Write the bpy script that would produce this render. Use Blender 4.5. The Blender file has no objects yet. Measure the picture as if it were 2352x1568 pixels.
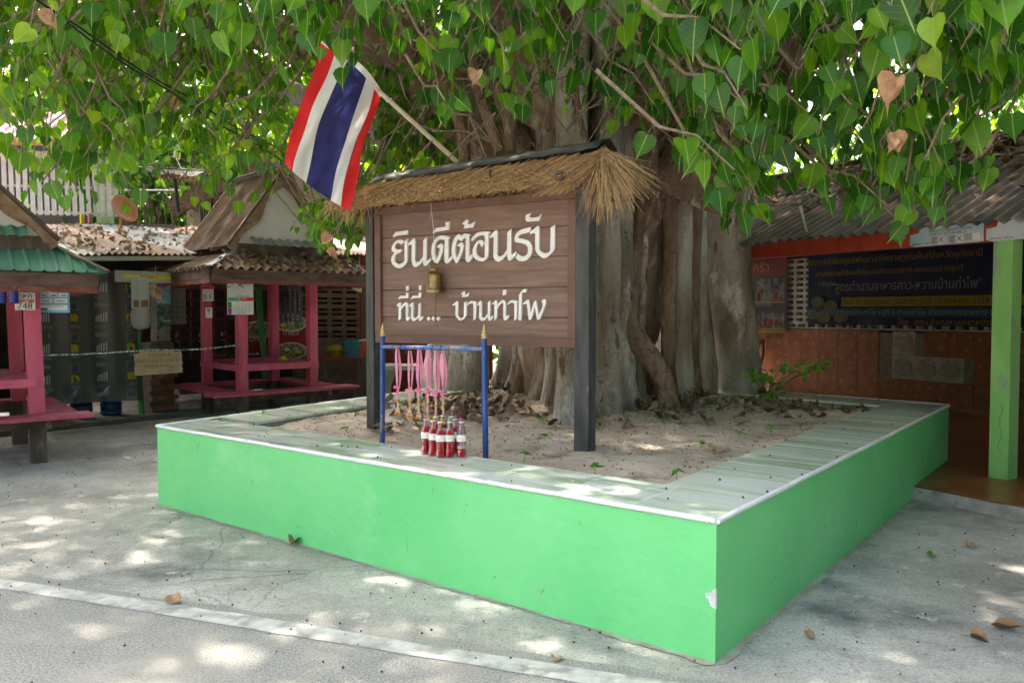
import bpy, bmesh, math, random
import numpy as np
from mathutils import Vector, Matrix

# ------------------------------------------------------------------ camera, sky, sun, exposure
S = bpy.context.scene
C = S.collection
R = math.radians
CAM_H, PITCH = 1.5, R(2.13)
cam_d = bpy.data.cameras.new('camera'); cam_d.lens = 28.0; cam_d.sensor_width = 36.0
cam_d.clip_start = 0.05; cam_d.clip_end = 2000
cam = bpy.data.objects.new('camera', cam_d); C.objects.link(cam)
cam.location = (0, 0, CAM_H); cam.rotation_euler = (R(90) - PITCH, 0, 0)
S.camera = cam

SUN_EL, SUN_AZ = 60.0, -48.0          # azimuth clockwise from +Y (the view direction); negative = left
w = bpy.data.worlds.new('World'); S.world = w; w.use_nodes = True
nt = w.node_tree; nt.nodes.clear()
sky = nt.nodes.new('ShaderNodeTexSky'); sky.sky_type = 'NISHITA'; sky.sun_disc = False
sky.sun_elevation = R(SUN_EL); sky.sun_rotation = R(SUN_AZ); sky.air_density = 1.0; sky.dust_density = 9.0; sky.ozone_density = 0.6
bg = nt.nodes.new('ShaderNodeBackground'); bg.inputs[1].default_value = 0.15
wo = nt.nodes.new('ShaderNodeOutputWorld')
nt.links.new(sky.outputs[0], bg.inputs[0]); nt.links.new(bg.outputs[0], wo.inputs[0])
sun_d = bpy.data.lights.new('sun', 'SUN'); sun_d.energy = 2.0; sun_d.angle = R(1.1); sun_d.color = (1.0, 0.92, 0.80)
sun = bpy.data.objects.new('sun', sun_d); C.objects.link(sun)
sdir = Vector((math.sin(R(SUN_AZ)) * math.cos(R(SUN_EL)), math.cos(R(SUN_AZ)) * math.cos(R(SUN_EL)), math.sin(R(SUN_EL))))
sun.rotation_euler = (-sdir).to_track_quat('-Z', 'Y').to_euler(); sun.location = (-20, 10, 30)
S.view_settings.view_transform = 'Standard'; S.view_settings.look = 'None'
S.view_settings.exposure = 3.45; S.view_settings.gamma = 1.0; S.view_settings.use_curve_mapping = False
S.cycles.max_bounces = 10; S.cycles.diffuse_bounces = 4; S.cycles.glossy_bounces = 4
S.cycles.transmission_bounces = 8; S.cycles.transparent_max_bounces = 12
S.cycles.sample_clamp_indirect = 6.0
S.cycles.caustics_reflective = False; S.cycles.caustics_refractive = False

rnd = random.Random(7)
nr = np.random.default_rng(11)

# ------------------------------------------------------------------ places: ray helpers used while laying things out
def ray(px, py):
    x, z = (px - 1176) / 1829.0, -(py - 784) / 1829.0
    c, s = math.cos(PITCH), math.sin(PITCH)
    return Vector((x, c + z * s, -s + z * c))
def at_z(px, py, z):
    r = ray(px, py); return Vector((0, 0, CAM_H)) + r * ((z - CAM_H) / r.z)
def at_y(px, py, y):
    r = ray(px, py); return Vector((0, 0, CAM_H)) + r * (y / r.y)

# ------------------------------------------------------------------ objects
WM = {}
def tag(o, label=None, cat=None, group=None, kind=None):
    if label: o['label'] = label
    if cat: o['category'] = cat
    if group: o['group'] = group
    if kind: o['kind'] = kind
    return o
def thing(name, label, cat, loc=(0, 0, 0), deg=0.0, group=None):
    o = bpy.data.objects.new(name, None); C.objects.link(o)
    o.empty_display_size = 0.1
    o.location = loc; o.rotation_euler = (0, 0, R(deg))
    WM[o] = Matrix.Translation(Vector(loc)) @ Matrix.Rotation(R(deg), 4, 'Z')
    return tag(o, label, cat, group)
def link(name, mesh, parent=None, mtx=None):
    o = bpy.data.objects.new(name, mesh); C.objects.link(o)
    if parent is not None: o.parent = parent
    if mtx is not None: o.matrix_local = mtx
    WM[o] = (WM.get(parent, Matrix()) if parent is not None else Matrix()) @ (mtx or Matrix())
    return o
def copy_tree(o, parent=None):
    c = o.copy(); C.objects.link(c)
    if parent is not None: c.parent = parent
    WM[c] = WM.get(o, Matrix())
    for ch in [k for k in KIDS.get(o, [])]: KIDS.setdefault(c, []).append(copy_tree(ch, c))
    return c
KIDS = {}

class MB:
    """collects faces; build() links them as one mesh object"""
    def __init__(s): s.v = []; s.f = []; s.uv = None; s.sm = False; s.mi = []; s.cur = 0
    def add(s, vs, fs):
        n = len(s.v); s.v += [tuple(p) for p in vs]; s.f += [tuple(i + n for i in f) for f in fs]; s.mi += [s.cur] * len(fs); return s
    def box(s, c, d, rot=None):
        c = Vector(c); x, y, z = d[0] / 2, d[1] / 2, d[2] / 2
        P = [Vector((a * x, b * y, e * z)) for e in (-1, 1) for a, b in ((-1, -1), (1, -1), (1, 1), (-1, 1))]
        if rot is not None: P = [rot @ p for p in P]
        return s.add([c + p for p in P], [(0, 3, 2, 1), (4, 5, 6, 7), (0, 1, 5, 4), (1, 2, 6, 5), (2, 3, 7, 6), (3, 0, 4, 7)])
    def beam(s, p, q, wd, ht, up=(0, 0, 1)):
        p, q = Vector(p), Vector(q); d = (q - p); L = d.length; d.normalize(); u = Vector(up)
        if abs(d.dot(u)) > .98: u = Vector((1, 0, 0))
        x = d.cross(u).normalized(); u = x.cross(d)
        m = Matrix((x, d, u)).transposed()
        return s.box((p + q) / 2, (wd, L, ht), m)
    def tube(s, pts, rad, n=8, cap=True, jit=None):
        pts = [Vector(p) for p in pts]; k = len(pts)
        if not hasattr(rad, '__len__'): rad = [rad] * k
        vs = []; ref = Vector((0.31, 0.95, 0.1))
        for i, p in enumerate(pts):
            t = (pts[min(i + 1, k - 1)] - pts[max(i - 1, 0)])
            if t.length < 1e-9: t = Vector((0, 0, 1))
            t.normalize()
            if abs(t.dot(ref)) > .95: ref = Vector((1, .2, .1)).normalized()
            x = t.cross(ref).normalized(); y = t.cross(x)
            for j in range(n):
                a = 2 * math.pi * j / n; r = rad[i] * (jit(i, j, p) if jit else 1)
                vs.append(p + (x * math.cos(a) + y * math.sin(a)) * r)
        fs = [(i * n + j, i * n + (j + 1) % n, (i + 1) * n + (j + 1) % n, (i + 1) * n + j) for i in range(k - 1) for j in range(n)]
        if cap: fs += [tuple(range(n))[::-1], tuple((k - 1) * n + j for j in range(n))]
        return s.add(vs, fs)
    def lathe(s, prof, o=(0, 0, 0), n=16, cap=True):
        o = Vector(o); vs = []; k = len(prof)
        for r, z in prof:
            for j in range(n):
                a = 2 * math.pi * j / n; vs.append(o + Vector((r * math.cos(a), r * math.sin(a), z)))
        fs = [(i * n + j, i * n + (j + 1) % n, (i + 1) * n + (j + 1) % n, (i + 1) * n + j) for i in range(k - 1) for j in range(n)]
        if cap: fs += [tuple(range(n))[::-1], tuple((k - 1) * n + j for j in range(n))]
        return s.add(vs, fs)
    def quad(s, a, b, c, d): return s.add([a, b, c, d], [(0, 1, 2, 3)])
    def prism(s, pts, o, ax, ay, az, th):
        """flat outline pts in (ax, ay) pushed th along az"""
        o, ax, ay, az = Vector(o), Vector(ax), Vector(ay), Vector(az); n = len(pts)
        ar = sum(pts[i][0] * pts[(i + 1) % n][1] - pts[(i + 1) % n][0] * pts[i][1] for i in range(n))
        if ar < 0: pts = pts[::-1]
        A = [o + ax * p[0] + ay * p[1] for p in pts]; B = [p + az * th for p in A]
        bm = bmesh.new(); f = bm.faces.new([bm.verts.new((p[0] * 50, p[1] * 50, 0)) for p in pts]); f.normal_update()
        for i, v_ in enumerate(bm.verts): v_.index = i
        tr = bmesh.ops.triangulate(bm, faces=[f], ngon_method='EAR_CLIP')
        tri = [tuple(v_.index for v_ in g.verts) for g in bm.faces]; bm.free()
        flip = ax.cross(ay).dot(az) < 0
        fs = []
        for t in tri:
            fs.append(tuple(t if flip else t[::-1])); fs.append(tuple(i + n for i in (t[::-1] if flip else t)))
        for i in range(n):
            q = (i, (i + 1) % n, n + (i + 1) % n, n + i); fs.append(q[::-1] if flip else q)
        return s.add(A + B, fs)
    def corr(s, o, ax, L, ay, Wd, pitch=.076, amp=.018, nw=6, ny=1, sag=0.0, th=0.004, prof='wave'):
        """corrugated sheet: L along ax (across the waves), Wd along ay"""
        o, ax, ay = Vector(o), Vector(ax).normalized(), Vector(ay).normalized(); nz = ax.cross(ay)
        if nz.z < 0: nz = -nz
        nx = max(2, int(L / pitch * nw)); vs = []
        for top in (0, 1):
            for j in range(ny + 1):
                for i in range(nx + 1):
                    t = i / nx * L; ph = t / pitch
                    if prof == 'wave': h = amp * math.sin(2 * math.pi * ph)
                    else:
                        fr = ph % 1.0; h = amp * (1 if fr < .12 else (1 - (fr - .12) / .08) if fr < .2 else ((fr - .92) / .08 if fr > .92 else 0))
                    q = o + ax * t + ay * (Wd * j / ny) + nz * (h - th * (1 - top)); q.z -= sag * math.sin(math.pi * j / ny) if sag else 0
                    vs.append(q)
        m = (nx + 1) * (ny + 1); fs = []
        for j in range(ny):
            for i in range(nx):
                a = j * (nx + 1) + i; q = (a, a + 1, a + nx + 2, a + nx + 1); fs += [tuple(k + m for k in q), q[::-1]]
        for i in range(nx):
            fs.append((i, i + 1, m + i + 1, m + i)); b = ny * (nx + 1) + i; fs.append((b + 1, b, m + b, m + b + 1))
        return s.add(vs, fs)
    def corr_hip(s, o, ax, L, ay, Wd, cl, cr_, pitch=.076, amp=.018, nw=6, prof='wave', th=.004):
        """corrugated skirt roof: eave line o..o+ax*L, rising along ay; hips cut the ends by cl / cr_ metres at the top"""
        o, ax, ay = Vector(o), Vector(ax).normalized(), Vector(ay).normalized(); nz = ax.cross(ay)
        if nz.z < 0: nz = -nz
        nx = max(4, int(L / pitch * nw)); vs = []
        for top in (0, 1):
            for j in (0, 1):
                for i in range(nx + 1):
                    t = i / nx * L; ph = t / pitch
                    if prof == 'wave': h = amp * math.sin(2 * math.pi * ph)
                    else:
                        fr = ph % 1.0; h = amp * (1 if fr < .12 else (1 - (fr - .12) / .08) if fr < .2 else ((fr - .92) / .08 if fr > .92 else 0))
                    k = 1.0
                    if cl > 0: k = min(k, t / cl)
                    if cr_ > 0: k = min(k, (L - t) / cr_)
                    vs.append(o + ax * t + ay * (Wd * max(.004, k) * j) + nz * (h - th * (1 - top)))
        m = 2 * (nx + 1); fs = []
        for i in range(nx):
            q = (i, i + 1, i + nx + 2, i + nx + 1); fs += [tuple(k + m for k in q), q[::-1]]; fs.append((i, i + 1, m + i + 1, m + i))
        return s.add(vs, fs)
    def mesh(s, name, mats, inv=None, smooth=None):
        me = bpy.data.meshes.new(name)
        vs = s.v if inv is None else [tuple(inv @ Vector(p)) for p in s.v]
        me.from_pydata(vs, [], s.f)
        for m_ in (mats if isinstance(mats, (list, tuple)) else [mats]): me.materials.append(m_)
        if any(s.mi): me.polygons.foreach_set('material_index', s.mi)
        if smooth if smooth is not None else s.sm:
            me.polygons.foreach_set('use_smooth', [True] * len(me.polygons))
            try: me.set_sharp_from_angle(angle=R(45))
            except Exception: pass
        me.update(); return me
    def build(s, name, mats, parent=None, smooth=None, local=False):
        inv = None
        if parent is not None and not local: inv = WM[parent].inverted()
        o = link(name, s.mesh(name, mats, inv, smooth), parent)
        if parent is not None: KIDS.setdefault(parent, []).append(o)
        return o

def text_mesh(body, size, align='CENTER'):
    cu = bpy.data.curves.new('t', 'FONT'); cu.body = body; cu.size = size; cu.align_x = align; cu.align_y = 'CENTER'; cu.resolution_u = 2
    o = bpy.data.objects.new('t', cu); C.objects.link(o)
    me = bpy.data.meshes.new_from_object(o.evaluated_get(bpy.context.evaluated_depsgraph_get()))
    bpy.data.objects.remove(o); bpy.data.curves.remove(cu)
    return me
def lettering(body, size, o, ax, ay, mat_, parent, name='lettering', align='CENTER', squash=1.0):
    """flat print on a face: o centre, ax right, ay up"""
    me = text_mesh(body, size, align); ax, ay, o = Vector(ax).normalized(), Vector(ay).normalized(), Vector(o)
    inv = WM[parent].inverted() if parent is not None else Matrix()
    n = len(me.vertices)
    if n == 0: return None
    co = np.empty(n * 3); me.vertices.foreach_get('co', co); co = co.reshape(-1, 3)
    out = [tuple(inv @ (o + ax * (p[0] * squash) + ay * p[1])) for p in co]
    me.vertices.foreach_set('co', np.array(out).ravel()); me.materials.clear(); me.materials.append(mat_); me.update()
    me.name = name
    ob = link(name, me, parent)
    if parent is not None: KIDS.setdefault(parent, []).append(ob)
    return ob

# ------------------------------------------------------------------ materials
def nd(t, kind, **kw):
    n = t.nodes.new(kind)
    for k, v in kw.items(): setattr(n, k, v)
    return n
def c4(c): return (c[0], c[1], c[2], 1.0)
def M(name, c1, c2=None, sc=6.0, rough=.7, bump=0.0, bsc=60.0, c3=None, sc3=2.0, lo=.56, hi=.66, metal=0.0, stretch=(1, 1, 1),
      ovar=0.0, spec=.28, detail=6.0, rot=(0, 0, 0), c4_=None, sc4=12.0, lo4=.6, hi4=.66, coords='pos', bdist=.01, trans=0.0):
    m = bpy.data.materials.new(name); m.use_nodes = True; t = m.node_tree; b = t.nodes['Principled BSDF']; L = t.links.new
    b.inputs['Roughness'].default_value = rough; b.inputs['Metallic'].default_value = metal; b.inputs['Specular IOR Level'].default_value = spec
    if c2 is None and bump == 0 and ovar == 0 and c3 is None:
        b.inputs['Base Color'].default_value = c4(c1); return m
    if coords == 'pos': src = nd(t, 'ShaderNodeNewGeometry').outputs['Position']
    else: src = nd(t, 'ShaderNodeTexCoord').outputs['Object']
    mp = nd(t, 'ShaderNodeMapping'); mp.inputs['Scale'].default_value = stretch; mp.inputs['Rotation'].default_value = rot
    L(src, mp.inputs[0]); vec = mp.outputs[0]
    if ovar:
        oi = nd(t, 'ShaderNodeObjectInfo'); ad = nd(t, 'ShaderNodeVectorMath', operation='MULTIPLY_ADD')
        L(oi.outputs['Random'], ad.inputs[0]); ad.inputs[1].default_value = (17, 29, 13); L(vec, ad.inputs[2]); vec = ad.outputs[0]
    no = nd(t, 'ShaderNodeTexNoise'); no.inputs['Scale'].default_value = sc; no.inputs['Detail'].default_value = detail; L(vec, no.inputs['Vector'])
    cr = nd(t, 'ShaderNodeValToRGB'); cr.color_ramp.elements[0].position = .36; cr.color_ramp.elements[1].position = .64
    cr.color_ramp.elements[0].color = c4(c1); cr.color_ramp.elements[1].color = c4(c2 or c1); L(no.outputs['Fac'], cr.inputs[0])
    col = cr.outputs[0]
    for cc, s_, l_, h_ in ((c3, sc3, lo, hi), (c4_, sc4, lo4, hi4)):
        if cc is None: continue
        n2 = nd(t, 'ShaderNodeTexNoise'); n2.inputs['Scale'].default_value = s_; n2.inputs['Detail'].default_value = 8; n2.inputs['Roughness'].default_value = .65; L(vec, n2.inputs['Vector'])
        r2 = nd(t, 'ShaderNodeMapRange'); r2.inputs[1].default_value = l_; r2.inputs[2].default_value = h_; L(n2.outputs['Fac'], r2.inputs[0])
        mx = nd(t, 'ShaderNodeMix', data_type='RGBA'); L(r2.outputs[0], mx.inputs[0]); L(col, mx.inputs[6]); mx.inputs[7].default_value = c4(cc); col = mx.outputs[2]
    if ovar:
        hs = nd(t, 'ShaderNodeHueSaturation'); mr = nd(t, 'ShaderNodeMapRange'); mr.inputs[3].default_value = 1 - ovar; mr.inputs[4].default_value = 1 + ovar
        L(oi.outputs['Random'], mr.inputs[0]); L(mr.outputs[0], hs.inputs['Value']); L(col, hs.inputs['Color']); col = hs.outputs[0]
    L(col, b.inputs['Base Color'])
    if bump:
        nb = nd(t, 'ShaderNodeTexNoise'); nb.inputs['Scale'].default_value = bsc; nb.inputs['Detail'].default_value = 6; L(vec, nb.inputs['Vector'])
        bp = nd(t, 'ShaderNodeBump'); bp.inputs['Strength'].default_value = bump; bp.inputs['Distance'].default_value = bdist; L(nb.outputs['Fac'], bp.inputs['Height']); L(bp.outputs[0], b.inputs['Normal'])
    return m
def flat(name, c, rough=.8, **k): return M(name, c, rough=rough, **k)
# ================================================================== SETTING
def concrete_mat():
    m = M('weathered_concrete', (.33, .305, .275), (.52, .485, .44), sc=.9, rough=.85, bump=.9, bsc=38, c3=(.17, .17, .165), sc3=.8, lo=.54, hi=.68,
          c4_=(.62, .575, .52), sc4=5.0, lo4=.6, hi4=.68, bdist=.006)
    t = m.node_tree; L = t.links.new; b = t.nodes['Principled BSDF']
    # hairline cracks
    g = nd(t, 'ShaderNodeNewGeometry'); n = nd(t, 'ShaderNodeTexNoise'); n.inputs['Scale'].default_value = 1.6; n.inputs['Detail'].default_value = 4
    L(g.outputs['Position'], n.inputs['Vector']); ad = nd(t, 'ShaderNodeVectorMath', operation='MULTIPLY_ADD'); L(n.outputs['Color'], ad.inputs[0]); ad.inputs[1].default_value = (.55, .55, .0); L(g.outputs['Position'], ad.inputs[2])
    v = nd(t, 'ShaderNodeTexVoronoi', feature='DISTANCE_TO_EDGE'); v.inputs['Scale'].default_value = .33; L(ad.outputs[0], v.inputs['Vector'])
    mr = nd(t, 'ShaderNodeMapRange'); mr.inputs[1].default_value = 0; mr.inputs[2].default_value = .0022; mr.inputs[3].default_value = .62; mr.inputs[4].default_value = 1; L(v.outputs['Distance'], mr.inputs[0])
    old = b.inputs['Base Color'].links[0].from_socket; mx = nd(t, 'ShaderNodeMix', data_type='RGBA', blend_type='MULTIPLY'); mx.inputs[0].default_value = 1
    L(old, mx.inputs[6]); L(mr.outputs[0], mx.inputs[7])
    # dark pits and speckle
    n3 = nd(t, 'ShaderNodeTexNoise'); n3.inputs['Scale'].default_value = 26; n3.inputs['Detail'].default_value = 5; n3.inputs['Roughness'].default_value = .7; L(g.outputs['Position'], n3.inputs['Vector'])
    r3 = nd(t, 'ShaderNodeMapRange'); r3.inputs[1].default_value = .56; r3.inputs[2].default_value = .70; r3.inputs[3].default_value = 1; r3.inputs[4].default_value = .50; L(n3.outputs['Fac'], r3.inputs[0])
    m2 = nd(t, 'ShaderNodeMix', data_type='RGBA', blend_type='MULTIPLY'); m2.inputs[0].default_value = 1; L(mx.outputs[2], m2.inputs[6]); L(r3.outputs[0], m2.inputs[7])
    # scuffed mid-size blotches, dark stains and lighter patches spread at random
    n4 = nd(t, 'ShaderNodeTexNoise'); n4.inputs['Scale'].default_value = 3.6; n4.inputs['Detail'].default_value = 9; n4.inputs['Roughness'].default_value = .72; L(g.outputs['Position'], n4.inputs['Vector'])
    r4 = nd(t, 'ShaderNodeMapRange'); r4.inputs[1].default_value = .42; r4.inputs[2].default_value = .66; r4.inputs[3].default_value = 1.12; r4.inputs[4].default_value = .70; L(n4.outputs['Fac'], r4.inputs[0])
    m5 = nd(t, 'ShaderNodeMix', data_type='RGBA', blend_type='MULTIPLY'); m5.inputs[0].default_value = 1; L(m2.outputs[2], m5.inputs[6]); L(r4.outputs[0], m5.inputs[7])
    n6 = nd(t, 'ShaderNodeTexNoise'); n6.inputs['Scale'].default_value = 75; n6.inputs['Detail'].default_value = 3; n6.inputs['Roughness'].default_value = .8; L(g.outputs['Position'], n6.inputs['Vector'])
    r6 = nd(t, 'ShaderNodeMapRange'); r6.inputs[1].default_value = .38; r6.inputs[2].default_value = .66; r6.inputs[3].default_value = .72; r6.inputs[4].default_value = 1.2; L(n6.outputs['Fac'], r6.inputs[0])
    m6 = nd(t, 'ShaderNodeMix', data_type='RGBA', blend_type='MULTIPLY'); m6.inputs[0].default_value = 1; L(m5.outputs[2], m6.inputs[6]); L(r6.outputs[0], m6.inputs[7])
    L(m6.outputs[2], b.inputs['Base Color']); return m
m_conc = concrete_mat()
m_asph = M('old_dusty_asphalt', (.20, .188, .172), (.40, .378, .35), sc=95, rough=.9, bump=.7, bsc=260, c3=(.43, .385, .33), sc3=1.1, lo=.5, hi=.7, c4_=(.13, .13, .13), sc4=90, lo4=.6, hi4=.66, bdist=.004)
m_line = M('worn_road_paint', (.48, .455, .42), (.60, .58, .54), sc=18, rough=.8, bump=.4, bsc=200, c3=(.33, .31, .285), sc3=7, lo=.46, hi=.60, bdist=.004)
b_ = MB(); b_.box((0, 20, -.1), (400, 400, .2)); tag(b_.build('ground', m_conc), kind='structure')

def edge_strip(name, m_, near, far, z0, z1, jit, seed):
    """sheet between two ragged lines"""
    r_ = random.Random(seed); n = 160; mb = MB(); A = []; B = []
    for i in range(n + 1):
        t = i / n
        a = Vector(near[0]).lerp(Vector(near[1]), t); b = Vector(far[0]).lerp(Vector(far[1]), t)
        nrm = Vector((.342, .94)); k = jit * (r_.random() - .5 + .7 * math.sin(t * 61 + seed) * .5)
        B.append((b + nrm * k)); A.append(a + (nrm * jit * .7 * (r_.random() - .5) if jit < .05 and name != 'road' else Vector((0, 0))))
    vs = [(p.x, p.y, z1) for p in A] + [(p.x, p.y, z1) for p in B] + [(p.x + .006, p.y + .02, z0) for p in B]
    fs = [(i, i + 1, n + 2 + i, n + 1 + i) for i in range(n)] + [(n + 1 + i, n + 2 + i, 2 * n + 3 + i, 2 * n + 2 + i) for i in range(n)]
    mb.add(vs, fs); return tag(mb.build(name, m_), kind='structure')
# asphalt edge runs down to the right in front of the apron
d20 = Vector((.9415, -.337)); e0 = Vector((-2.9, 4.51)); 
edge_strip('road', m_asph, (e0 - d20 * 60 - Vector((.337, .9415)) * 60, e0 + d20 * 60 - Vector((.337, .9415)) * 60), (e0 - d20 * 12, e0 + d20 * 12), -.002, .010, .05, 3)
l0 = e0 - Vector((.337, .9415)) * .085
edge_strip('road_marking', m_line, (l0 - d20 * 12 - Vector((.337, .9415)) * .112, l0 + d20 * 12 - Vector((.337, .9415)) * .135), (l0 - d20 * 12, l0 + d20 * 12), .006, .014, .018, 5)

# ================================================================== RAISED PLANTER
PA, PB, PC_, PD = Vector((.868, 3.35)), Vector((-2.76, 6.166)), Vector((.43, 11.35)), Vector((4.15, 7.54))
PH = .62
m_green = M('glossy_green_paint', (.145, .57, .19), (.185, .62, .225), sc=1.2, rough=.42, bump=.5, bsc=11, c3=(.245, .64, .275), sc3=1.7, lo=.54, hi=.72, c4_=(.13, .45, .17), sc4=7, lo4=.66, hi4=.73, bdist=.012)
m_trim = M('white_plastic_trim', (.72, .72, .70), (.80, .80, .78), sc=20, rough=.35, c3=(.45, .44, .40), sc3=18, lo=.6, hi=.66)
m_plaster = M('bare_plaster', (.55, .53, .50), (.68, .66, .63), sc=30, rough=.9, bump=.5, bsc=80)
m_bed = M('rough_cement', (.20, .175, .15), (.29, .26, .23), sc=12, rough=.9, bump=.6, bsc=40)
m_soil = M('sandy_soil', (.42, .325, .245), (.58, .47, .37), sc=2.2, rough=.95, bump=.9, bsc=70, c3=(.20, .145, .105), sc3=2.4, lo=.54, hi=.66, c4_=(.55, .46, .38), sc4=24, lo4=.62, hi4=.68, bdist=.012)
def glaze():
    m = bpy.data.materials.new('green_streaked_glazed_tile'); m.use_nodes = True; t = m.node_tree; b = t.nodes['Principled BSDF']; L = t.links.new
    b.inputs['Roughness'].default_value = .09; b.inputs['Specular IOR Level'].default_value = .55
    g = nd(t, 'ShaderNodeNewGeometry'); oi = nd(t, 'ShaderNodeObjectInfo')
    mp = nd(t, 'ShaderNodeMapping'); mp.inputs['Rotation'].default_value = (0, 0, R(37.9)); L(g.outputs['Position'], mp.inputs[0])
    ad = nd(t, 'ShaderNodeVectorMath', operation='MULTIPLY_ADD'); L(oi.outputs['Random'], ad.inputs[0]); ad.inputs[1].default_value = (3, 23, 7); L(mp.outputs[0], ad.inputs[2])
    m2 = nd(t, 'ShaderNodeMapping'); m2.inputs['Scale'].default_value = (.7, 8, 1); L(ad.outputs[0], m2.inputs[0])
    n = nd(t, 'ShaderNodeTexNoise'); n.inputs['Scale'].default_value = 1; n.inputs['Detail'].default_value = 6; n.inputs['Distortion'].default_value = .9; n.inputs['Roughness'].default_value = .6; L(m2.outputs[0], n.inputs['Vector'])
    cr = nd(t, 'ShaderNodeValToRGB'); e = cr.color_ramp.elements
    e[0].position = .32; e[0].color = (.36, .50, .29, 1); e[1].position = .45; e[1].color = (.60, .69, .53, 1)
    e2 = e.new(.54); e2.color = (.73, .78, .69, 1); e3 = e.new(.68); e3.color = (.80, .82, .77, 1); L(n.outputs['Fac'], cr.inputs[0]); L(cr.outputs[0], b.inputs['Base Color'])
    return m
m_glaze = glaze()
planter = thing('raised_planter', 'low lime green planter wall topped with glazed green tiles around the big tree', 'planter', (PA.x, PA.y, 0))
def v3(p, z): return Vector((p[0], p[1], z))
def inset(poly, d):
    out = []; n = len(poly)
    for i in range(n):
        p0, p1, p2 = poly[i - 1], poly[i], poly[(i + 1) % n]
        e1 = (p1 - p0).normalized(); e2 = (p2 - p1).normalized(); n1 = Vector((e1.y, -e1.x)); n2 = Vector((e2.y, -e2.x))
        k = (n1 + n2).normalized(); out.append(p1 + k * (d / max(.3, k.dot(n1))))
    return out
quad_ = [PA, PB, PC_, PD]
IN = inset(quad_, .5)
names = ['front_wall', 'left_wall', 'back_wall', 'right_wall']
for i in range(4):
    p, q = quad_[i], quad_[(i + 1) % 4]; ip, iq = IN[i], IN[(i + 1) % 4]
    nseg = 24; mb = MB(); vs = []
    for k in range(nseg + 1):
        a = p.lerp(q, k / nseg); c = ip.lerp(iq, k / nseg)
        vs += [v3(a, 0 - .03), v3(a, .2), v3(a, .4), v3(a, .598), v3(c, .597), v3(c, .2)]
    fs = []
    for k in range(nseg):
        for j in range(5): fs.append((k * 6 + j, k * 6 + j + 1, k * 6 + 6 + j + 1, k * 6 + 6 + j)); mb.mi.append(1 if j == 4 else 0)
    mi = mb.mi; mb.mi = []; mb.add(vs, fs); mb.mi = mi; mb.build(names[i], [m_green, m_bed], planter)
# coping tiles, each its own piece
def slab(p0, p1, p2, p3, z0, z1, parent, name, m_, g=.0024):
    c = (p0 + p1 + p2 + p3) / 4
    def sh(p): d = (c - p); return p + d.normalized() * (g * 1.4)
    P = [sh(x) for x in (p0, p1, p2, p3)]; mb = MB()
    bv = [x + (c - x).normalized() * .002 for x in P]
    mb.add([v3(x, z0) for x in P] + [v3(x, z1 - .0015) for x in P] + [v3(x, z1) for x in bv],
           [(0, 1, 5, 4), (1, 2, 6, 5), (2, 3, 7, 6), (3, 0, 4, 7), (4, 5, 9, 8), (5, 6, 10, 9), (6, 7, 11, 10), (7, 4, 8, 11), (8, 9, 10, 11)])
    return mb.build(name, m_, parent)
for i in range(4):
    p, q, ip, iq = quad_[i], quad_[(i + 1) % 4], IN[i], IN[(i + 1) % 4]
    full = i in (0, 2)
    if not full:      # side bands butt against the front and back bands
        e = (q - p).normalized(); Lp = (ip - p).dot(e); Lq = (q - iq).dot(e); p, q = p + e * Lp, q - e * Lq
    else:
        e = (q - p).normalized(); nin = Vector((e.y, -e.x)); ip, iq = ip - e * (ip - p).dot(e), iq + e * (q - iq).dot(e)
    Lt = (q - p).length; n = max(1, round(Lt / .41))
    for k in range(n):
        a, b = k / n, (k + 1) / n
        slab(p.lerp(q, a), p.lerp(q, b), ip.lerp(iq, b), ip.lerp(iq, a), .598, .6185, planter, 'tile', m_glaze)
    g = MB(); off = .004; g.quad(v3(p, .6172), v3(q, .6172), v3(iq, .6172), v3(ip, .6172)); g.build('grout_bed', m_trim, planter)
for i in range(4):   # rounded white nosing along the outer arris
    p, q = quad_[i], quad_[(i + 1) % 4]; e = (q - p).normalized(); o = Vector((-e.y, e.x)) * .004
    n = 20; mb = MB(); mb.tube([v3(p.lerp(q, k / n) + o, .6135 + .0012 * math.sin(k * 2.3 + i)) for k in range(n + 1)], .0125, 8, True); mb.sm = True
    mb.build('edge_trim', m_trim, planter)
# smears of green paint on the concrete along the foot of the wall
m_smear = M('spilled_green_paint', (.30, .44, .30), (.42, .40, .35), sc=9, rough=.8, c3=(.36, .29, .225), sc3=6, lo=.42, hi=.54)
mb = MB(); r_ = random.Random(4)
for (p, q) in ((PB, PA), (PA, Vector((3.306, 6.423)))):
    e = (q - p).normalized(); o = Vector((e.y, -e.x)); n = 150; L_ = (q - p).length; row = []
    for k in range(n + 1):
        wv = .018 + .016 * math.sin(k * .31) * math.sin(k * .17 + 1) + .02 * r_.random(); row.append((v3(p + e * (L_ * k / n) - o * .01, .0045), v3(p + e * (L_ * k / n) + o * max(.012, wv), .0045)))
    vs = [x for pr in row for x in pr]; mb.add(vs, [(2 * k, 2 * k + 1, 2 * k + 3, 2 * k + 2) for k in range(n)])
mb.build('paint_margin', m_smear, planter)
mb = MB(); ux, vx = (PB - PA).normalized(), (PD - PA).normalized()
def chip(base, ex, nrm, pts): mb.prism(pts, v3(base, 0) , v3(ex, 0), (0, 0, 1), v3(nrm, 0), .0025)
nF, nR = Vector((-.614, -.789)), Vector((.786, -.619))
chip(PA, ux, nF, [(0, .235), (.022, .245), (.032, .27), (.045, .275), (.047, .295), (.025, .30), (.012, .315), (0, .325)])
chip(PA, vx, nR, [(0, .235), (.006, .25), (.007, .29), (0, .325)])
mb.build('chipped_plaster', m_plaster, planter)
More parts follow.
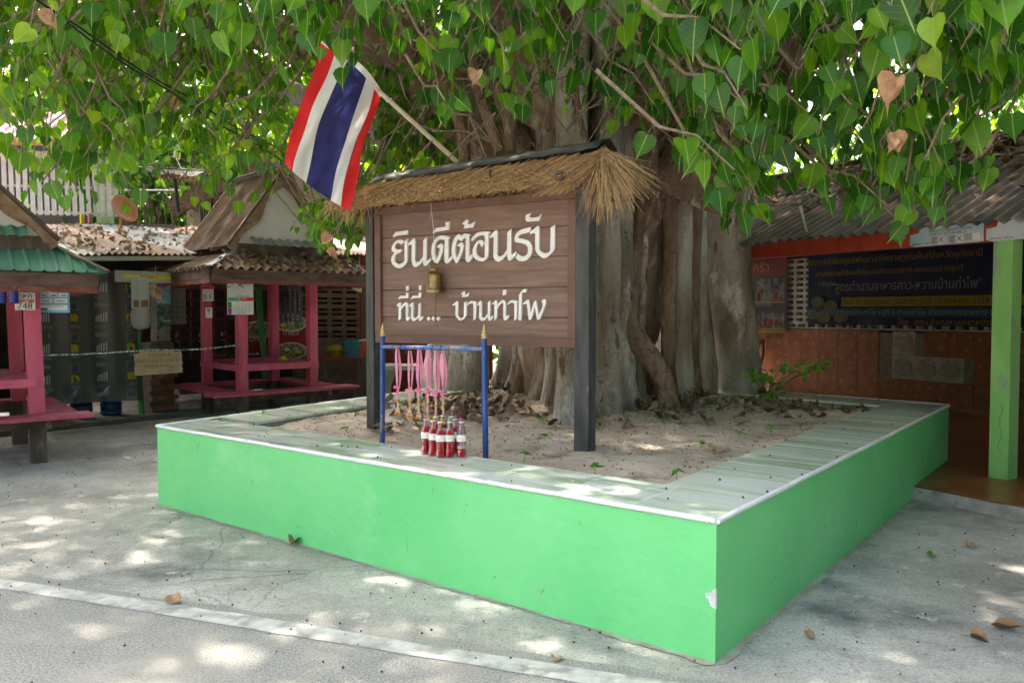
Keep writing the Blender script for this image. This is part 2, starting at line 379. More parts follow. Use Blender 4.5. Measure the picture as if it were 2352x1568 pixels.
m_scuf = [M('dark_green_scuff', (.05, .22, .07), (.10, .36, .13), sc=60, rough=.6), M('grey_scuff', (.30, .42, .32), (.36, .50, .38), sc=60, rough=.7), M('brown_scuff', (.16, .20, .10), (.2, .3, .14), sc=60, rough=.7)]
r_ = random.Random(12)
for k in range(34):
    front = k % 3 != 0; e_, n_ = (ux, nF) if front else (vx, nR); d_ = r_.uniform(.15, 4.4); z_ = r_.choice((r_.uniform(.06, .2), r_.uniform(.1, .55))); L_, W_ = r_.uniform(.008, .035), r_.uniform(.0015, .004); a_ = r_.choice((1.57, r_.uniform(0, 3.1)))
    if k in (4, 19): L_, W_ = .022, .007
    pts = [(L_ * math.cos(a_) * t_ + W_ * s_ * math.sin(a_) * (1.2 - abs(t_)) + r_.uniform(-.001, .001), z_ + L_ * math.sin(a_) * t_ - W_ * s_ * math.cos(a_) * (1.2 - abs(t_))) for t_, s_ in ((-1, 0), (-.3, -1), (.5, -1), (1, 0), (.4, 1), (-.4, 1))]
    mb = MB(); mb.prism(pts, v3(PA + e_ * d_ + n_ * .0012, 0), v3(e_, 0), (0, 0, 1), v3(n_, 0), .001); mb.build('scuff_mark', m_scuf[k % 3], planter)
# soil
n = 70; mb = MB(); vs = []
TC = Vector((.8, 8.0))
def soil_z(p):
    d = (Vector((p[0], p[1])) - TC).length
    z = .555 + .10 * math.exp(-((d / 2.0) ** 2)) + .012 * math.sin(p[0] * 5.1 + p[1] * 3.3) + .010 * math.sin(p[0] * 11 - p[1] * 8) + .006 * math.sin(p[0] * 23 + p[1] * 19)
    return z
INs = inset(quad_, .49)
for i in range(n + 1):
    for j in range(n + 1):
        a = INs[0].lerp(INs[1], i / n); b = INs[3].lerp(INs[2], i / n); p = a.lerp(b, j / n)
        k = min(i, j, n - i, n - j) / n; z = soil_z(p) * min(1, .985 + k * 2)
        vs.append((p.x, p.y, min(z, .59 + .2 * k) + .006 * nr.random()))
mb.add(vs, [(i * (n + 1) + j, (i + 1) * (n + 1) + j, (i + 1) * (n + 1) + j + 1, i * (n + 1) + j + 1) for i in range(n) for j in range(n)])
tag(mb.build('soil', m_soil, smooth=True), kind='structure')
# ================================================================== THE BODHI TREE
def leaf_mat(name, dark, mid, light, transl=.45, yellow=(.22, .36, .025), obj_random=False, veins=True, ycut=.965):
    m = bpy.data.materials.new(name); m.use_nodes = True; t = m.node_tree; t.nodes.clear(); L = t.links.new
    out = nd(t, 'ShaderNodeOutputMaterial')
    if obj_random: rv = nd(t, 'ShaderNodeObjectInfo').outputs['Random']
    else: rv = nd(t, 'ShaderNodeAttribute', attribute_name='rnd').outputs['Fac']
    cr = nd(t, 'ShaderNodeValToRGB'); e = cr.color_ramp.elements; e[0].position = 0; e[0].color = c4(dark); e[1].position = .85; e[1].color = c4(light)
    k = e.new(.45); k.color = c4(mid); k = e.new(ycut); k.color = c4(light); k = e.new(min(1, ycut + .02)); k.color = c4(yellow); L(rv, cr.inputs[0]); col = cr.outputs[0]
    g = nd(t, 'ShaderNodeNewGeometry'); n = nd(t, 'ShaderNodeTexNoise'); n.inputs['Scale'].default_value = 14; n.inputs['Detail'].default_value = 4; L(g.outputs['Position'], n.inputs['Vector'])
    mr = nd(t, 'ShaderNodeMapRange'); mr.inputs[1].default_value = .3; mr.inputs[2].default_value = .7; mr.inputs[3].default_value = .8; mr.inputs[4].default_value = 1.18; L(n.outputs['Fac'], mr.inputs[0])
    mx = nd(t, 'ShaderNodeMix', data_type='RGBA', blend_type='MULTIPLY'); mx.inputs[0].default_value = 1; L(col, mx.inputs[6]); L(mr.outputs[0], mx.inputs[7]); col = mx.outputs[2]
    nrm = None
    if veins:
        uv = nd(t, 'ShaderNodeUVMap'); uv.uv_map = 'UVMap'; sp = nd(t, 'ShaderNodeSeparateXYZ'); L(uv.outputs[0], sp.inputs[0])
        ab = nd(t, 'ShaderNodeMath', operation='ABSOLUTE'); L(sp.outputs[0], ab.inputs[0])
        # side veins: y + .55|x| repeats
        ma = nd(t, 'ShaderNodeMath', operation='MULTIPLY_ADD'); L(ab.outputs[0], ma.inputs[0]); ma.inputs[1].default_value = -.6; L(sp.outputs[1], ma.inputs[2])
        ml = nd(t, 'ShaderNodeMath', operation='MULTIPLY'); L(ma.outputs[0], ml.inputs[0]); ml.inputs[1].default_value = 6.2
        fr = nd(t, 'ShaderNodeMath', operation='PINGPONG'); L(ml.outputs[0], fr.inputs[0]); fr.inputs[1].default_value = .5
        sv = nd(t, 'ShaderNodeMapRange'); sv.inputs[1].default_value = 0; sv.inputs[2].default_value = .10; sv.inputs[3].default_value = .20; sv.inputs[4].default_value = 0; L(fr.outputs[0], sv.inputs[0])
        mv = nd(t, 'ShaderNodeMapRange'); mv.inputs[1].default_value = .010; mv.inputs[2].default_value = .028; mv.inputs[3].default_value = 1.0; mv.inputs[4].default_value = 0; L(ab.outputs[0], mv.inputs[0])
        vm = nd(t, 'ShaderNodeMath', operation='MAXIMUM'); L(sv.outputs[0], vm.inputs[0]); L(mv.outputs[0], vm.inputs[1])
        m3 = nd(t, 'ShaderNodeMix', data_type='RGBA'); L(vm.outputs[0], m3.inputs[0]); L(col, m3.inputs[6]); m3.inputs[7].default_value = (.24, .34, .09, 1); col = m3.outputs[2]
    df = nd(t, 'ShaderNodeBsdfDiffuse'); tr = nd(t, 'ShaderNodeBsdfTranslucent'); gl = nd(t, 'ShaderNodeBsdfGlossy'); gl.inputs['Roughness'].default_value = .40
    hs = nd(t, 'ShaderNodeHueSaturation'); hs.inputs['Hue'].default_value = .472; hs.inputs['Saturation'].default_value = 1.15; hs.inputs['Value'].default_value = 1.9; L(col, hs.inputs['Color'])
    L(col, df.inputs['Color']); L(hs.outputs[0], tr.inputs['Color'])
    a = nd(t, 'ShaderNodeMixShader'); a.inputs[0].default_value = transl; L(df.outputs[0], a.inputs[1]); L(tr.outputs[0], a.inputs[2])
    b = nd(t, 'ShaderNodeMixShader'); b.inputs[0].default_value = .022; L(a.outputs[0], b.inputs[1]); L(gl.outputs[0], b.inputs[2]); L(b.outputs[0], out.inputs[0])
    return m
GD, GM, GL = (.014, .075, .007), (.032, .138, .008), (.105, .26, .010)
m_leafo = leaf_mat('heart_leaf', GD, GM, GL, obj_random=True, ycut=.95)
m_leaf = leaf_mat('heart_leaf_mass', GD, GM, GL)
m_leafc = leaf_mat('high_canopy_leaf', GD, GM, GL, veins=False)
m_leafb = leaf_mat('background_leaf', (.020, .07, .008), (.045, .13, .012), (.12, .24, .015), veins=False)
m_dry = M('dry_leaf', (.30, .165, .085), (.44, .27, .16), sc=20, rough=.85, bump=.5, bsc=60, ovar=.25)
m_twig = M('grey_brown_twig', (.16, .11, .075), (.25, .19, .14), sc=30, rough=.9)
m_petiole = flat('petiole', (.22, .30, .07), .6)

# leaf templates: (x, y, z) with the stalk end at the origin and the drip tip at y = -1.22
_R = [(.20, .12), (.43, .0), (.50, -.27), (.36, -.60), (.10, -.88), (.02, -1.04)]
def full_template():
    v = [(0, .015, 0), (0, -.28, 0), (0, -.60, 0), (0, -.88, 0), (0, -1.24, 0)]
    for sgn in (1, -1): v += [(sgn * x, y, 0) for x, y in _R]
    f = []
    for k, o in ((1, 5), (-1, 11)):
        q = [(0, o + 1, o), (0, 1, o + 2, o + 1), (1, 2, o + 3, o + 2), (2, 3, o + 4, o + 3), (3, 4, o + 5, o + 4)]
        f += q if k == 1 else [x[::-1] for x in q]
    n = len(v)   # arched stalk, three sided
    for i, (py, pz) in enumerate(((.015, 0), (.28, .10), (.52, .06), (.62, -.10))):
        r_ = .013
        v += [(r_, py, pz), (-r_, py, pz), (0, py, pz + r_ * 1.6)]
    for i in range(3):
        a = n + i * 3
        for j in range(3): f.append((a + j, a + (j + 1) % 3, a + 3 + (j + 1) % 3, a + 3 + j))
    return np.array(v, float), f, n
T_FULL, F_FULL, N_BLADE = full_template()
T_MID = np.array([(0, .02, 0), (.36, .06, .05), (.49, -.28, .06), (.22, -.75, .03), (0, -1.22, 0), (-.22, -.75, .03), (-.49, -.28, .06), (-.36, .06, .05)], float)
F_MID = [(0, 4, 3, 2), (0, 2, 1), (0, 6, 5, 4), (0, 7, 6)]
T_LOW = np.array([(0, .05, 0), (.5, -.25, .05), (0, -1.15, 0), (-.5, -.25, .05)], float)
F_LOW = [(0, 2, 1), (0, 3, 2)]
def leaf_cloud(name, P, D, N, size, rv, T, F, mat_, fold=.18, curl=.16, wav=.03, uv=True):
    P, D, N, size = map(np.asarray, (P, D, N, size)); n = len(P); k = len(T)
    D = D / np.linalg.norm(D, axis=1)[:, None]; N = N - D * (N * D).sum(1)[:, None]; N = N / (np.linalg.norm(N, axis=1)[:, None] + 1e-9); X = np.cross(D, N)
    fo = fold * (.4 + 1.2 * nr.random(n)); cu = curl * (nr.random(n) * 2 - .6); tw = wav * nr.normal(size=(n, k))
    t = T[None, :, :]
    zz = t[..., 2] + np.abs(t[..., 0]) * fo[:, None] * np.where(np.abs(t[..., 0]) > .03, 1, 0) - (t[..., 1] ** 2) * cu[:, None] * (t[..., 1] < 0) + tw * (np.abs(t[..., 0]) > .05)
    co = P[:, None, :] + size[:, None, None] * (X[:, None, :] * t[..., 0:1] - D[:, None, :] * t[..., 1:2] + N[:, None, :] * zz[..., None])
    me = bpy.data.meshes.new(name); nv = n * k
    lens = np.array([len(f) for f in F]); idx = np.concatenate([np.array(f) for f in F])
    loops = (idx[None, :] + (np.arange(n) * k)[:, None]).ravel()
    me.vertices.add(nv); me.vertices.foreach_set('co', co.ravel().astype(np.float32))
    me.loops.add(len(loops)); me.loops.foreach_set('vertex_index', loops.astype(np.int32))
    ls = np.tile(lens, n); me.polygons.add(len(ls)); st = np.concatenate([[0], np.cumsum(ls)[:-1]])
    me.polygons.foreach_set('loop_start', st.astype(np.int32))
    me.update(calc_edges=True); me.validate()
    at = me.attributes.new('rnd', 'FLOAT', 'POINT'); at.data.foreach_set('value', np.repeat(np.asarray(rv), k).astype(np.float32))
    if uv:
        u = me.uv_layers.new(name='UVMap'); q = np.tile(T[idx][:, :2], (n, 1)); u.data.foreach_set('uv', q.ravel().astype(np.float32))
    me.materials.append(mat_); me.polygons.foreach_set('use_smooth', np.ones(len(ls), bool)); return me
def hang_dirs(n, spread=.35):
    d = np.stack([nr.normal(0, spread, n), nr.normal(0, spread, n), -np.ones(n)], 1); return d
def face_dirs(n, toward=(0, -1, .35), sp=.8):
    return np.array(toward)[None, :] + nr.normal(0, sp, (n, 3))

tree = thing('bodhi_tree', 'huge old heart-leaved tree with a fluted trunk of fused roots growing in the planter', 'tree', (TC.x, TC.y, .55))
def bark(name, c1, c2, c3, sc=3.0):
    m = M(name, c1, c2, sc=sc, rough=.9, bump=.8, bsc=30, c3=c3, sc3=3.2, lo=.55, hi=.64, c4_=(.12, .072, .045), sc4=4.0, lo4=.60, hi4=.66, stretch=(1, 1, .4), bdist=.03)
    t = m.node_tree; L = t.links.new; b = t.nodes['Principled BSDF']
    g = nd(t, 'ShaderNodeNewGeometry'); n = nd(t, 'ShaderNodeTexNoise'); n.inputs['Scale'].default_value = 6; L(g.outputs['Position'], n.inputs['Vector'])
    ad = nd(t, 'ShaderNodeVectorMath', operation='MULTIPLY_ADD'); L(n.outputs['Color'], ad.inputs[0]); ad.inputs[1].default_value = (.12, .12, .18); L(g.outputs['Position'], ad.inputs[2])
    mp = nd(t, 'ShaderNodeMapping'); mp.inputs['Scale'].default_value = (1, 1, .75); L(ad.outputs[0], mp.inputs[0])
    v = nd(t, 'ShaderNodeTexVoronoi', feature='DISTANCE_TO_EDGE'); v.inputs['Scale'].default_value = 19; L(mp.outputs[0], v.inputs['Vector'])
    mr = nd(t, 'ShaderNodeMapRange'); mr.inputs[2].default_value = .035; mr.inputs[3].default_value = .30; L(v.outputs['Distance'], mr.inputs[0])
    n2 = nd(t, 'ShaderNodeTexNoise'); n2.inputs['Scale'].default_value = 2.2; L(g.outputs['Position'], n2.inputs['Vector'])
    r2 = nd(t, 'ShaderNodeMapRange'); r2.inputs[1].default_value = .50; r2.inputs[2].default_value = .62; L(n2.outputs['Fac'], r2.inputs[0])
    old = b.inputs['Base Color'].links[0].from_socket
    mx = nd(t, 'ShaderNodeMix', data_type='RGBA', blend_type='MULTIPLY'); L(r2.outputs[0], mx.inputs[0]); L(old, mx.inputs[6]); L(mr.outputs[0], mx.inputs[7]); L(mx.outputs[2], b.inputs['Base Color'])
    # fine horizontal rings
    m2 = nd(t, 'ShaderNodeMapping'); m2.inputs['Scale'].default_value = (4, 4, 60); L(ad.outputs[0], m2.inputs[0])
    n3 = nd(t, 'ShaderNodeTexNoise'); n3.inputs['Scale'].default_value = 1; n3.inputs['Detail'].default_value = 3; L(m2.outputs[0], n3.inputs['Vector'])
    oldb = [x for x in t.nodes if x.type == 'BUMP'][0]
    b2 = nd(t, 'ShaderNodeBump'); b2.inputs['Strength'].default_value = .5; b2.inputs['Distance'].default_value = .008; L(n3.outputs['Fac'], b2.inputs['Height']); L(oldb.outputs[0], b2.inputs['Normal'])
    b3 = nd(t, 'ShaderNodeBump'); b3.inputs['Strength'].default_value = .7; b3.inputs['Distance'].default_value = .035; L(mr.outputs[0], b3.inputs['Height']); L(b2.outputs[0], b3.inputs['Normal']); L(b3.outputs[0], b.inputs['Normal'])
    return m
m_bark = bark('pale_grey_bark', (.21, .17, .13), (.48, .43, .37), (.60, .56, .51))
m_bark2 = bark('brown_root_bark', (.14, .085, .052), (.27, .19, .13), (.40, .33, .265), 4.0)
def vnoise(p, s=1.0): return (math.sin(p[0] * 7.1 * s + p[2] * 2.3 * s) + math.sin(p[1] * 6.3 * s - p[2] * 3.1 * s + 1.3) + math.sin((p[0] + p[1]) * 4.7 * s + p[2] * 5.2 * s)) / 3
def column(name, path, rads, m_, n=22, flute=.09, seed=0):
    """a root or stem: smooth path through the given points"""
    K = len(path); pts = []; rr = []; NS = 44
    P = [Vector(p) for p in path]
    for i in range(NS + 1):
        t = i / NS * (K - 1); k = min(int(t), K - 2); u = t - k
        p0, p1, p2, p3 = P[max(k - 1, 0)], P[k], P[k + 1], P[min(k + 2, K - 1)]
        q = .5 * ((2 * p1) + (p2 - p0) * u + (2 * p0 - 5 * p1 + 4 * p2 - p3) * u * u + (3 * p1 - p0 - 3 * p2 + p3) * u ** 3)
        pts.append(q); rr.append(rads[k] * (1 - u) + rads[k + 1] * u)
    ph = seed * 1.7
    def jit(i, j, p):
        a = 2 * math.pi * j / n
        return 1 + flute * math.sin(3 * a + ph + .05 * i) + flute * .7 * math.sin(5 * a - ph * 2 + .11 * i) + .08 * vnoise((p.x + math.cos(a) * .15, p.y + math.sin(a) * .15, p.z), 1.7) + .035 * vnoise((p.x + math.cos(a) * .3, p.y + math.sin(a) * .3, p.z * 1.6), 4.0)
    mb = MB(); mb.tube(pts, rr, n, True, jit); return mb.build(name, m_, tree, smooth=True)
# heart of the trunk
column('trunk', [(.75, 8.3, .2), (.78, 8.25, 1.5), (.85, 8.2, 3), (.95, 8.15, 4.5), (1.1, 8.1, 6.5)], [.60, .72, .95, 1.15, .9], m_bark2, 64, .05, 1)
# columns round it: base pixel position, width, lean to the crown
def base(px, py, z=.50): p = at_z(px, py, z); return p
cols = [
    (1345, 972, .06, .09, None, .97), (1412, 975, .05, .08, None, .99), (1452, 962, .075, .11, None, .96), (1478, 955, .06, .09, None, .9), (1585, 944, .055, .08, None, .99), (1634, 925, .06, .1, None, 1.0), (1675, 922, .07, .1, None, 1.0), (1725, 918, .10, .12, None, 1.0), (1090, 915, .09, .12, None, .95), (1165, 918, .06, .1, None, .9), (1212, 938, .05, .08, None, .9), (1250, 958, .045, .07, None, .92), (1285, 980, .06, .09, None, .95), (1325, 985, .06, .09, None, .95), (1545, 955, .07, .1, None, .97),  # px, py, r_base, r_top, mid shift (dx,dy), material
    (1012, 912, .20, .22, m_bark, 1.10), (1066, 915, .24, .22, m_bark, 1.0), (1142, 908, .11, .17, m_bark, .9), (1190, 928, .10, .15, m_bark2, .9),
    (1233, 952, .095, .13, m_bark2, .9), (1267, 968, .085, .15, m_bark, .92), (1306, 996, .125, .16, m_bark, .96), (1362, 968, .08, .13, m_bark2, .95),
    (1396, 984, .125, .15, m_bark, 1.0), (1430, 968, .10, .12, m_bark, .98), (1572, 948, .11, .14, m_bark, 1.0), (1600, 935, .09, .12, m_bark2, .98),
    (1620, 928, .10, .15, m_bark, 1.0), (1650, 915, .22, .30, m_bark, 1.02), (1702, 920, .25, .32, m_bark, 1.04), (1500, 930, .10, .13, m_bark2, .8)]
for i, (px, py, rb, rt, m_, k) in enumerate(cols):
    if m_ is None: m_ = (m_bark2, m_bark)[i % 2]
    b = base(px, py); d = Vector((b.x - TC.x, b.y - TC.y, 0)); d2 = d.copy()
    def pt(f, z, sx=0): return (TC.x + d.x * f + sx, TC.y + d.y * f + .1 * (z - .5) / 4, z)
    f1 = .90 if d.length > 1.3 else .97; f3 = .84 if d.length > 1.3 else .95
    column('root', [pt(1.05, .30), pt(1.0, .55), pt(.97 * k if k < 1 else .97, 1.0), pt((1 + f1) / 2 * .97, 1.7), pt(f1, 2.5), pt(f3, 3.6), pt(f3 * .92, 5.2)],
           [rb * 1.45, rb * 1.10, rb * .95, rb * .92, rb * .95, (rb + rt) / 2, rt], m_, 20, .07, i)
# the bent root that stands like a leg, and the dark loop beside it
q = at_z(1532, 966, .52); t0 = Vector((1.72, 6.95, 2.7))
column('bent_root', [(q.x + .04, q.y - .02, .36), (q.x + .02, q.y, .62), (q.x - .06, q.y + .03, .95), (q.x - .24, q.y + .10, 1.22), (q.x - .34, q.y + .16, 1.42), (q.x - .33, q.y + .2, 1.8), (q.x - .22, q.y + .25, 2.3), (q.x - .2, q.y + .35, 3.2)], [.14, .11, .095, .10, .09, .062, .05, .045], m_bark2, 20, .05, 3)
column('bent_root', [(q.x - .30, q.y + .05, .38), (q.x - .31, q.y + .08, .66), (q.x - .36, q.y + .12, .9), (q.x - .34, q.y + .16, 1.2)], [.11, .085, .09, .11], m_bark, 16, .06, 5)
# limbs
def limb(name, path, rads, m_=None, n=14): return column(name, path, rads, m_ or m_bark2, n, .05, len(path))
limb('limb', [(1.6, 7.6, 2.6), (2.0, 7.3, 3.4), (2.6, 6.9, 4.0), (3.4, 6.3, 4.5), (4.6, 5.4, 5.2), (6.0, 4.6, 5.8)], [.38, .30, .24, .20, .16, .1])
limb('limb', [(2.3, 7.0, 3.55), (2.75, 6.7, 3.72), (3.1, 6.5, 3.68)], [.14, .09, .07])
limb('limb', [(0.0, 7.9, 3.0), (-.9, 7.6, 3.9), (-2.2, 7.0, 4.6), (-4.0, 6.2, 5.2), (-6, 5.4, 5.8)], [.4, .30, .22, .17, .1])
limb('limb', [(.4, 7.4, 3.4), (.1, 6.2, 4.6), (-.4, 4.6, 5.2), (-.8, 2.8, 5.6), (-1, .8, 5.9)], [.4, .28, .22, .16, .1])
limb('limb', [(1.2, 7.5, 3.4), (1.6, 6.0, 4.8), (2.2, 4.2, 5.4), (2.8, 2.2, 5.8)], [.36, .26, .2, .12])
limb('limb', [(2.6, 4.0, 5.5), (4.2, 2.0, 5.4), (6.2, -.6, 5.6)], [.16, .13, .07])  # unseen limb added to carry the extra shading leaves front right
limb('limb', [(.8, 8.8, 3.4), (.9, 10.6, 5.0), (1.2, 13.0, 6.0)], [.4, .28, .15])
limb('limb', [(-.6, 8.6, 3.4), (-2.4, 9.6, 4.6), (-5, 10.6, 5.6)], [.36, .24, .12])
limb('limb', [(-1.2, 7.8, 3.2), (-2.4, 7.6, 3.7), (-3.6, 7.2, 3.95), (-5.2, 6.8, 4.1)], [.13, .10, .08, .05], m_bark, 10)
# brown aerial roots and climbers hanging over the trunk face
r_ = random.Random(21)
mbv = MB()
for (x0, y0, x1, y1, dd, rr) in [(1085, 40, 1150, 350, 6.25, .055), (1130, 180, 1175, 350, 6.2, .05), (1045, 230, 1070, 420, 6.3, .06), (1245, 20, 1262, 300, 6.2, .03), (1330, 60, 1345, 330, 6.15, .025), (1475, 90, 1500, 420, 6.05, .03), (1520, 60, 1575, 400, 6.1, .035)]:
    a, b = at_y(x0, y0, dd + .25), at_y(x1, y1, dd); mid = (a + b) / 2 + Vector((r_.uniform(-.1, .1), 0, 0))
    column('aerial_root', [a, mid, b], [rr, rr * .9, rr * .8], m_bark2, 8, .05, int(x0))
for k in range(95):
    px, py = r_.uniform(900, 1700), r_.uniform(0, 340); a = at_y(px, py, r_.uniform(5.6, 6.4)); d = Vector((r_.uniform(-1, 1), r_.uniform(-.25, .25), r_.uniform(-1, .4))) * r_.uniform(.25, .7)
    m1 = a + d * .5 + Vector((r_.uniform(-.08, .08), 0, r_.uniform(-.05, .12))); mbv.tube([a, m1, a + d], [.007, .006, .004], 5, False)
o = mbv.build('tangle_of_creepers', m_twig, tree); o['kind'] = 'stuff'

# ------------------------------------------------------------------ foliage
YB = [(-120, 330), (40, 325), (75, 430), (130, 455), (230, 450), (270, 425), (300, 465), (345, 395), (400, 390), (435, 468), (510, 455), (560, 420), (610, 430), (655, 440), (690, 330), (730, 190), (800, 205), (880, 160), (960, 200),
      (1010, 250), (1050, 300), (1100, 250), (1180, 300), (1240, 260), (1300, 330), (1380, 320), (1460, 335), (1540, 320), (1600, 330), (1640, 500), (1690, 530), (1745, 500), (1765, 400), (1850, 405), (1890, 460), (1960, 430), (1985, 520), (2080, 540), (2185, 490), (2205, 320), (2352, 330), (2480, 330)]
def yb(x):
    for (a, b), (c, d) in zip(YB, YB[1:]):
        if a <= x <= c: return b + (d - b) * (x - a) / (c - a)
    return 300
UPZ = Vector((0, 0, 1))
leaves = []       # near leaves: pos, dir, normal, size, rnd
twigs = MB()
def spray(px, py, depth, nl=7, size=.115, bright=0.0, toward=(0, -1, .3), length=.42):
    """a drooping branchlet ending at (px, py), with long-stalked hanging leaves"""
    end = at_y(px, py, depth) + UPZ * size * .95; s = rnd.choice((-1, 1)); back = Vector((s * rnd.uniform(.2, .8), rnd.uniform(-.2, .9), rnd.uniform(.5, 1.1))).normalized() * length
    p2 = end + back; mid = (end + p2) / 2 + Vector((0, 0, .06)); twigs.tube([end, mid, p2, p2 + back * .9 + Vector((0, 0, .1))], [.004, .006, .009, .011], 5, False)
    for i in range(nl):
        t = i / max(1, nl - 1); b = end.lerp(mid, t * 2) if t < .5 else mid.lerp(p2, t * 2 - 1)
        sz = size * rnd.uniform(.58, 1.24) * (.8 if i < 1 else 1)
        off = Vector((rnd.gauss(0, .055), rnd.gauss(0, .055), -rnd.uniform(.01, .07)))
        d = Vector((off.x * 3.5 + rnd.gauss(0, .24), off.y * 3.5 + rnd.gauss(0, .24), -1))
        nm = Vector(toward) + Vector((rnd.gauss(0, .85), rnd.gauss(0, .6), rnd.gauss(0, .35)))
        r0 = min(1, max(0, rnd.betavariate(1.6, 2.2) * .9 + bright))  # bright lightens the leaf colour; raised on the left to paint in backlight
        leaves.append((b + off, d, nm, sz, r0))
# large close sprays
for px, py, dp in [(470, 95, 3.9), (450, 60, 4.2), (520, 60, 4.0), (620, 190, 4.1), (680, 120, 3.9), (700, 60, 3.7), (640, 40, 3.8), (745, 110, 4.2), (120, 110, 4.3), (300, 120, 4.6), (380, 150, 4.8), (215, 60, 4.5), (50, 190, 4.9), (130, 240, 5.2), (270, 390, 5.2), (130, 430, 5.4), (180, 420, 5.3), (205, 380, 5.5), (300, 405, 5.3)]:
    spray(px, py, dp, 6, .125, .18)
for px, py, dp in [(770, 150, 4.6), (800, 190, 4.7), (835, 170, 4.8), (905, 80, 4.0), (960, 60, 3.9), (1000, 50, 4.0), (1060, 70, 4.3), (1040, 190, 4.5), (1060, 270, 4.6), (1030, 290, 4.7), (1135, 120, 4.4), (1170, 210, 4.4), (1140, 250, 4.6), (1195, 285, 4.7), (1300, 145, 4.4), (1290, 210, 4.5), (1370, 100, 4.2), (1370, 230, 4.6), (1390, 290, 4.7), (1420, 310, 4.8), (1500, 40, 3.9), (1460, 80, 4.0), (1540, 60, 3.7), (1505, 290, 4.6), (1540, 200, 4.3), (1575, 250, 4.5), (1610, 120, 3.9), (1650, 80, 3.7), (1490, 150, 4.2), (1550, 310, 4.8), (1330, 30, 4.0), (1200, 30, 4.1)]:
    spray(px, py, dp, 6, .12, -.05)
for px, py, dp in [(1700, 180, 3.4), (1730, 60, 3.2), (1760, 130, 3.5), (1820, 70, 3.1), (1700, 290, 3.9), (1840, 200, 3.7), (1720, 380, 4.2), (1680, 500, 4.4), (1665, 470, 4.5), (1700, 430, 4.4), (1725, 470, 4.5), (1790, 290, 4.0), (1870, 330, 3.9), (1930, 250, 3.7), (1955, 300, 3.8), (1990, 420, 4.0), (1930, 350, 4.0), (1900, 440, 4.2), (2010, 400, 3.9), (2045, 450, 3.9), (2080, 475, 3.8), (2110, 455, 3.7), (2160, 440, 3.7), (2060, 440, 4.0), (2140, 440, 3.8), (2010, 160, 3.0), (2045, 90, 2.9), (2130, 110, 2.9), (2230, 60, 2.9), (2300, 170, 3.0), (2335, 100, 2.9), (2180, 40, 2.8), (1960, 60, 2.9), (1900, 110, 3.1), (2260, 230, 3.6), (2310, 290, 3.9), (2330, 250, 3.7), (2080, 210, 3.3), (2205, 180, 3.4)]:
    spray(px, py, dp, 6, .125, -.05)
for px, py, dp in [(95, 455, 5.3), (135, 470, 5.2), (175, 475, 5.4), (215, 470, 5.5), (60, 345, 5.0), (300, 485, 5.3), (435, 490, 5.8), (470, 450, 6.0), (520, 480, 6.2), (590, 460, 6.4), (640, 450, 6.0), (350, 400, 5.6), (20, 320, 5.1)]: spray(px, py, dp, 6, .105, .2)
for px, py, dp in [(1672, 545, 4.5), (1705, 530, 4.4), (1740, 500, 4.4), (2070, 560, 4.2), (2100, 540, 4.1), (2040, 520, 4.1), (2165, 520, 4.0), (1990, 500, 4.2), (1900, 480, 4.3), (2185, 490, 4.0)]: spray(px, py, dp, 6, .105, 0)
# mid-distance sprays: fill the band of foliage
def fill(n, x0, x1, d0, d1, size, bright, ytop=-90, below=0, skip=None, nl=7):
    k = 0; tries = 0
    while k < n and tries < n * 12:
        tries += 1; px = rnd.uniform(x0, x1); top = ytop; bot = yb(px) - 40 + below
        if bot < top + 10: continue
        py = rnd.uniform(top, bot)
        if skip and skip(px, py): continue
        spray(px, py, rnd.uniform(d0, d1), nl, size * rnd.uniform(.85, 1.1), bright + (.15 if px < 650 else 0)); k += 1  # left sprays get a lighter leaf colour for the backlit look
flagskip = lambda x, y: (630 < x < 900 and 130 < y < 520)
trunkskip = lambda x, y: (1000 < x < 1720 and rnd.random() < .35 + .5 * min(1, max(0, y / 330)))
fill(170, -100, 700, 5.0, 7.0, .105, .06, skip=flagskip)
fill(150, -100, 1000, 6.5, 9.5, .10, .10, skip=lambda x, y: False)
fill(26, 900, 1750, 4.2, 5.8, .105, -.08, skip=trunkskip)
fill(140, 1640, 2480, 3.4, 5.6, .115, -.06)
fill(330, -120, 1020, 9.5, 13.5, .12, .16, below=30)
fill(150, 1740, 2480, 9.0, 13.0, .115, .14, below=-30)
fill(60, 1750, 2480, 5.5, 8.5, .105, .08, below=-10)
# creeper leaves low on the trunk face, darker and small
for k in range(42):
    px, py = rnd.uniform(1000, 1700), rnd.uniform(40, 335); spray(px, py, rnd.uniform(5.5, 5.9), 4, .075, -.2, length=.2)
# foliage seen between flag, sign and hut
for k in range(46):
    px, py = rnd.uniform(735, 870), rnd.uniform(480, 590); spray(px, py, rnd.uniform(7.3, 8.3), 6, .09, .1)
for k in range(90):
    px, py = rnd.uniform(840, 1080), rnd.uniform(180, 410); spray(px, py, rnd.uniform(7.0, 9.0), 7, .095, .12)
o = twigs.build('twigs', m_twig, tree); o['kind'] = 'stuff'
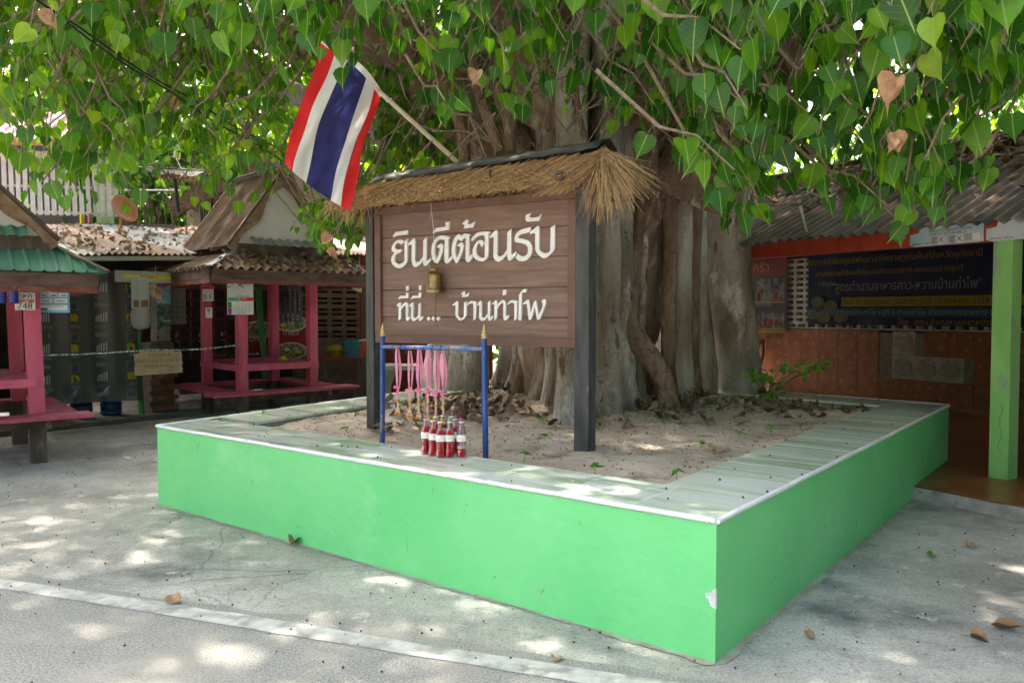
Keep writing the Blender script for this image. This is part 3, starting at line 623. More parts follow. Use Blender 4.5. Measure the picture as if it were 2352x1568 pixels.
# the 300 that show largest are leaves of their own
leaves.sort(key=lambda q: -(q[3] / max(.5, q[0].y)))
variants = []
for k in range(14):
    me = leaf_cloud('leaf', [(0, 0, 0)], [(0, 0, -1)], [(0, -1, 0)], [1.0], [0.0], T_FULL, F_FULL, m_leafo); variants.append(me)
nb = 0; rest = []
for q in leaves:
    pr = q[0]; vis = abs(pr.x / pr.y) < .66 and pr.y > 1 and (pr.z - 1.5) / pr.y < .40
    if vis and nb < 298:
        D = Vector(q[1]).normalized(); Nn = Vector(q[2]); Nn = (Nn - D * Nn.dot(D)).normalized(); X = D.cross(Nn)
        # template axes: x -> X, -z(tip) -> D, -y(normal) -> N
        base_m = Matrix((X, -Nn, -D)).transposed().to_4x4(); base_m.translation = q[0]
        mt = WM[tree].inverted() @ base_m @ Matrix.Scale(q[3], 4)
        link('leaf', variants[nb % 14], tree, mt); nb += 1
    else: rest.append(q)
A = lambda i: np.array([tuple(q[i]) if i < 3 else q[i] for q in rest])
me = leaf_cloud('foliage', A(0), A(1), A(2), A(3), A(4), T_FULL, F_FULL, m_leaf)
me.transform(WM[tree].inverted()); o = link('foliage', me, tree); o['kind'] = 'stuff'
# high crown above the frame: shades the whole place
def crown(n, x0, x1, y0, y1, size, zlo, zhi, seed):
    P = []; g = np.random.default_rng(seed)
    nc = n // 30; cx = g.uniform(x0, x1, nc); cy = g.uniform(y0, y1, nc)
    zb = np.maximum(zlo, 1.95 + .43 * np.maximum(cy, 0)); cz = zb + .35 + g.random(nc) ** 1.3 * np.maximum(.8, zhi - zb)
    P = np.stack([np.repeat(cx, 30), np.repeat(cy, 30), np.repeat(cz, 30)], 1) + g.normal(0, 1, (nc * 30, 3)) * np.array([.55, .55, .33])
    lim = 1.8 + .405 * np.maximum(P[:, 1], 0) + .25
    keep = P[:, 2] > np.maximum(lim, zlo - .3)
    thin = np.repeat((cx > -9) & (cx < -1.6) & (cy < 8.5) & (g.random(nc) < .28), 30)
    return P[keep & ~thin]
Pc = crown(104000, -10.5, 8.5, 1.6, 16.5, .15, 3.9, 9.5, 5)
Pc = np.concatenate([Pc, crown(26000, 2.6, 10.5, -3.5, 3.2, .15, 4.0, 8.0, 6)])  # extra unseen leaves added front right to shade the planter's right wall
n = len(Pc)
me = leaf_cloud('upper_foliage', Pc, hang_dirs(n, .8), face_dirs(n, (0, -.2, .8), .7), nr.uniform(.13, .21, n), nr.beta(1.6, 2.2, n), T_LOW, F_LOW, m_leafc, uv=False)
me.transform(WM[tree].inverted()); o = link('upper_foliage', me, tree); o['kind'] = 'stuff'
LETTERS = """221,2070 252,2101 372,2107 369,2078 244,2071 231,2061
332,2025 316,2037 296,2042 272,2040 249,2031 228,2015 214,1997 209,1979 211,1965 222,1956 238,1945 224,1931 211,1916 205,1898 208,1878 218,1859 236,1844 256,1833 277,1829 303,1829 324,1838 347,1857 362,1876 365,1884 366,2044 337,2028 336,1880 303,1863 286,1860 262,1864 246,1876 238,1890 238,1903 244,1919 257,1932 275,1942 294,1946 303,1949 313,1971 289,1968 266,1970 251,1975 242,1984 241,1998 249,2011 263,2018 280,2018 291,2011 303,2003
373,2007 423,2044 430,2045 437,2041 440,2033 437,1890 441,1878 449,1868 462,1867 482,1875 502,1893 515,1909 517,2026 548,2049 546,1888 550,1878 558,1877 569,1883 586,1896 590,1884 580,1867 561,1850 541,1839 527,1837 518,1845 514,1856 512,1879 502,1865 479,1846 456,1834 436,1832 422,1840 411,1855 405,1873 406,1957 409,1992 403,2000 394,2000 373,1993
604,2079 637,2110 695,2113 720,2113 723,2117 723,2139 718,2146 762,2148 755,2137 753,2090 630,2083 615,2069
763,2038 725,2047 695,2052 670,2050 649,2044 627,2030 610,2012 600,1990 594,1963 592,1934 597,1904 606,1877 631,1844 653,1856 670,1880 694,1930 702,1959 704,1973 698,1987 685,1996 678,1995 642,1976 645,1967 664,1966 670,1960 670,1948 662,1926 640,1877 630,1906 623,1938 625,1969 633,1996 645,2012 661,2023 676,2025 716,2021 714,1985 712,1869 719,1855 731,1849 749,1853 767,1867 778,1876 782,1885 778,1904 758,1884 751,1885 748,1894 748,2022
872,2128 911,2153 918,2152 926,2146 924,2132 921,2121 937,2119 955,2123 965,2128 973,2135 985,2135 965,2096 884,2091 893,2110 892,2122 886,2121 873,2121
943,2046 918,2052 890,2057 865,2038 858,2046 841,2053 828,2049 813,2038 796,2017 786,1994 780,1970 777,1943 778,1919 784,1897 796,1875 817,1847 830,1855 851,1885 875,1932 884,1960 885,1975 878,1987 866,1993 857,1993 826,1973 828,1969 845,1968 853,1962 854,1947 847,1924 824,1884 815,1908 811,1932 810,1956 816,1985 825,2009 837,2020 862,2002 887,2025 903,2021 902,1964 901,1872 907,1858 921,1852 937,1857 954,1877 963,1891 960,1910 943,1896 935,1896 932,1906 931,2034
1111,2058 1091,2060 1064,2061 1034,2061 1010,2058 991,2050 972,2034 952,2016 953,1999 959,1998 982,2013 1007,2029 1026,2035 1048,2036 1061,2034 1067,2026 1067,1883 1053,1878 1037,1879 1018,1888 1001,1903 995,1923 994,1946 999,1965 1010,1982 1017,1983 1026,1975 1034,1964 1036,1956 1041,1955 1060,1983 1056,1993 1045,2001 1029,2004 1013,2001 996,1990 980,1968 967,1949 963,1927 964,1902 973,1884 990,1869 1012,1858 1034,1854 1056,1854 1075,1865 1091,1884 1098,1904 1098,2040
1108,2024 1157,2065 1164,2066 1172,2062 1175,2056 1174,1901 1177,1890 1186,1883 1200,1882 1218,1889 1236,1907 1253,1927 1256,2043 1288,2068 1287,1903 1289,1893 1298,1891 1309,1898 1327,1910 1329,1897 1322,1884 1301,1865 1283,1853 1270,1851 1261,1858 1256,1871 1252,1894 1239,1881 1215,1860 1194,1848 1173,1846 1159,1855 1145,1871 1140,1887 1142,1977 1144,2012 1138,2020 1131,2019 1108,2013
1444,2164 1409,2156 1403,2145 1402,2129 1406,2115 1414,2108 1464,2108 1508,2109 1528,2152 1522,2153 1517,2144 1508,2137 1491,2133 1462,2133 1438,2135 1433,2141 1435,2150 1447,2158
1446,2071 1414,2066 1379,2061 1355,2052 1333,2037 1320,2018 1314,1998 1317,1980 1331,1972 1366,1966 1393,1960 1410,1950 1421,1934 1423,1915 1419,1897 1409,1884 1393,1877 1374,1876 1358,1883 1342,1896 1321,1870 1334,1857 1352,1846 1377,1842 1404,1846 1425,1859 1441,1876 1451,1898 1455,1923 1453,1948 1443,1966 1430,1978 1409,1987 1377,1995 1347,2002 1344,2008 1350,2019 1366,2026 1398,2031 1438,2040
1437,2036 1491,2072 1500,2074 1508,2071 1511,2062 1511,1927 1516,1914 1526,1902 1543,1894 1561,1890 1579,1893 1592,1901 1596,1913 1599,2058 1630,2075 1629,1916 1615,1896 1590,1875 1567,1860 1546,1857 1528,1864 1504,1883 1488,1901 1479,1918 1479,2019 1478,2027 1470,2028 1438,2023
349,1691 374,1696 373,1661 349,1658
473,1693 497,1699 496,1662 473,1659
273,1601 292,1621 344,1620 348,1624 349,1638 346,1642 376,1641 372,1637 371,1603 292,1601 282,1594
394,1601 415,1619 467,1621 471,1624 471,1640 469,1642 496,1643 494,1638 493,1604 413,1602 402,1593
255,1548 284,1570 292,1571 300,1566 301,1558 299,1539 315,1552 337,1569 345,1573 356,1570 367,1560 371,1545 369,1467 373,1460 377,1461 387,1469 390,1461 385,1451 372,1438 361,1432 353,1435 347,1448 345,1482 346,1539 342,1549 334,1547 318,1535 298,1512 297,1450 274,1431 277,1535 275,1542 268,1543 257,1541
376,1546 405,1568 412,1570 418,1566 420,1555 418,1472 421,1459 429,1454 439,1455 450,1461 466,1478 469,1554 489,1569 487,1470 490,1462 497,1461 513,1469 515,1460 509,1449 493,1437 479,1431 471,1437 467,1455 458,1447 442,1436 423,1430 412,1432 402,1442 396,1455 397,1532 395,1541 389,1541 377,1538
562,1468 580,1450 563,1432 546,1450
607,1468 624,1449 607,1432 590,1450
652,1467 670,1450 653,1432 635,1450
859,1629 885,1646 890,1647 894,1642 895,1636 893,1625 903,1624 915,1626 923,1631 926,1634 934,1634 919,1608 868,1606 874,1619 872,1625 860,1625
783,1550 820,1576 825,1577 831,1573 833,1567 832,1478 835,1469 846,1461 859,1457 871,1458 881,1463 885,1471 887,1565 908,1576 907,1475 895,1461 878,1445 863,1437 850,1437 839,1442 822,1459 809,1475 811,1538 811,1545 805,1548 783,1544
911,1552 944,1578 965,1577 996,1572 992,1561 990,1455 969,1438 969,1552 961,1558 948,1560 938,1558 913,1546
997,1551 1027,1576 1032,1577 1037,1575 1040,1569 1039,1470 1042,1462 1051,1458 1061,1460 1074,1469 1092,1487 1093,1564 1113,1578 1112,1470 1115,1464 1121,1464 1130,1470 1140,1476 1142,1465 1135,1457 1119,1442 1102,1438 1095,1445 1091,1464 1078,1452 1061,1440 1047,1436 1034,1439 1024,1448 1017,1458 1019,1533 1019,1545 1012,1549 998,1545
1126,1557 1156,1578 1162,1580 1169,1577 1172,1570 1171,1549 1192,1566 1207,1579 1216,1582 1224,1581 1235,1574 1243,1564 1244,1551 1242,1481 1245,1469 1250,1470 1263,1479 1268,1476 1267,1466 1257,1452 1244,1441 1234,1439 1227,1446 1222,1461 1222,1551 1219,1559 1212,1560 1198,1551 1179,1533 1169,1519 1169,1456 1147,1438 1148,1548 1146,1552 1142,1554 1126,1551
1219,1649 1246,1653 1245,1618 1218,1614
1253,1555 1283,1579 1303,1580 1342,1574 1335,1561 1333,1454 1312,1438 1313,1555 1306,1560 1293,1563 1283,1561 1255,1548
1413,1654 1390,1654 1371,1640 1351,1616 1349,1568 1346,1442 1369,1441 1373,1627 1376,1630 1408,1632
1380,1556 1415,1581 1424,1583 1431,1578 1444,1490 1468,1565 1487,1580 1507,1477 1531,1521 1538,1542 1537,1558 1528,1571 1546,1585 1554,1584 1563,1575 1565,1562 1560,1548 1542,1506 1518,1453 1495,1443 1476,1535 1452,1453 1430,1443 1424,1470 1414,1550 1409,1555 1382,1550"""
# ================================================================== WELCOME SIGN
SG0 = Vector((-1.077, 6.195, 0)); SGA = Vector((.842, -.539, 0)).normalized(); SGN = Vector((-.539, -.842, 0)).normalized()   # right, towards the viewer
UP = Vector((0, 0, 1))
def sg(s, z, n=0.0): return SG0 + SGA * s + UP * z + SGN * n
sign = thing('welcome_sign', 'brown plank welcome sign with raised cream Thai letters under a thatched roof', 'sign', tuple(sg(.9, .55)), -32.6)
m_steel = M('grey_black_steel', (.040, .038, .036), (.075, .072, .068), sc=14, rough=.6, bump=.15, bsc=120, c3=(.15, .145, .14), sc3=9, lo=.62, hi=.72, c4_=(.5, .48, .45), sc4=60, lo4=.72, hi4=.74, stretch=(1, 1, .3))
m_board = M('brown_wood_grain_board', (.150, .088, .062), (.200, .122, .088), sc=1.0, rough=.62, bump=.55, bsc=1.0, c3=(.255, .155, .11), sc3=1.1, lo=.5, hi=.75, stretch=(2.2, 2.2, 34), bdist=.004)
m_frame = M('dark_brown_frame', (.120, .062, .044), (.155, .082, .058), sc=5, rough=.55, bump=.15, bsc=50, c4_=(.5, .42, .36), sc4=70, lo4=.73, hi4=.75)
m_cream = M('cream_letter', (.66, .62, .56), (.74, .71, .66), sc=12, rough=.6)
m_creamside = m_cream
rotS = Matrix((SGA, -SGN, UP)).transposed()
for s, w in ((-.01, .075), (1.835, .105)):
    mb = MB(); mb.box(sg(s, (2.36 + .45) / 2, -.02), (w, .105, 1.91), rotS); mb.build('post', m_steel, sign)
# planks with dark open joints
zs = [1.30, 1.462, 1.665, 1.868, 2.064, 2.25]
for a, b in zip(zs, zs[1:]):
    mb = MB(); mb.box(sg(.92, (a + b) / 2, 0), (1.64, .016, b - a - .0065), rotS); mb.build('plank', m_board, sign)
mb = MB(); mb.box(sg(.92, 1.78, -.02), (1.66, .012, .98), rotS); mb.build('backing_panel', m_frame, sign)
for nm, c, d in (('frame_rail', (.92, 1.295), (1.74, .06)), ('frame_rail', (.92, 2.265), (1.74, .055)), ('frame_stile', (.075, 1.78), (.058, .906)), ('frame_stile', (1.762, 1.78), (.058, .906))):
    mb = MB(); mb.box(sg(c[0], c[1], .012), (d[0], .045, d[1]), rotS); mb.build(nm, m_frame, sign)
for line in LETTERS.split('\n'):
    pts = [tuple(float(x) / 1000 for x in p.split(',')) for p in line.split()]
    mb = MB(); mb.prism(pts, SG0 + SGN * .0085, SGA, UP, SGN, .016); mb.build('letter', m_cream, sign)
# roof frame
for s in (.0, 1.835):
    mb = MB(); mb.beam(sg(s, 2.335, -.36), sg(s, 2.335, .34), .04, .05); mb.beam(sg(s, 2.33, 0), sg(s, 2.47, 0), .05, .05); mb.build('rafter', m_steel, sign)
for n_, z_ in ((-.36, 2.27), (0, 2.44)):
    mb = MB(); mb.beam(sg(-.02, z_, n_), sg(2.1, z_, n_), .035, .035); mb.build('purlin', m_steel, sign)
# thatch: two slopes of loose straw, thick at the eaves
m_straw = M('dry_straw', (.40, .25, .12), (.60, .41, .21), sc=40, rough=.85, stretch=(1, 1, 1))
def straw_attr(): pass
m_straw2 = M('weathered_straw', (.20, .115, .058), (.34, .21, .11), sc=40, rough=.9)
def straw(mb, a, b, r, bend=0.0):
    mid = (a + b) / 2 + Vector((rnd.gauss(0, .012), rnd.gauss(0, .012), bend)); mb.tube([a, mid, b], [r, r, r * .5], 3, False)
for nm, sgn_ in (('thatch', 1), ('thatch', -1)):
    mb = MB()
    for k in range(5200 if sgn_ > 0 else 1500):
        mb.cur = 0 if rnd.random() < .62 else 1
        s = rnd.uniform(.08, 2.08); lay = rnd.random()
        # straw starts up under the ridge and runs down and to the left
        z0 = 2.475 + .02 * s; top = sg(s, z0 - lay * .05 - rnd.random() * .06, sgn_ * (.02 + rnd.random() * .14))
        n1 = sgn_ * (.31 + rnd.gauss(0, .03)); bot = sg(s - rnd.uniform(.10, .30) if sgn_ > 0 else s - rnd.uniform(0, .3), 2.300 + .016 * s - lay * .035 + rnd.gauss(0, .012), n1)
        straw(mb, top, bot, rnd.uniform(.0016, .0034), .012)
    for k in range(2600 if sgn_ > 0 else 300):   # short broken ends along the eave
        mb.cur = 1 if rnd.random() < .6 else 0
        s = rnd.uniform(-.12, 1.78); c = sg(s, 2.312 + .014 * s + rnd.gauss(0, .022), sgn_ * (.29 + rnd.gauss(0, .045)))
        d = Vector((rnd.gauss(0, 1), rnd.gauss(0, 1), rnd.gauss(-.3, .8))).normalized() * rnd.uniform(.02, .06); straw(mb, c, c + d, .0022)
    o = mb.build(nm, [m_straw, m_straw2], sign); o['kind'] = 'stuff'
mb = MB()    # fanned end tuft on the right, and the ragged left end
for k in range(230):
    mb.cur = 0 if rnd.random() < .75 else 1
    ap = sg(2.03 + rnd.gauss(0, .012), 2.495 + rnd.gauss(0, .012), .12 + rnd.gauss(0, .02)); a = rnd.uniform(-.20, 1.15) + rnd.gauss(0, .05)
    L_ = rnd.uniform(.32, .48); d = SGA * math.sin(a) * L_ + UP * (-math.cos(a) * L_) + SGN * rnd.uniform(-.1, .26); straw(mb, ap, ap + d, rnd.uniform(.0017, .0032), rnd.uniform(.0, .02))
for k in range(110):
    mb.cur = 0 if rnd.random() < .6 else 1
    ap = sg(.02 + rnd.gauss(0, .04), 2.36 + rnd.gauss(0, .03), .2 + rnd.gauss(0, .1)); a = rnd.uniform(-1.0, .1); L_ = rnd.uniform(.10, .26)
    straw(mb, ap, ap + SGA * math.sin(a) * L_ + UP * (-math.cos(a) * L_) + SGN * rnd.uniform(-.1, .15), .0024)
for k in range(80):
    ap = sg(rnd.uniform(1.75, 2.05), 2.44, .05); straw(mb, ap, ap + SGA * rnd.uniform(-.25, .1) + UP * -.2 + SGN * rnd.uniform(.1, .3), .0022)
o = mb.build('thatch_tufts', [m_straw, m_straw2], sign); o['kind'] = 'stuff'
mb = MB()    # folded black sheet over the ridge
N = 30
vs = []
for i in range(N + 1):
    s = .10 + 1.92 * i / N; z = 2.545 + .024 * s + .0025 * math.sin(i * 1.3); fr = .10 + .008 * math.sin(i * .9) + (.02 if i > 16 else 0)
    vs += [sg(s, z - .085 - .004 * math.sin(i * 1.9), fr + .055), sg(s, z - .02, fr - .04), sg(s, z, .0), sg(s, z - .06, -.11)]
mb.add(vs, [(i * 4 + j, i * 4 + j + 1, i * 4 + 5 + j, i * 4 + 4 + j) for i in range(N) for j in range(3)])
m_tar = M('black_ridge_sheet', (.028, .028, .03), (.055, .055, .058), sc=8, rough=.55, bump=.4, bsc=14, c3=(.12, .12, .12), sc3=6, lo=.6, hi=.72)
o = mb.build('ridge_cap', m_tar, sign, smooth=True)
md = o.modifiers.new('thick', 'SOLIDIFY'); md.thickness = .004
mb = MB(); mb.box(sg(1.30, 2.385, .30), (.012, .01, .085), rotS); mb.build('strap', m_steel, sign)

# ------------------------------------------------------------------ bell
m_brass = M('aged_brass', (.20, .135, .06), (.32, .21, .095), sc=16, rough=.42, metal=.85, bump=.35, bsc=60, c3=(.10, .075, .05), sc3=8, lo=.52, hi=.66, c4_=(.42, .20, .10), sc4=5, lo4=.6, hi4=.7)
m_wire = flat('galvanised_wire', (.45, .45, .45), .4, metal=.8)
bp = sg(.665, 0, .085)
bell = thing('hanging_bell', 'small aged brass temple bell hanging on a wire in front of the sign', 'bell', (bp.x, bp.y, 1.632))
B0 = Vector((bp.x, bp.y, 1.635))
mb = MB(); mb.lathe([(.0, .008), (.062, .004), (.0655, 0), (.0665, .006), (.064, .014), (.066, .018), (.0635, .026), (.0605, .030), (.058, .055), (.0585, .060), (.0565, .066), (.0560, .120), (.0575, .126), (.055, .132), (.050, .142), (.042, .150), (.030, .156), (.028, .166), (.031, .170), (.030, .178), (.022, .183), (0, .184)], B0, 32, False); mb.build('bell_body', m_brass, bell, smooth=True)
for a in range(4):
    t = R(45 + 90 * a); c, s_ = math.cos(t), math.sin(t); mb = MB()
    mb.box(B0 + Vector((c * .058, s_ * .058, .095)), (.006, .012, .062), Matrix.Rotation(t, 3, 'Z')); mb.build('bell_rib', m_brass, bell)
for a in (0, 90):
    t = R(a + 25); d = Vector((math.cos(t), math.sin(t), 0)); mb = MB()
    mb.tube([B0 + d * (.024 * math.cos(q)) + UP * (.183 + .034 * math.sin(q)) for q in [math.pi * i / 8 for i in range(9)]], .0042, 6); mb.build('crown_loop', m_brass, bell, smooth=True)
for a in (-1, 1):
    mb = MB(); d = SGA * a; mb.tube([B0 + d * .022 + UP * .18, B0 + d * .034 + UP * .192, B0 + d * .04 + UP * .212], [.006, .006, .001], 5); mb.build('crown_finial', m_brass, bell)
mb = MB(); mb.tube([B0 + UP * .214, B0 + UP * .30 + SGA * .002, B0 + UP * .45 - SGA * .004, sg(.645, 2.32, .10)], .0022, 5); mb.tube([sg(.648, 2.30, .10) + SGA * (.004 * math.sin(i * 1.6)) + UP * (-i * .012) for i in range(12)], .0016, 4)
mb.build('hanging_wire', m_wire, bell)
m_cordm = flat('brown_cord', (.11, .06, .045), .9)
mb = MB(); mb.lathe([(.004, -.005), (.011, .0), (.011, .012), (.005, .02)], B0 + UP * -.018 + SGA * .012, 8); mb.build('clapper', m_brass, bell)
mb = MB(); q0 = B0 + UP * -.02 + SGA * .012; mb.tube([q0, q0 + UP * -.04 + SGA * .006, q0 + UP * -.10 - SGA * .002, q0 + UP * -.16 - SGA * .008, q0 + UP * -.19 + SGA * .006, q0 + UP * -.235 + SGA * .02], .0022, 5); mb.build('pull_cord', m_cordm, bell)

# ------------------------------------------------------------------ flag on a leaning pole
m_pole = M('peeled_pale_pole', (.55, .47, .37), (.68, .60, .49), sc=10, rough=.7, stretch=(1, 1, 1), c3=(.40, .32, .24), sc3=16, lo=.6, hi=.68)
FD = 5.75
pole_b, pole_t = at_y(1050, 372, 6.05), at_y(735, 88, 5.35)
pole = thing('flagpole', 'pale wooden pole leaning out above the sign, the flag tied to it', 'pole', tuple(pole_b))
mb = MB(); mb.tube([pole_b, pole_b.lerp(pole_t, .35), pole_b.lerp(pole_t, .7), pole_t], [.019, .017, .015, .012], 10); mb.build('shaft', m_pole, pole, smooth=True)
def on_pole(px):
    t = (px - 1050) / (735 - 1050.); return pole_b.lerp(pole_t, t)
mb = MB(); q = on_pole(880); mb.tube([q + Vector((-.02, -.03, .02)), q + Vector((.0, -.03, -.03)), q + Vector((.03, -.02, .0))], .004, 5); mb.tube([q + Vector((-.02, -.035, .0)), q + Vector((-.05, -.03, .03))], .002, 4); mb.build('tie_string', flat('white_string', (.75, .75, .72), .8), pole)
flag = thing('flag', 'striped red, white and dark blue national flag hanging from the leaning pole', 'flag', tuple(on_pole(800)))
# corners of the cloth: hoist top/bottom along the pole, fly edge below
HT, HB = at_y(738, 92, 5.36), at_y(874, 216, 5.62)          # hoist ends
FT, FB = at_y(656, 372, 5.28), at_y(800, 487, 5.50)         # fly ends
def cloth_pt(u, v):     # u across the stripes (0 = left red edge), v along the fly
    h = HT.lerp(HB, u); f = FT.lerp(FB, u); p = h.lerp(f, v)
    # the upper hoist corner sags: cloth gathered near the pole
    p = p + Vector((.0, 0, -.03)) * math.sin(math.pi * u) * v
    p.x += -.02 * math.sin(math.pi * v) * (1 - u) + .018 * math.sin(v * 5 + u * 3) * v
    p.x += .05 * math.sin(math.pi * u) * (1 - v) ** 2
    fold = .060 * math.sin(u * 8.0 + v * 3.6 + .8 * math.sin(v * 4)) * (.35 + .65 * math.sin(math.pi * min(1, v + .15))) + .02 * math.sin(u * 21 + v * 7 + 1) * (.3 + v) + .012 * math.sin(v * 13 - u * 8)
    p.y += fold
    return p
m_red = M('flag_red', (.62, .018, .022), (.70, .028, .03), sc=6, rough=.75, bump=.2, bsc=8); m_white = M('flag_white', (.74, .73, .72), (.80, .79, .78), sc=5, rough=.8, c3=(.62, .55, .44), sc3=9, lo=.72, hi=.76)
m_blue = M('flag_blue', (.032, .034, .15), (.045, .048, .19), sc=6, rough=.8)
def cloth_trans(m):
    t = m.node_tree; L = t.links.new; b = t.nodes['Principled BSDF']; tr = nd(t, 'ShaderNodeBsdfTranslucent'); mx = nd(t, 'ShaderNodeMixShader'); mx.inputs[0].default_value = .28
    src = b.inputs['Base Color'].links[0].from_socket; L(src, tr.inputs['Color']); out = [x for x in t.nodes if x.type == 'OUTPUT_MATERIAL'][0]
    L(b.outputs[0], mx.inputs[1]); L(tr.outputs[0], mx.inputs[2]); L(mx.outputs[0], out.inputs[0])
for m_ in (m_red, m_white, m_blue): cloth_trans(m_)
bands = [(0, 1 / 6, m_red, 'red_stripe'), (1 / 6, 2 / 6, m_white, 'white_stripe'), (2 / 6, 4 / 6, m_blue, 'blue_stripe'), (4 / 6, 5 / 6, m_white, 'white_stripe'), (5 / 6, 1, m_red, 'red_stripe')]
for u0, u1, m_, nm in bands:
    nu, nv_ = 14 if u1 - u0 > .2 else 8, 60; mb = MB()
    mb.add([cloth_pt(u0 + (u1 - u0) * i / nu, .02 + .98 * j / nv_) for j in range(nv_ + 1) for i in range(nu + 1)], [(j * (nu + 1) + i, j * (nu + 1) + i + 1, (j + 1) * (nu + 1) + i + 1, (j + 1) * (nu + 1) + i) for j in range(nv_) for i in range(nu)])
    mb.build(nm, m_, flag, smooth=True)
mb = MB(); mb.add([cloth_pt(i / 20, .022) + Vector((0, -.003, 0)) for i in range(21)] + [cloth_pt(i / 20, -.028) + Vector((0, -.003, .0)) for i in range(21)], [(i, i + 1, 22 + i, 21 + i) for i in range(20)]); mb.build('hoist_sleeve', m_white, flag)

# ------------------------------------------------------------------ blue garland stand
m_bluep = M('chipped_blue_paint', (.022, .058, .19), (.035, .085, .26), sc=9, rough=.45, bump=.2, bsc=60, c3=(.20, .13, .11), sc3=13, lo=.60, hi=.66, stretch=(1, 1, .5))
m_blueb = M('flaking_blue_bar', (.05, .12, .36), (.09, .19, .48), sc=9, rough=.5, bump=.3, bsc=60, c3=(.24, .19, .18), sc3=14, lo=.50, hi=.58)
m_gold = M('gold_paint', (.50, .34, .12), (.62, .44, .17), sc=20, rough=.45, metal=.35)
RKL, RKR = Vector((-.892, 5.442, 0)), Vector((-.162, 4.901, 0)); RKA = (RKR - RKL).normalized()
rack = thing('garland_stand', 'blue metal stand with two gold spear tips on the planter edge', 'stand', tuple(RKL + UP * .58), math.degrees(math.atan2(RKA.y, RKA.x)))
rotR = Matrix((RKA, Vector((-RKA.y, RKA.x, 0)), UP)).transposed()
for p, dx in ((RKL, .012), (RKR, -.012)):
    mb = MB(); mb.beam(Vector((p.x, p.y, .50)), Vector((p.x, p.y, 1.335)) + RKA * dx, .025, .025, tuple(RKA)); mb.build('upright', m_bluep, rack)
    mb = MB(); mb.lathe([(.016, 0), (.019, .004), (.019, .012), (.014, .016), (.018, .022), (.016, .032), (.011, .036), (.014, .042), (.010, .056), (.006, .072), (.001, .092)], (p.x + RKA.x * dx, p.y + RKA.y * dx, 1.335), 10); mb.build('spear_tip', m_gold, rack, smooth=True)
mb = MB(); mb.tube([Vector((RKL.x, RKL.y, 1.262)), Vector((RKR.x, RKR.y, 1.272))], .013, 10); mb.build('crossbar', m_blueb, rack, smooth=True)
def rk(s, z, n=0.0): return RKL + RKA * s + UP * z + Vector((RKA.y, -RKA.x, 0)) * n
for s in (.115, .19, .235, .32, .40, .475, .55, .62):
    mb = MB(); zc = 1.262 + .011 * s; mb.tube([rk(s - .004, zc - .01, -.018), rk(s, zc + .018, 0), rk(s + .002, zc, .019), rk(s + .003, zc - .03, .014), rk(s - .012 if s in (.19,) else s + .003, zc - .042, .004), rk(s + .0, zc - .034, -.006)], .0025, 5); mb.build('hook', m_steel, rack, smooth=True)

# ------------------------------------------------------------------ garlands
m_ribbon = M('sheer_pink_ribbon', (.74, .26, .38), (.80, .34, .46), sc=8, rough=.5); cloth_trans(m_ribbon)
m_bow = M('pink_bow', (.80, .20, .36), (.85, .32, .46), sc=30, rough=.45); cloth_trans(m_bow)
m_bud = M('dried_white_blossom', (.46, .34, .20), (.58, .45, .29), sc=60, rough=.85); m_mari = M('orange_marigold', (.46, .17, .025), (.58, .24, .04), sc=60, rough=.9)
glab = ['pink ribbon garland nearest the left upright of the blue stand', 'thin pink ribbon garland second from the left on the stand', 'pink ribbon garland third from the left on the stand',
        'pink ribbon garland fourth from the left, its tassel hanging lowest', 'pink ribbon garland second from the right on the stand', 'pink ribbon garland with a twisted ribbon, rightmost on the blue stand']
def cyl_petal(mb, c, d, w):   # one pointed petal
    d = Vector(d); s = d.cross(Vector((0.3, -1, .2))).normalized() * w; mb.add([c, c + d * .5 + s, c + d, c + d * .5 - s, c + d * .5 + Vector((0, -.006, .0))], [(0, 1, 4), (1, 2, 4), (2, 3, 4), (3, 0, 4)])
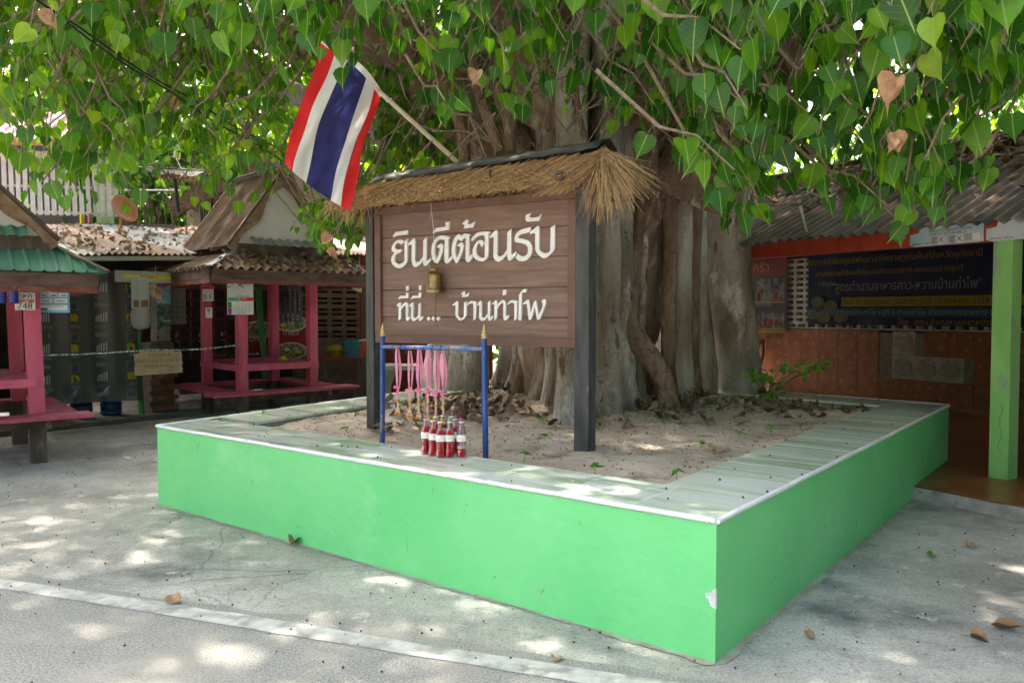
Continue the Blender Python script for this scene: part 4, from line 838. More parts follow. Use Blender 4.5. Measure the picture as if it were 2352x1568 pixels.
for gi, (s, ztop, zbow, zend, wd, lean) in enumerate([(.150, 1.235, .985, .815, .014, .012), (.265, 1.225, .985, .805, .011, .01), (.350, 1.235, .99, .80, .015, .004), (.425, 1.235, .985, .775, .014, .01), (.500, 1.235, .975, .785, .014, .005), (.555, 1.232, .985, .785, .013, .014)]):
    g = thing('garland', glab[gi], 'garland', tuple(rk(s, ztop)), 0, 'garlands hung on the blue stand')
    for side in (-1, 1):
        mb = MB(); row = []
        for i in range(13):
            t = i / 12; z = ztop + .018 * (1 - t) - (ztop - zbow) * t; ww = .85 * wd * (.55 + .5 * math.sin(math.pi * min(1, t * 1.1))) * (1 if gi != 5 else (.5 + .9 * abs(math.sin(3.0 * t + .4)))); cx = s + lean * t + .003 * math.sin(5 * t + gi)
            n_ = side * (.010 + .008 * math.sin(math.pi * t)) + .003 * math.sin(7 * t + gi); row += [rk(cx - ww, z, n_), rk(cx + .2 * ww, z, n_ + .003), rk(cx + ww, z, n_ - .001)]
        mb.add(row, [(i * 3 + j, i * 3 + j + 1, i * 3 + 4 + j, i * 3 + 3 + j) for i in range(12) for j in range(2)]); mb.build('ribbon', m_ribbon, g, smooth=True)
    cb = rk(s + lean, zbow, .012); mb = MB()
    for k in range(11):
        a = rnd.uniform(0, 6.28); cyl_petal(mb, cb, (rk(math.cos(a) * .03, math.sin(a) * .026, rnd.uniform(.004, .02)) - rk(0, 0, 0)), .009)
    for sx in (-1, 1): cyl_petal(mb, cb, rk(sx * .014, -.055, .004) - rk(0, 0, 0), .006)
    mb.build('bow', m_bow, g)
    z = zbow - .02; k = 0
    segs = []
    while z > zend + .02:
        mari = (k % 6 == 4); h = .016 if mari else rnd.uniform(.013, .018); segs.append((z, h, mari)); z -= h * .86; k += 1
    mb = MB(); mo = MB()
    for (zz, h, mari) in segs:
        c = rk(s + lean + rnd.gauss(0, .0015), zz - h, .010 + rnd.gauss(0, .0015))
        if mari: mo.lathe([(.004, h), (.010, h * .8), (.0145, h * .4), (.013, 0), (.004, .001)], c, 8)
        else: mb.lathe([(.003, h), (.0055, h * .8), (.0075, h * .35), (.0095, 0.0), (.004, .002)], c, 6)
    for sx in (-.008, .009):      # double tassel at the end
        zz = zend + .03
        for q in range(3): mb.lathe([(.003, .013), (.006, .009), (.0085, 0), (.003, .001)], rk(s + lean + sx * (1 + q * .3), zz - q * .011, .012), 6)
        mo.lathe([(.005, .012), (.011, .008), (.016, 0), (.006, .001)], rk(s + lean + sx * 1.9, zz - .034, .012), 8)
    mb.build('blossom_string', m_bud, g); mo.build('marigold_cups', m_mari, g)

# ------------------------------------------------------------------ red soda bottles
m_pet = bpy.data.materials.new('clear_plastic'); m_pet.use_nodes = True; _t = m_pet.node_tree; _t.nodes.clear()
_o = nd(_t, 'ShaderNodeOutputMaterial'); _a = nd(_t, 'ShaderNodeBsdfTransparent'); _a.inputs[0].default_value = (.93, .93, .93, 1); _g = nd(_t, 'ShaderNodeBsdfGlossy'); _g.inputs['Roughness'].default_value = .06; _lw = nd(_t, 'ShaderNodeLayerWeight'); _lw.inputs[0].default_value = .25; _m = nd(_t, 'ShaderNodeMixShader')
_t.links.new(_lw.outputs['Facing'], _m.inputs[0]); _t.links.new(_a.outputs[0], _m.inputs[1]); _t.links.new(_g.outputs[0], _m.inputs[2]); _t.links.new(_m.outputs[0], _o.inputs[0])
m_soda = bpy.data.materials.new('red_soda'); m_soda.use_nodes = True; b_ = m_soda.node_tree.nodes['Principled BSDF']
b_.inputs['Transmission Weight'].default_value = .22; b_.inputs['Roughness'].default_value = .12; b_.inputs['IOR'].default_value = 1.2; b_.inputs['Base Color'].default_value = (.72, .012, .03, 1)
m_label = M('white_bottle_label', (.74, .70, .66), (.78, .75, .72), sc=30, rough=.45)
m_labs = [flat('label_yellow', (.75, .60, .06)), flat('label_red', (.55, .04, .07)), flat('label_teal', (.03, .28, .22))]
m_capr = flat('white_cap_ring', (.78, .78, .77), .4); m_capg = flat('lime_cap_ring', (.35, .75, .10), .4)
m_str = {'pink': flat('pink_straw', (.85, .10, .42), .4), 'orange': flat('orange_straw', (.90, .32, .04), .4), 'green': flat('green_straw', (.25, .75, .12), .4)}
prof = [(.024, 0), (.029, .004), (.031, .012), (.030, .030), (.0255, .052), (.0275, .066), (.0255, .080), (.0295, .096), (.0300, .100), (.0300, .140), (.0295, .146), (.026, .165), (.0195, .185), (.0145, .200), (.0135, .215), (.0135, .228)]
blist = [  # px, py, ring, straw, fill, label
    (978, 1042, 'w', 'pink', .17, 'red soda bottle at the left end of the front row, pink straw'), (995, 1046, 'w', 'orange', .168, 'red soda bottle with an orange straw, second from the left in front'),
    (1012, 1050, 'w', 'orange', .166, 'red soda bottle with an orange straw beside the green-straw bottle'), (1033, 1050, 'w', 'green', .165, 'red soda bottle with the green straw, front row'),
    (1060, 1050, 'w', 'pink', .055, 'half-empty soda bottle with foam, front right of the group'), (1046, 1041, 'g', 'pink', .168, 'red soda bottle with a lime ring, behind the half-empty one'),
    (1003, 1034, 'g', 'pink', .166, 'red soda bottle with a lime ring and pink straw, back row left'), (1037, 1034, 'w', 'pink', .166, 'red soda bottle with a white ring and pink straw, back row right'), (1018, 1031, 'w', 'orange', .165, 'red soda bottle hidden in the middle of the back row')]
for px, py, ring, stw, fill_, lab in blist:
    p = at_z(px, py, .6185); sc_ = 1.0
    bt = thing('soda_bottle', lab, 'bottle', tuple(p), rnd.uniform(-30, 60), 'red soda bottles on the planter edge')
    mb = MB(); mb.lathe([(r * sc_, z) for r, z in prof] + [(r * sc_ - .0008, z) for r, z in prof[::-1]], p, 24, True); mb.build('bottle', m_pet, bt, smooth=True)
    lv = []
    for r, z in prof:
        if z < fill_: lv.append((max(.004, r - .0016), z + .002))
    lv.append((np.interp(fill_, [z for r, z in prof], [r for r, z in prof]) - .0016, fill_))
    mb = MB(); mb.lathe([(0.001, .003)] + lv + [(.001, fill_)], p, 24, True); mb.build('drink', m_soda, bt, smooth=True)
    mb = MB(); mb.lathe([(.0304, .101), (.0304, .139)], p, 24, False); lb = mb.build('label_band', m_label, bt, smooth=True)
    for k in range(9):    # flat print on the band
        a = R(200 + k * 17 + rnd.uniform(-4, 4)); z = rnd.choice((.133, .122, .112)); mb = MB(); c = p + Vector((math.cos(a), math.sin(a), 0)) * .0307 + UP * z; tx = Vector((-math.sin(a), math.cos(a), 0)); w_, h_ = rnd.uniform(.003, .005), rnd.uniform(.002, .004)
        if z > .13: h_ = .002; w_ = .006
        mb.prism([(w_ * math.cos(t), h_ * math.sin(t)) for t in [i * 1.05 for i in range(6)]], c, tx, UP, (math.cos(a), math.sin(a), 0), .0003); mb.build('print', m_labs[0] if z > .13 else rnd.choice(m_labs), lb)
    if fill_ < .1:
        mb = MB(); mb.lathe([(.02, fill_ + .001), (.0265, fill_ + .003), (.0262, fill_ + .014), (.018, fill_ + .02), (.0, fill_ + .018)], p, 16, False); mb.build('foam', M('pink_foam', (.72, .5, .52), (.82, .68, .68), sc=300, rough=.6), bt, smooth=True)
    mb = MB(); mb.lathe([(.0135, .212), (.0165, .213), (.0165, .218), (.0135, .219)], p, 18, False); mb.build('cap_ring', m_capr if ring == 'w' else m_capg, bt, smooth=True)
    a = rnd.uniform(0, 6.28); mb = MB(); mb.tube([p + Vector((math.cos(a) * .015, math.sin(a) * .015, .012)), p + Vector((-math.cos(a) * .006, -math.sin(a) * .006, .242 + rnd.uniform(-.004, .01)))], .0036, 8); mb.build('straw', m_str[stw], bt, smooth=True)
# ================================================================== PINK PICNIC HUTS
m_pink = M('pink_gloss_paint', (.50, .078, .135), (.61, .115, .185), sc=7, rough=.5, bump=.4, bsc=22, c3=(.45, .075, .12), sc3=4, lo=.58, hi=.68, stretch=(1, 1, .35), c4_=(.20, .07, .06), sc4=22, lo4=.70, hi4=.73, bdist=.006)
m_pinkb = M('worn_pink_plank', (.37, .062, .10), (.48, .092, .145), sc=9, rough=.55, bump=.4, bsc=30, c3=(.26, .07, .08), sc3=6, lo=.56, hi=.68, ovar=.08)
m_oldw = M('weathered_dark_timber', (.085, .06, .045), (.16, .12, .095), sc=5, rough=.9, bump=.6, bsc=25, c3=(.22, .19, .165), sc3=4, lo=.58, hi=.7, stretch=(1, 1, .3))
m_fascia = M('brown_stained_board', (.085, .05, .036), (.15, .095, .07), sc=5, rough=.85, bump=.5, bsc=30, c3=(.20, .15, .12), sc3=3, lo=.58, hi=.72, stretch=(1, 1, 3))
m_barge = M('carved_bargeboard', (.20, .12, .07), (.32, .22, .15), sc=7, rough=.9, bump=.4, bsc=30, c3=(.12, .045, .03), sc3=4, lo=.55, hi=.65)
m_cream2 = M('dirty_cream_panel', (.50, .47, .43), (.60, .57, .53), sc=3, rough=.8, c3=(.38, .34, .30), sc3=3, lo=.6, hi=.75, c4_=(.2, .17, .15), sc4=50, lo4=.72, hi4=.74)
m_rust = M('rusty_corrugated_iron', (.17, .095, .065), (.30, .20, .15), sc=4, rough=.75, bump=.3, bsc=60, c3=(.38, .36, .34), sc3=2.0, lo=.60, hi=.74, c4_=(.10, .06, .045), sc4=12, lo4=.62, hi4=.7, ovar=.2)
m_greenroof = M('green_metal_roofing', (.085, .23, .17), (.13, .31, .235), sc=3, rough=.5, bump=.15, bsc=80, c3=(.20, .26, .20), sc3=3, lo=.55, hi=.7, c4_=(.34, .30, .24), sc4=26, lo4=.70, hi4=.73, ovar=.08)
m_silver = M('grey_corrugated_iron', (.20, .205, .21), (.31, .315, .32), sc=6, rough=.6, c3=(.17, .12, .09), sc3=5, lo=.58, hi=.7)

def hut(label, loc, deg, La, Lb, bz, roofm, prof, pitch, amp, P):
    """local frame: x along the front face, y into the hut, posts at the corners of La x Lb"""
    h = thing('picnic_hut', label, 'hut', loc, deg, 'pink picnic huts beside the planter')
    def B(name, c, d, m_, rot=None): mb = MB(); mb.box(c, d, rot); return mb.build(name, m_, h, local=True)
    pw = P['pw']
    for (x, y) in ((0, 0), (La, 0), (0, Lb), (La, Lb)):
        mb = MB(); r_ = random.Random(int(x * 31 + y * 17 + La * 7)); mb.beam((x + P['lean'], y, bz), (x, y, P['ptop']), pw, pw, (1, .0, 0)); mb.build('post', m_pink, h, local=True)
        mb = MB(); mb.beam((x + P['lean'] * 1.15, y, -.02), (x + P['lean'], y, bz - .001), pw * 1.02, pw * 1.05, (1, 0, 0)); mb.build('post_foot', m_oldw, h, local=True)
    tz = P['tz']   # table
    n = 4
    for k in range(n): B('table_plank', (La / 2, Lb * (k + .5) / n, tz - .012), (La - pw - .01 if 0 < k < n - 1 else La - pw - .01, Lb / n - .008, .024), m_pinkb)
    for y in (-pw * .55, Lb + pw * .55): B('table_rail', (La / 2, y, tz - .06), (La + .08, .035, .085), m_pink)
    for x in (-pw * .55, La + pw * .55): B('table_rail', (x, Lb / 2, tz - .062), (.035, Lb + .08, .083), m_pink)
    bw, ov = P['bw'], P['ov']   # benches: planks all round
    B('bench_plank', (La / 2, -pw / 2 - bw / 2 + .02, bz - .018), (La + 2 * ov + .25, bw, .036), m_pinkb)
    B('bench_plank', (La / 2, Lb + pw / 2 + bw / 2, bz - .018), (La + 2 * ov, bw, .036), m_pinkb)
    B('bench_plank', (-pw / 2 - bw / 2, Lb / 2 + .12, bz - .016), (bw, Lb + .1, .034), m_pinkb)
    B('bench_plank', (La + pw / 2 + bw / 2, Lb / 2 + .12, bz - .016), (bw, Lb + .1, .034), m_pinkb)
    for y in (-pw * .75, Lb + pw * .75): B('bench_bearer', (La / 2, y, bz - .085), (La + 2 * ov - .12, .05, .095), m_oldw)
    for x in (-pw * .5 - .026, La + pw * .5 + .026): B('bench_bearer', (x, Lb / 2, bz - .08), (.05, Lb + 2 * ov - .1, .09), m_oldw)
    # roof skirt
    ez, tz2 = P['ez'], P['sz']; eo = P['eo']; io = P['io']
    x0, x1, y0, y1 = -eo, La + eo, -eo, Lb + eo
    sl = math.hypot(eo - io, tz2 - ez); cut = eo - io
    for o, ax, L_, ay in (((x0, y0, ez), (1, 0, 0), x1 - x0, (0, cut, tz2 - ez)), ((x1, y0, ez), (0, 1, 0), y1 - y0, (-cut, 0, tz2 - ez)), ((x1, y1, ez), (-1, 0, 0), x1 - x0, (0, -cut, tz2 - ez)), ((x0, y1, ez), (0, -1, 0), y1 - y0, (cut, 0, tz2 - ez))):
        mb = MB(); mb.corr_hip(o, ax, L_, ay, sl, cut, cut, pitch, amp, 8, prof); mb.build('skirt_roof', roofm, h, local=True)
    for (a, b) in (((x0, y0), (-io, -io)), ((x1, y0), (La + io, -io)), ((x0, y1), (-io, Lb + io)), ((x1, y1), (La + io, Lb + io))):
        mb = MB(); mb.beam((a[0], a[1], ez + .02), (b[0], b[1], tz2 + .025), .09, .012); mb.build('hip_cap', P['cap'], h, local=True)
    ff = .13
    for (p, q) in (((x0 + .07, y0 + .05), (x1 - .07, y0 + .05)), ((x0 + .05, y1 - .05), (x1 - .05, y1 - .05)), ((x0 + .055, y0 + .09), (x0 + .055, y1 - .09)), ((x1 - .055, y0 + .09), (x1 - .055, y1 - .09))):
        mb = MB(); mb.beam((p[0], p[1], ez - ff / 2 - .015), (q[0], q[1], ez - ff / 2 - .015), .024, ff); mb.build('fascia', m_fascia, h, local=True)
        # scalloped lower lip
        d = Vector((q[0] - p[0], q[1] - p[1], 0)); L_ = d.length; d.normalize(); pts = [(0, 0)] + [(L_ * i / 60, -.045 - .014 * abs(math.sin(i * .45))) for i in range(61)] + [(L_, 0)]
        mb = MB(); nn = Vector((-d.y, d.x, 0)); mb.prism(pts, Vector((p[0], p[1], ez - ff - .012)) + nn * -.006, d, UP, nn, .014); mb.build('scalloped_trim', P['trim'], h, local=True)
    for y in (0, Lb): B('plate_beam', (La / 2, y, P['ptop'] - .05), (La + 2 * eo - .3, .06, .1), m_oldw)
    for x in (0, La): B('plate_beam', (x, Lb / 2, P['ptop'] - .052), (.06, Lb + 2 * eo - .3, .096), m_oldw)
    # gable
    gz, az, gx0, gx1 = P['gz'], P['az'], -P['gw'], La + P['gw']; gy0, gy1 = -P['gy'], Lb + P['gy']; xm = (gx0 + gx1) / 2
    for y in (gy0 + .07, gy1 - .09):
        mb = MB(); mb.prism([(gx0 + .1, gz), (gx1 - .1, gz), (xm, az - .1)], (0, y, 0), (1, 0, 0), UP, (0, 1, 0), .015); mb.build('gable_panel', m_cream2, h, local=True)
        mb = MB(); mb.box((xm, y, gz - .06), (gx1 - gx0 - .05, .05, .14)); mb.build('gable_beam', m_oldw, h, local=True)
    mb = MB(); mb.corr((gx0 + .28, gy0 - .10, gz + .0), (1, 0, 0), gx1 - gx0 - .5, (0, .17, .10), .19, pitch if prof == 'wave' else .11, .014 if prof == 'wave' else .012, 8); mb.build('apron_flashing', P['apron'], h, local=True)
    for sgn, xe in ((-1, gx0 - .05), (1, gx1 + .05)):
        d = Vector((xe - xm, 0, gz - .03 - az)); L_ = d.length; ns = 3; wS = (gy1 - gy0) / ns
        for k in range(ns):
            mb = MB(); mb.corr((xm, gy0 + wS * k - .02, az + .004 * k), (0, 1, 0), wS + .03, d, L_ * (1 + .008 * k), P['gpitch'], P['gamp'], 6 if prof == 'wave' else 10, 1, 0, .004, prof); mb.build('roof_sheet', roofm, h, local=True)
        # wavy bargeboard under the verge
        t = d.normalized(); nrm = Vector((-t.z, 0, t.x)); nrm = nrm if nrm.z < 0 else -nrm
        pts = [(0, 0)] + [(L_ * i / 40, .10 + .035 * math.sin(i / 40 * 2 * math.pi * 2 + .6) * (1 if 4 < i < 37 else .3)) for i in range(41)] + [(L_, 0)]
        for y in (gy0, gy1 - .02):
            mb = MB(); mb.prism(pts, Vector((xm, y, az - .025)), t, nrm, (0, 1, 0), .02); mb.build('bargeboard', m_barge, h, local=True)
            mb = MB(); mb.beam(Vector((xm, y + .0, az + .012)), Vector((xe, y + .0, gz - .018)), .05, .03); mb.build('verge_strip', m_fascia, h, local=True)
    mb = MB(); mb.beam((xm, gy0 - .02, az + .03), (xm, gy1, az + .03), .2, .012); mb.build('ridge_cap', P['cap'], h, local=True)
    return h
hut2 = hut('brown tin-roofed picnic hut with pink posts, a calendar on its front post', (-3.674, 10.81, 0), 42, 1.05, 1.235, .43, m_rust, 'wave', .13, .026,
           dict(pw=.125, lean=0.0, ptop=2.06, tz=.80, bw=.36, ov=.42, ez=2.05, sz=2.28, eo=.72, io=.16, cap=m_silver, trim=M('faded_red_trim', (.17, .055, .04), (.25, .09, .065), sc=6, rough=.8), gz=2.40, az=3.46, gw=.22, gy=.24, apron=m_silver, gpitch=.076, gamp=.012))
hut1 = hut('green metal-roofed picnic hut with pink posts at the left edge', (-4.763 - 1.3 * math.cos(R(38)), 7.884 - 1.3 * math.sin(R(38)), 0), 38, 1.3, 1.44, .49, m_greenroof, 'rib', .12, .018,
           dict(pw=.135, lean=.035, ptop=1.98, tz=.86, bw=.33, ov=.36, ez=1.88, sz=2.15, eo=.58, io=.16, cap=m_fascia, trim=M('flaking_maroon_trim', (.16, .045, .035), (.24, .09, .07), sc=6, rough=.8, c3=(.34, .22, .16), sc3=5, lo=.6, hi=.66), gz=2.22, az=3.05, gw=.17, gy=.30, apron=m_greenroof, gpitch=.12, gamp=.018))
# ------------------------------------------------------------------ things hung on the huts
def hframe(h, x, y, z): return WM[h] @ Vector((x, y, z))
def panel(name, label, cat, c, ax, w_, h_, m_, th=.004, up=UP, group=None):
    """a flat sheet at c facing the side its right axis implies"""
    ax = Vector(ax).normalized(); nrm = ax.cross(Vector(up)).normalized()
    t = thing(name, label, cat, tuple(c), 0, group); mb = MB(); mb.box(c, (w_, th, h_), Matrix((ax, -nrm, up)).transposed()); mb.build('sheet', m_, t)
    return t, (lambda u, v, n=0.0: Vector(c) + ax * u + Vector(up) * v + nrm * (th / 2 + .0012 + n)), ax
def patch(t, F, ax, u, v, w_, h_, m_, name='print', n=0.0, up=UP):
    mb = MB(); mb.quad(F(u - w_ / 2, v - h_ / 2, n), F(u + w_ / 2, v - h_ / 2, n), F(u + w_ / 2, v + h_ / 2, n), F(u - w_ / 2, v + h_ / 2, n)); return mb.build(name, m_, t)
m_paper = M('printed_paper', (.62, .62, .60), (.70, .70, .68), sc=9, rough=.6); k_black = flat('black_ink', (.02, .02, .022)); k_red = flat('red_ink', (.50, .02, .025)); k_green = flat('green_ink', (.04, .22, .05)); k_teal = flat('teal_ink', (.12, .42, .40)); k_blue = flat('blue_ink', (.03, .08, .35)); k_purple = flat('purple_ink', (.28, .04, .22)); k_gray = flat('grey_ink', (.38, .38, .38)); k_yel = flat('yellow_ink', (.75, .58, .04)); k_sky = flat('sky_blue_ink', (.10, .40, .62)); k_white = flat('white_ink', (.74, .74, .73))
vh2 = Vector((math.cos(R(18)), math.sin(R(18)), 0))
# wall calendar on the front post of the brown hut
c = at_y(552, 679, 10.55); cal, F, ax = panel('wall_calendar', 'large wall calendar with a green plant picture on the hut post', 'calendar', c, (1, .12, 0), .335, .50, m_paper)
patch(cal, F, ax, 0, .11, .33, .28, flat('pale_picture', (.60, .62, .62)), 'picture')
for k in range(26):
    a = rnd.uniform(-.2, 3.3); q = rnd.uniform(.02, .10); mb = MB(); cx, cy = -.055 + math.cos(a) * q * .8, .13 + math.sin(a) * q * .9
    L_ = rnd.uniform(.03, .055); d = (math.cos(a), math.sin(a)); n_ = (-d[1], d[0]); mb.add([F(cx, cy, .0006 + k * 1e-4), F(cx + d[0] * L_ * .5 + n_[0] * .011, cy + d[1] * L_ * .5 + n_[1] * .011, .0006 + k * 1e-4), F(cx + d[0] * L_, cy + d[1] * L_, .0006 + k * 1e-4), F(cx + d[0] * L_ * .5 - n_[0] * .011, cy + d[1] * L_ * .5 - n_[1] * .011, .0006 + k * 1e-4)], [(0, 1, 2, 3)])
    mb.build('printed_leaf', flat('leaf_print_%d' % k, (.05 + .05 * rnd.random(), .22 + .16 * rnd.random(), .05)), cal)
lettering('SEHR', .032, F(.10, .235, .002), ax, UP, k_red, cal); lettering('2026', .034, F(.10, .205, .002), ax, UP, k_red, cal); lettering('แซงสี่ดันเบาดัง', .03, F(.03, -.005, .002), ax, UP, k_black, cal)
patch(cal, F, ax, -.085, -.048, .155, .05, k_teal, 'band', .001); patch(cal, F, ax, .083, -.046, .165, .048, k_red, 'band', .001); lettering('เอนดาโธ', .026, F(-.10, -.045, .002), ax, UP, k_black, cal); lettering('ไดฟิล์ม', .026, F(.05, -.042, .002), ax, UP, k_white, cal)
patch(cal, F, ax, -.135, -.12, .048, .075, k_green, 'band', .001); patch(cal, F, ax, -.135, -.203, .048, .085, k_purple, 'band', .001)
for r_i, row in enumerate((['', '', '', '1', '2', '3', '4'], ['5', '6', '7', '8', '9', '10', '11'], ['12', '13', '14', '15', '16', '17', '18'], ['19', '20', '21', '22', '23', '24', '25'], ['26', '27', '28', '29', '30', '', ''])):
    for q, s_ in enumerate(row):
        if s_: lettering(s_, .028, F(-.09 + q * .039, -.115 - r_i * .029, .002), ax, UP, k_red if q in (0, 1) and r_i > 0 and q == 0 else k_gray if q == 6 else k_blue, cal, 'date')
# notices on the left post
for (px, py, w_, h_, lab, kind) in ((478, 674, .155, .22, 'red-headed paper notice taped high on the hut post', 0), (480, 718, .095, .145, 'small white sticker with a pink emblem low on the hut post', 1)):
    c = at_y(px, py, 11.45); t, F, ax = panel('paper_notice', lab, 'notice', c, (1, .12, 0), w_, h_, m_paper)
    if kind == 0: patch(t, F, ax, 0, h_ * .38, w_ * .96, h_ * .2, k_red, 'heading'); patch(t, F, ax, -.04, -.05, .05, .085, k_gray, 'picture'); patch(t, F, ax, .03, -.04, .012, .07, k_green, 'picture'); lettering('โอนเงิน', .02, F(0, .03, .002), ax, UP, k_black, t)
    else: 
        mb = MB(); mb.prism([(.024 * math.cos(i * .524), .036 + .024 * math.sin(i * .524)) for i in range(12)], F(0, 0, 0), ax, UP, ax.cross(UP), .0005); mb.build('emblem', flat('magenta_ink', (.55, .03, .16)), t); lettering('9', .035, F(0, .036, .002), ax, UP, k_white, t); lettering('ขอบคุณ', .02, F(0, -.01, .002), ax, UP, k_black, t); lettering('ค่ะ', .018, F(0, -.035, .002), ax, UP, k_black, t)
c = at_y(476, 641, 11.35); t, F, ax = panel('wall_clock', 'dark framed rectangular clock under the brown hut eave', 'clock', c, (1, .12, 0), .30, .12, flat('dark_clock_face', (.05, .06, .06), .3), .03); patch(t, F, ax, 0, 0, .26, .085, flat('clock_dial', (.12, .13, .13), .3), 'dial')
# yellow hair clip left on the table
c = at_y(651, 815, 11.35); c.z = .803; t = thing('hair_clip', 'yellow plastic hair clip lying on the pink hut table', 'hair clip', tuple(c)); mb = MB()
for k in range(5): a = R(20 + 35 * k); mb.tube([c + Vector((0, 0, .012)), c + Vector((math.cos(a) * .05, 0, .02 + .03 * math.sin(a))), c + Vector((math.cos(a) * .075, 0, .008))], .007, 5)
mb.box(c + Vector((0, 0, .05)), (.05, .02, .025)); mb.build('claws', flat('yellow_plastic', (.75, .50, .03), .35), t)
# licence plate, poster and stickers on the green hut
c = at_y(58, 692, 7.72); c.z -= 0; t, F, ax = panel('licence_plate', 'old white vehicle number plate nailed to the pink post', 'plate', c, (1, .06, 0), .190, .168, M('worn_white_plate', (.52, .50, .44), (.64, .62, .57), sc=14, rough=.5, c3=(.3, .26, .2), sc3=12, lo=.62, hi=.66), .006)
patch(t, F, ax, .0, .004, .176, .03, M('faded_red_band', (.42, .10, .05), (.5, .2, .13), sc=20, rough=.6), 'band'); lettering('กหค', .082, F(0, .052, .002), ax, UP, flat('plate_green_black', (.03, .05, .035)), t); lettering('748', .085, F(-.0, -.047, .002), ax, UP, flat('plate_black', (.025, .03, .03)), t, squash=1.15); lettering('ลบ', .035, F(.02, .004, .003), ax, UP, k_white, t)
for u, v in ((-.09, 0), (.09, 0)): patch(t, F, ax, u, 0, .005, .165, k_white, 'rim', .001)
c = at_y(122, 683, 8.0); t, F, ax = panel('information_poster', 'light blue printed information poster hanging under the green hut eave', 'poster', c, (1, .03, 0), .325, .305, M('sky_blue_poster', (.12, .44, .64), (.16, .5, .70), sc=4, rough=.4))
patch(t, F, ax, 0, .085, .285, .062, k_white, 'panel'); 
for u in (-.10, 0, .10): patch(t, F, ax, u, .025, .088, .042, k_white, 'panel'); patch(t, F, ax, u + .01, .02, .05, .018, k_sky, 'picture', .001)
for u, w_ in ((-.072, .135), (.077, .135)): patch(t, F, ax, u, -.033, w_, .046, k_white, 'panel'); patch(t, F, ax, u, -.036, w_ * .6, .012, k_sky, 'picture', .001)
patch(t, F, ax, 0, -.10, .285, .05, k_white, 'panel'); patch(t, F, ax, -.09, -.116, .07, .016, flat('navy_ink', (.02, .03, .08)), 'panel', .001)
for u, v, w_, cc in ((-.11, .085, .04, k_sky), (-.05, .09, .045, k_gray), (.0, .075, .035, k_sky), (.05, .09, .05, k_blue), (.11, .098, .045, flat('pink_ink', (.7, .4, .42)))): patch(t, F, ax, u, v, w_, .026, cc, 'picture', .001)
lettering('ประกาศสำคัญของกรม', .016, F(0, .128, .002), ax, UP, k_white, t); lettering('สนใจสอบถามเพิ่มเติมที่เจ้าหน้าที่', .013, F(.02, -.09, .002), ax, UP, k_black, t)
c = at_y(83, 659, 7.95); t, F, ax = panel('paper_notice', 'small torn paper notice above the number plate', 'notice', c, (1, .04, 0), .10, .055, m_paper); patch(t, F, ax, .01, 0, .06, .03, k_gray)
# blue drink bottles hanging from the left hut
m_bb = M('blue_cleaner_bottle', (.02, .035, .20), (.03, .05, .28), sc=9, rough=.25); m_oc = flat('orange_nozzle', (.75, .28, .03), .4)
for i, px in enumerate((6, 33)):
    p = at_y(px, 697, 7.55); t = thing('cleaner_bottle', ('leftmost blue bottle with an orange cap hanging beside the plate', 'blue bottle with an orange cap hanging nearer the number plate')[i], 'bottle', tuple(p), 0, 'blue bottles hanging from the green hut')
    mb = MB(); mb.lathe([(.03, 0), (.038, .006), (.037, .03), (.039, .035), (.037, .065), (.039, .07), (.037, .1), (.039, .105), (.036, .125), (.02, .145), (.014, .15)], p, 16); mb.build('bottle', m_bb, t, smooth=True); mb = MB(); mb.lathe([(.015, .15), (.016, .165), (.009, .172), (.004, .19)], p, 10); mb.build('nozzle', m_oc, t, smooth=True)
# rope with a cardboard notice between the huts
m_rope = M('blue_white_rope', (.03, .12, .22), (.55, .62, .55), sc=1, rough=.8, stretch=(55, 20, 20), detail=1)
A_, B_, C_ = at_y(93, 816, 7.9), at_y(345, 803, 9.6), at_y(553, 791, 10.72)
t = thing('rope', 'blue and white twisted rope tied between the two pink huts', 'rope', tuple(A_)); mb = MB(); mb.tube([A_.lerp(B_, k / 10) - UP * .012 * math.sin(math.pi * k / 10) for k in range(11)] + [B_.lerp(C_, k / 10) - UP * .03 * math.sin(math.pi * k / 10) for k in range(1, 11)], .0085, 6); mb.build('strand', m_rope, t, smooth=True)
m_card = M('brown_cardboard', (.36, .255, .155), (.42, .31, .20), sc=2, rough=.9, stretch=(60, 10, 1))
cc = at_y(364, 833, 9.85); axc = Vector((1, .35, .035)).normalized(); upc = Vector((-.035, 0, 1)).normalized()
t = thing('cardboard_notice', 'torn cardboard notice with handwriting hung on the rope', 'notice', tuple(cc), 0); nrm = axc.cross(upc).normalized()
pts = [(-.27, -.145), (.27, -.135), (.275, -.08), (.262, -.05), (.28, -.02), (.268, .03), (.275, .08), (.26, .145), (-.268, .15), (-.272, .05), (-.262, 0), (-.275, -.06)]
mb = MB(); mb.prism(pts, cc, axc, upc, nrm, .005); mb.build('sheet', m_card, t); Fc = lambda u, v: cc + axc * u + upc * v + nrm * .0075
k_pencil = flat('dark_marker', (.10, .085, .06))
lettering('โปรดเลือก', .062, Fc(.02, .095), axc, upc, k_pencil, t); lettering('เสื้อตู้ ถ่ายรูปที่ เบอร์ 2', .055, Fc(-.02, .03), axc, upc, k_pencil, t); lettering('ขอบคุณนะคะ', .055, Fc(-.02, -.035), axc, upc, k_pencil, t); lettering('37', .07, Fc(.14, -.085), axc, upc, k_pencil, t)
def heart(cx, cy, s_): return [Fc(cx + s_ * 16 * math.sin(a) ** 3 / 17, cy + s_ * (13 * math.cos(a) - 5 * math.cos(2 * a) - 2 * math.cos(3 * a) - math.cos(4 * a)) / 17) for a in [i * 2 * math.pi / 24 for i in range(25)]]
for h_ in ((.14, -.08, .065), (.215, .055, .045), (0.02, -.115, .018)): mb = MB(); mb.tube(heart(*h_), .0022, 4, False); mb.build('drawn_heart', k_pencil, t)
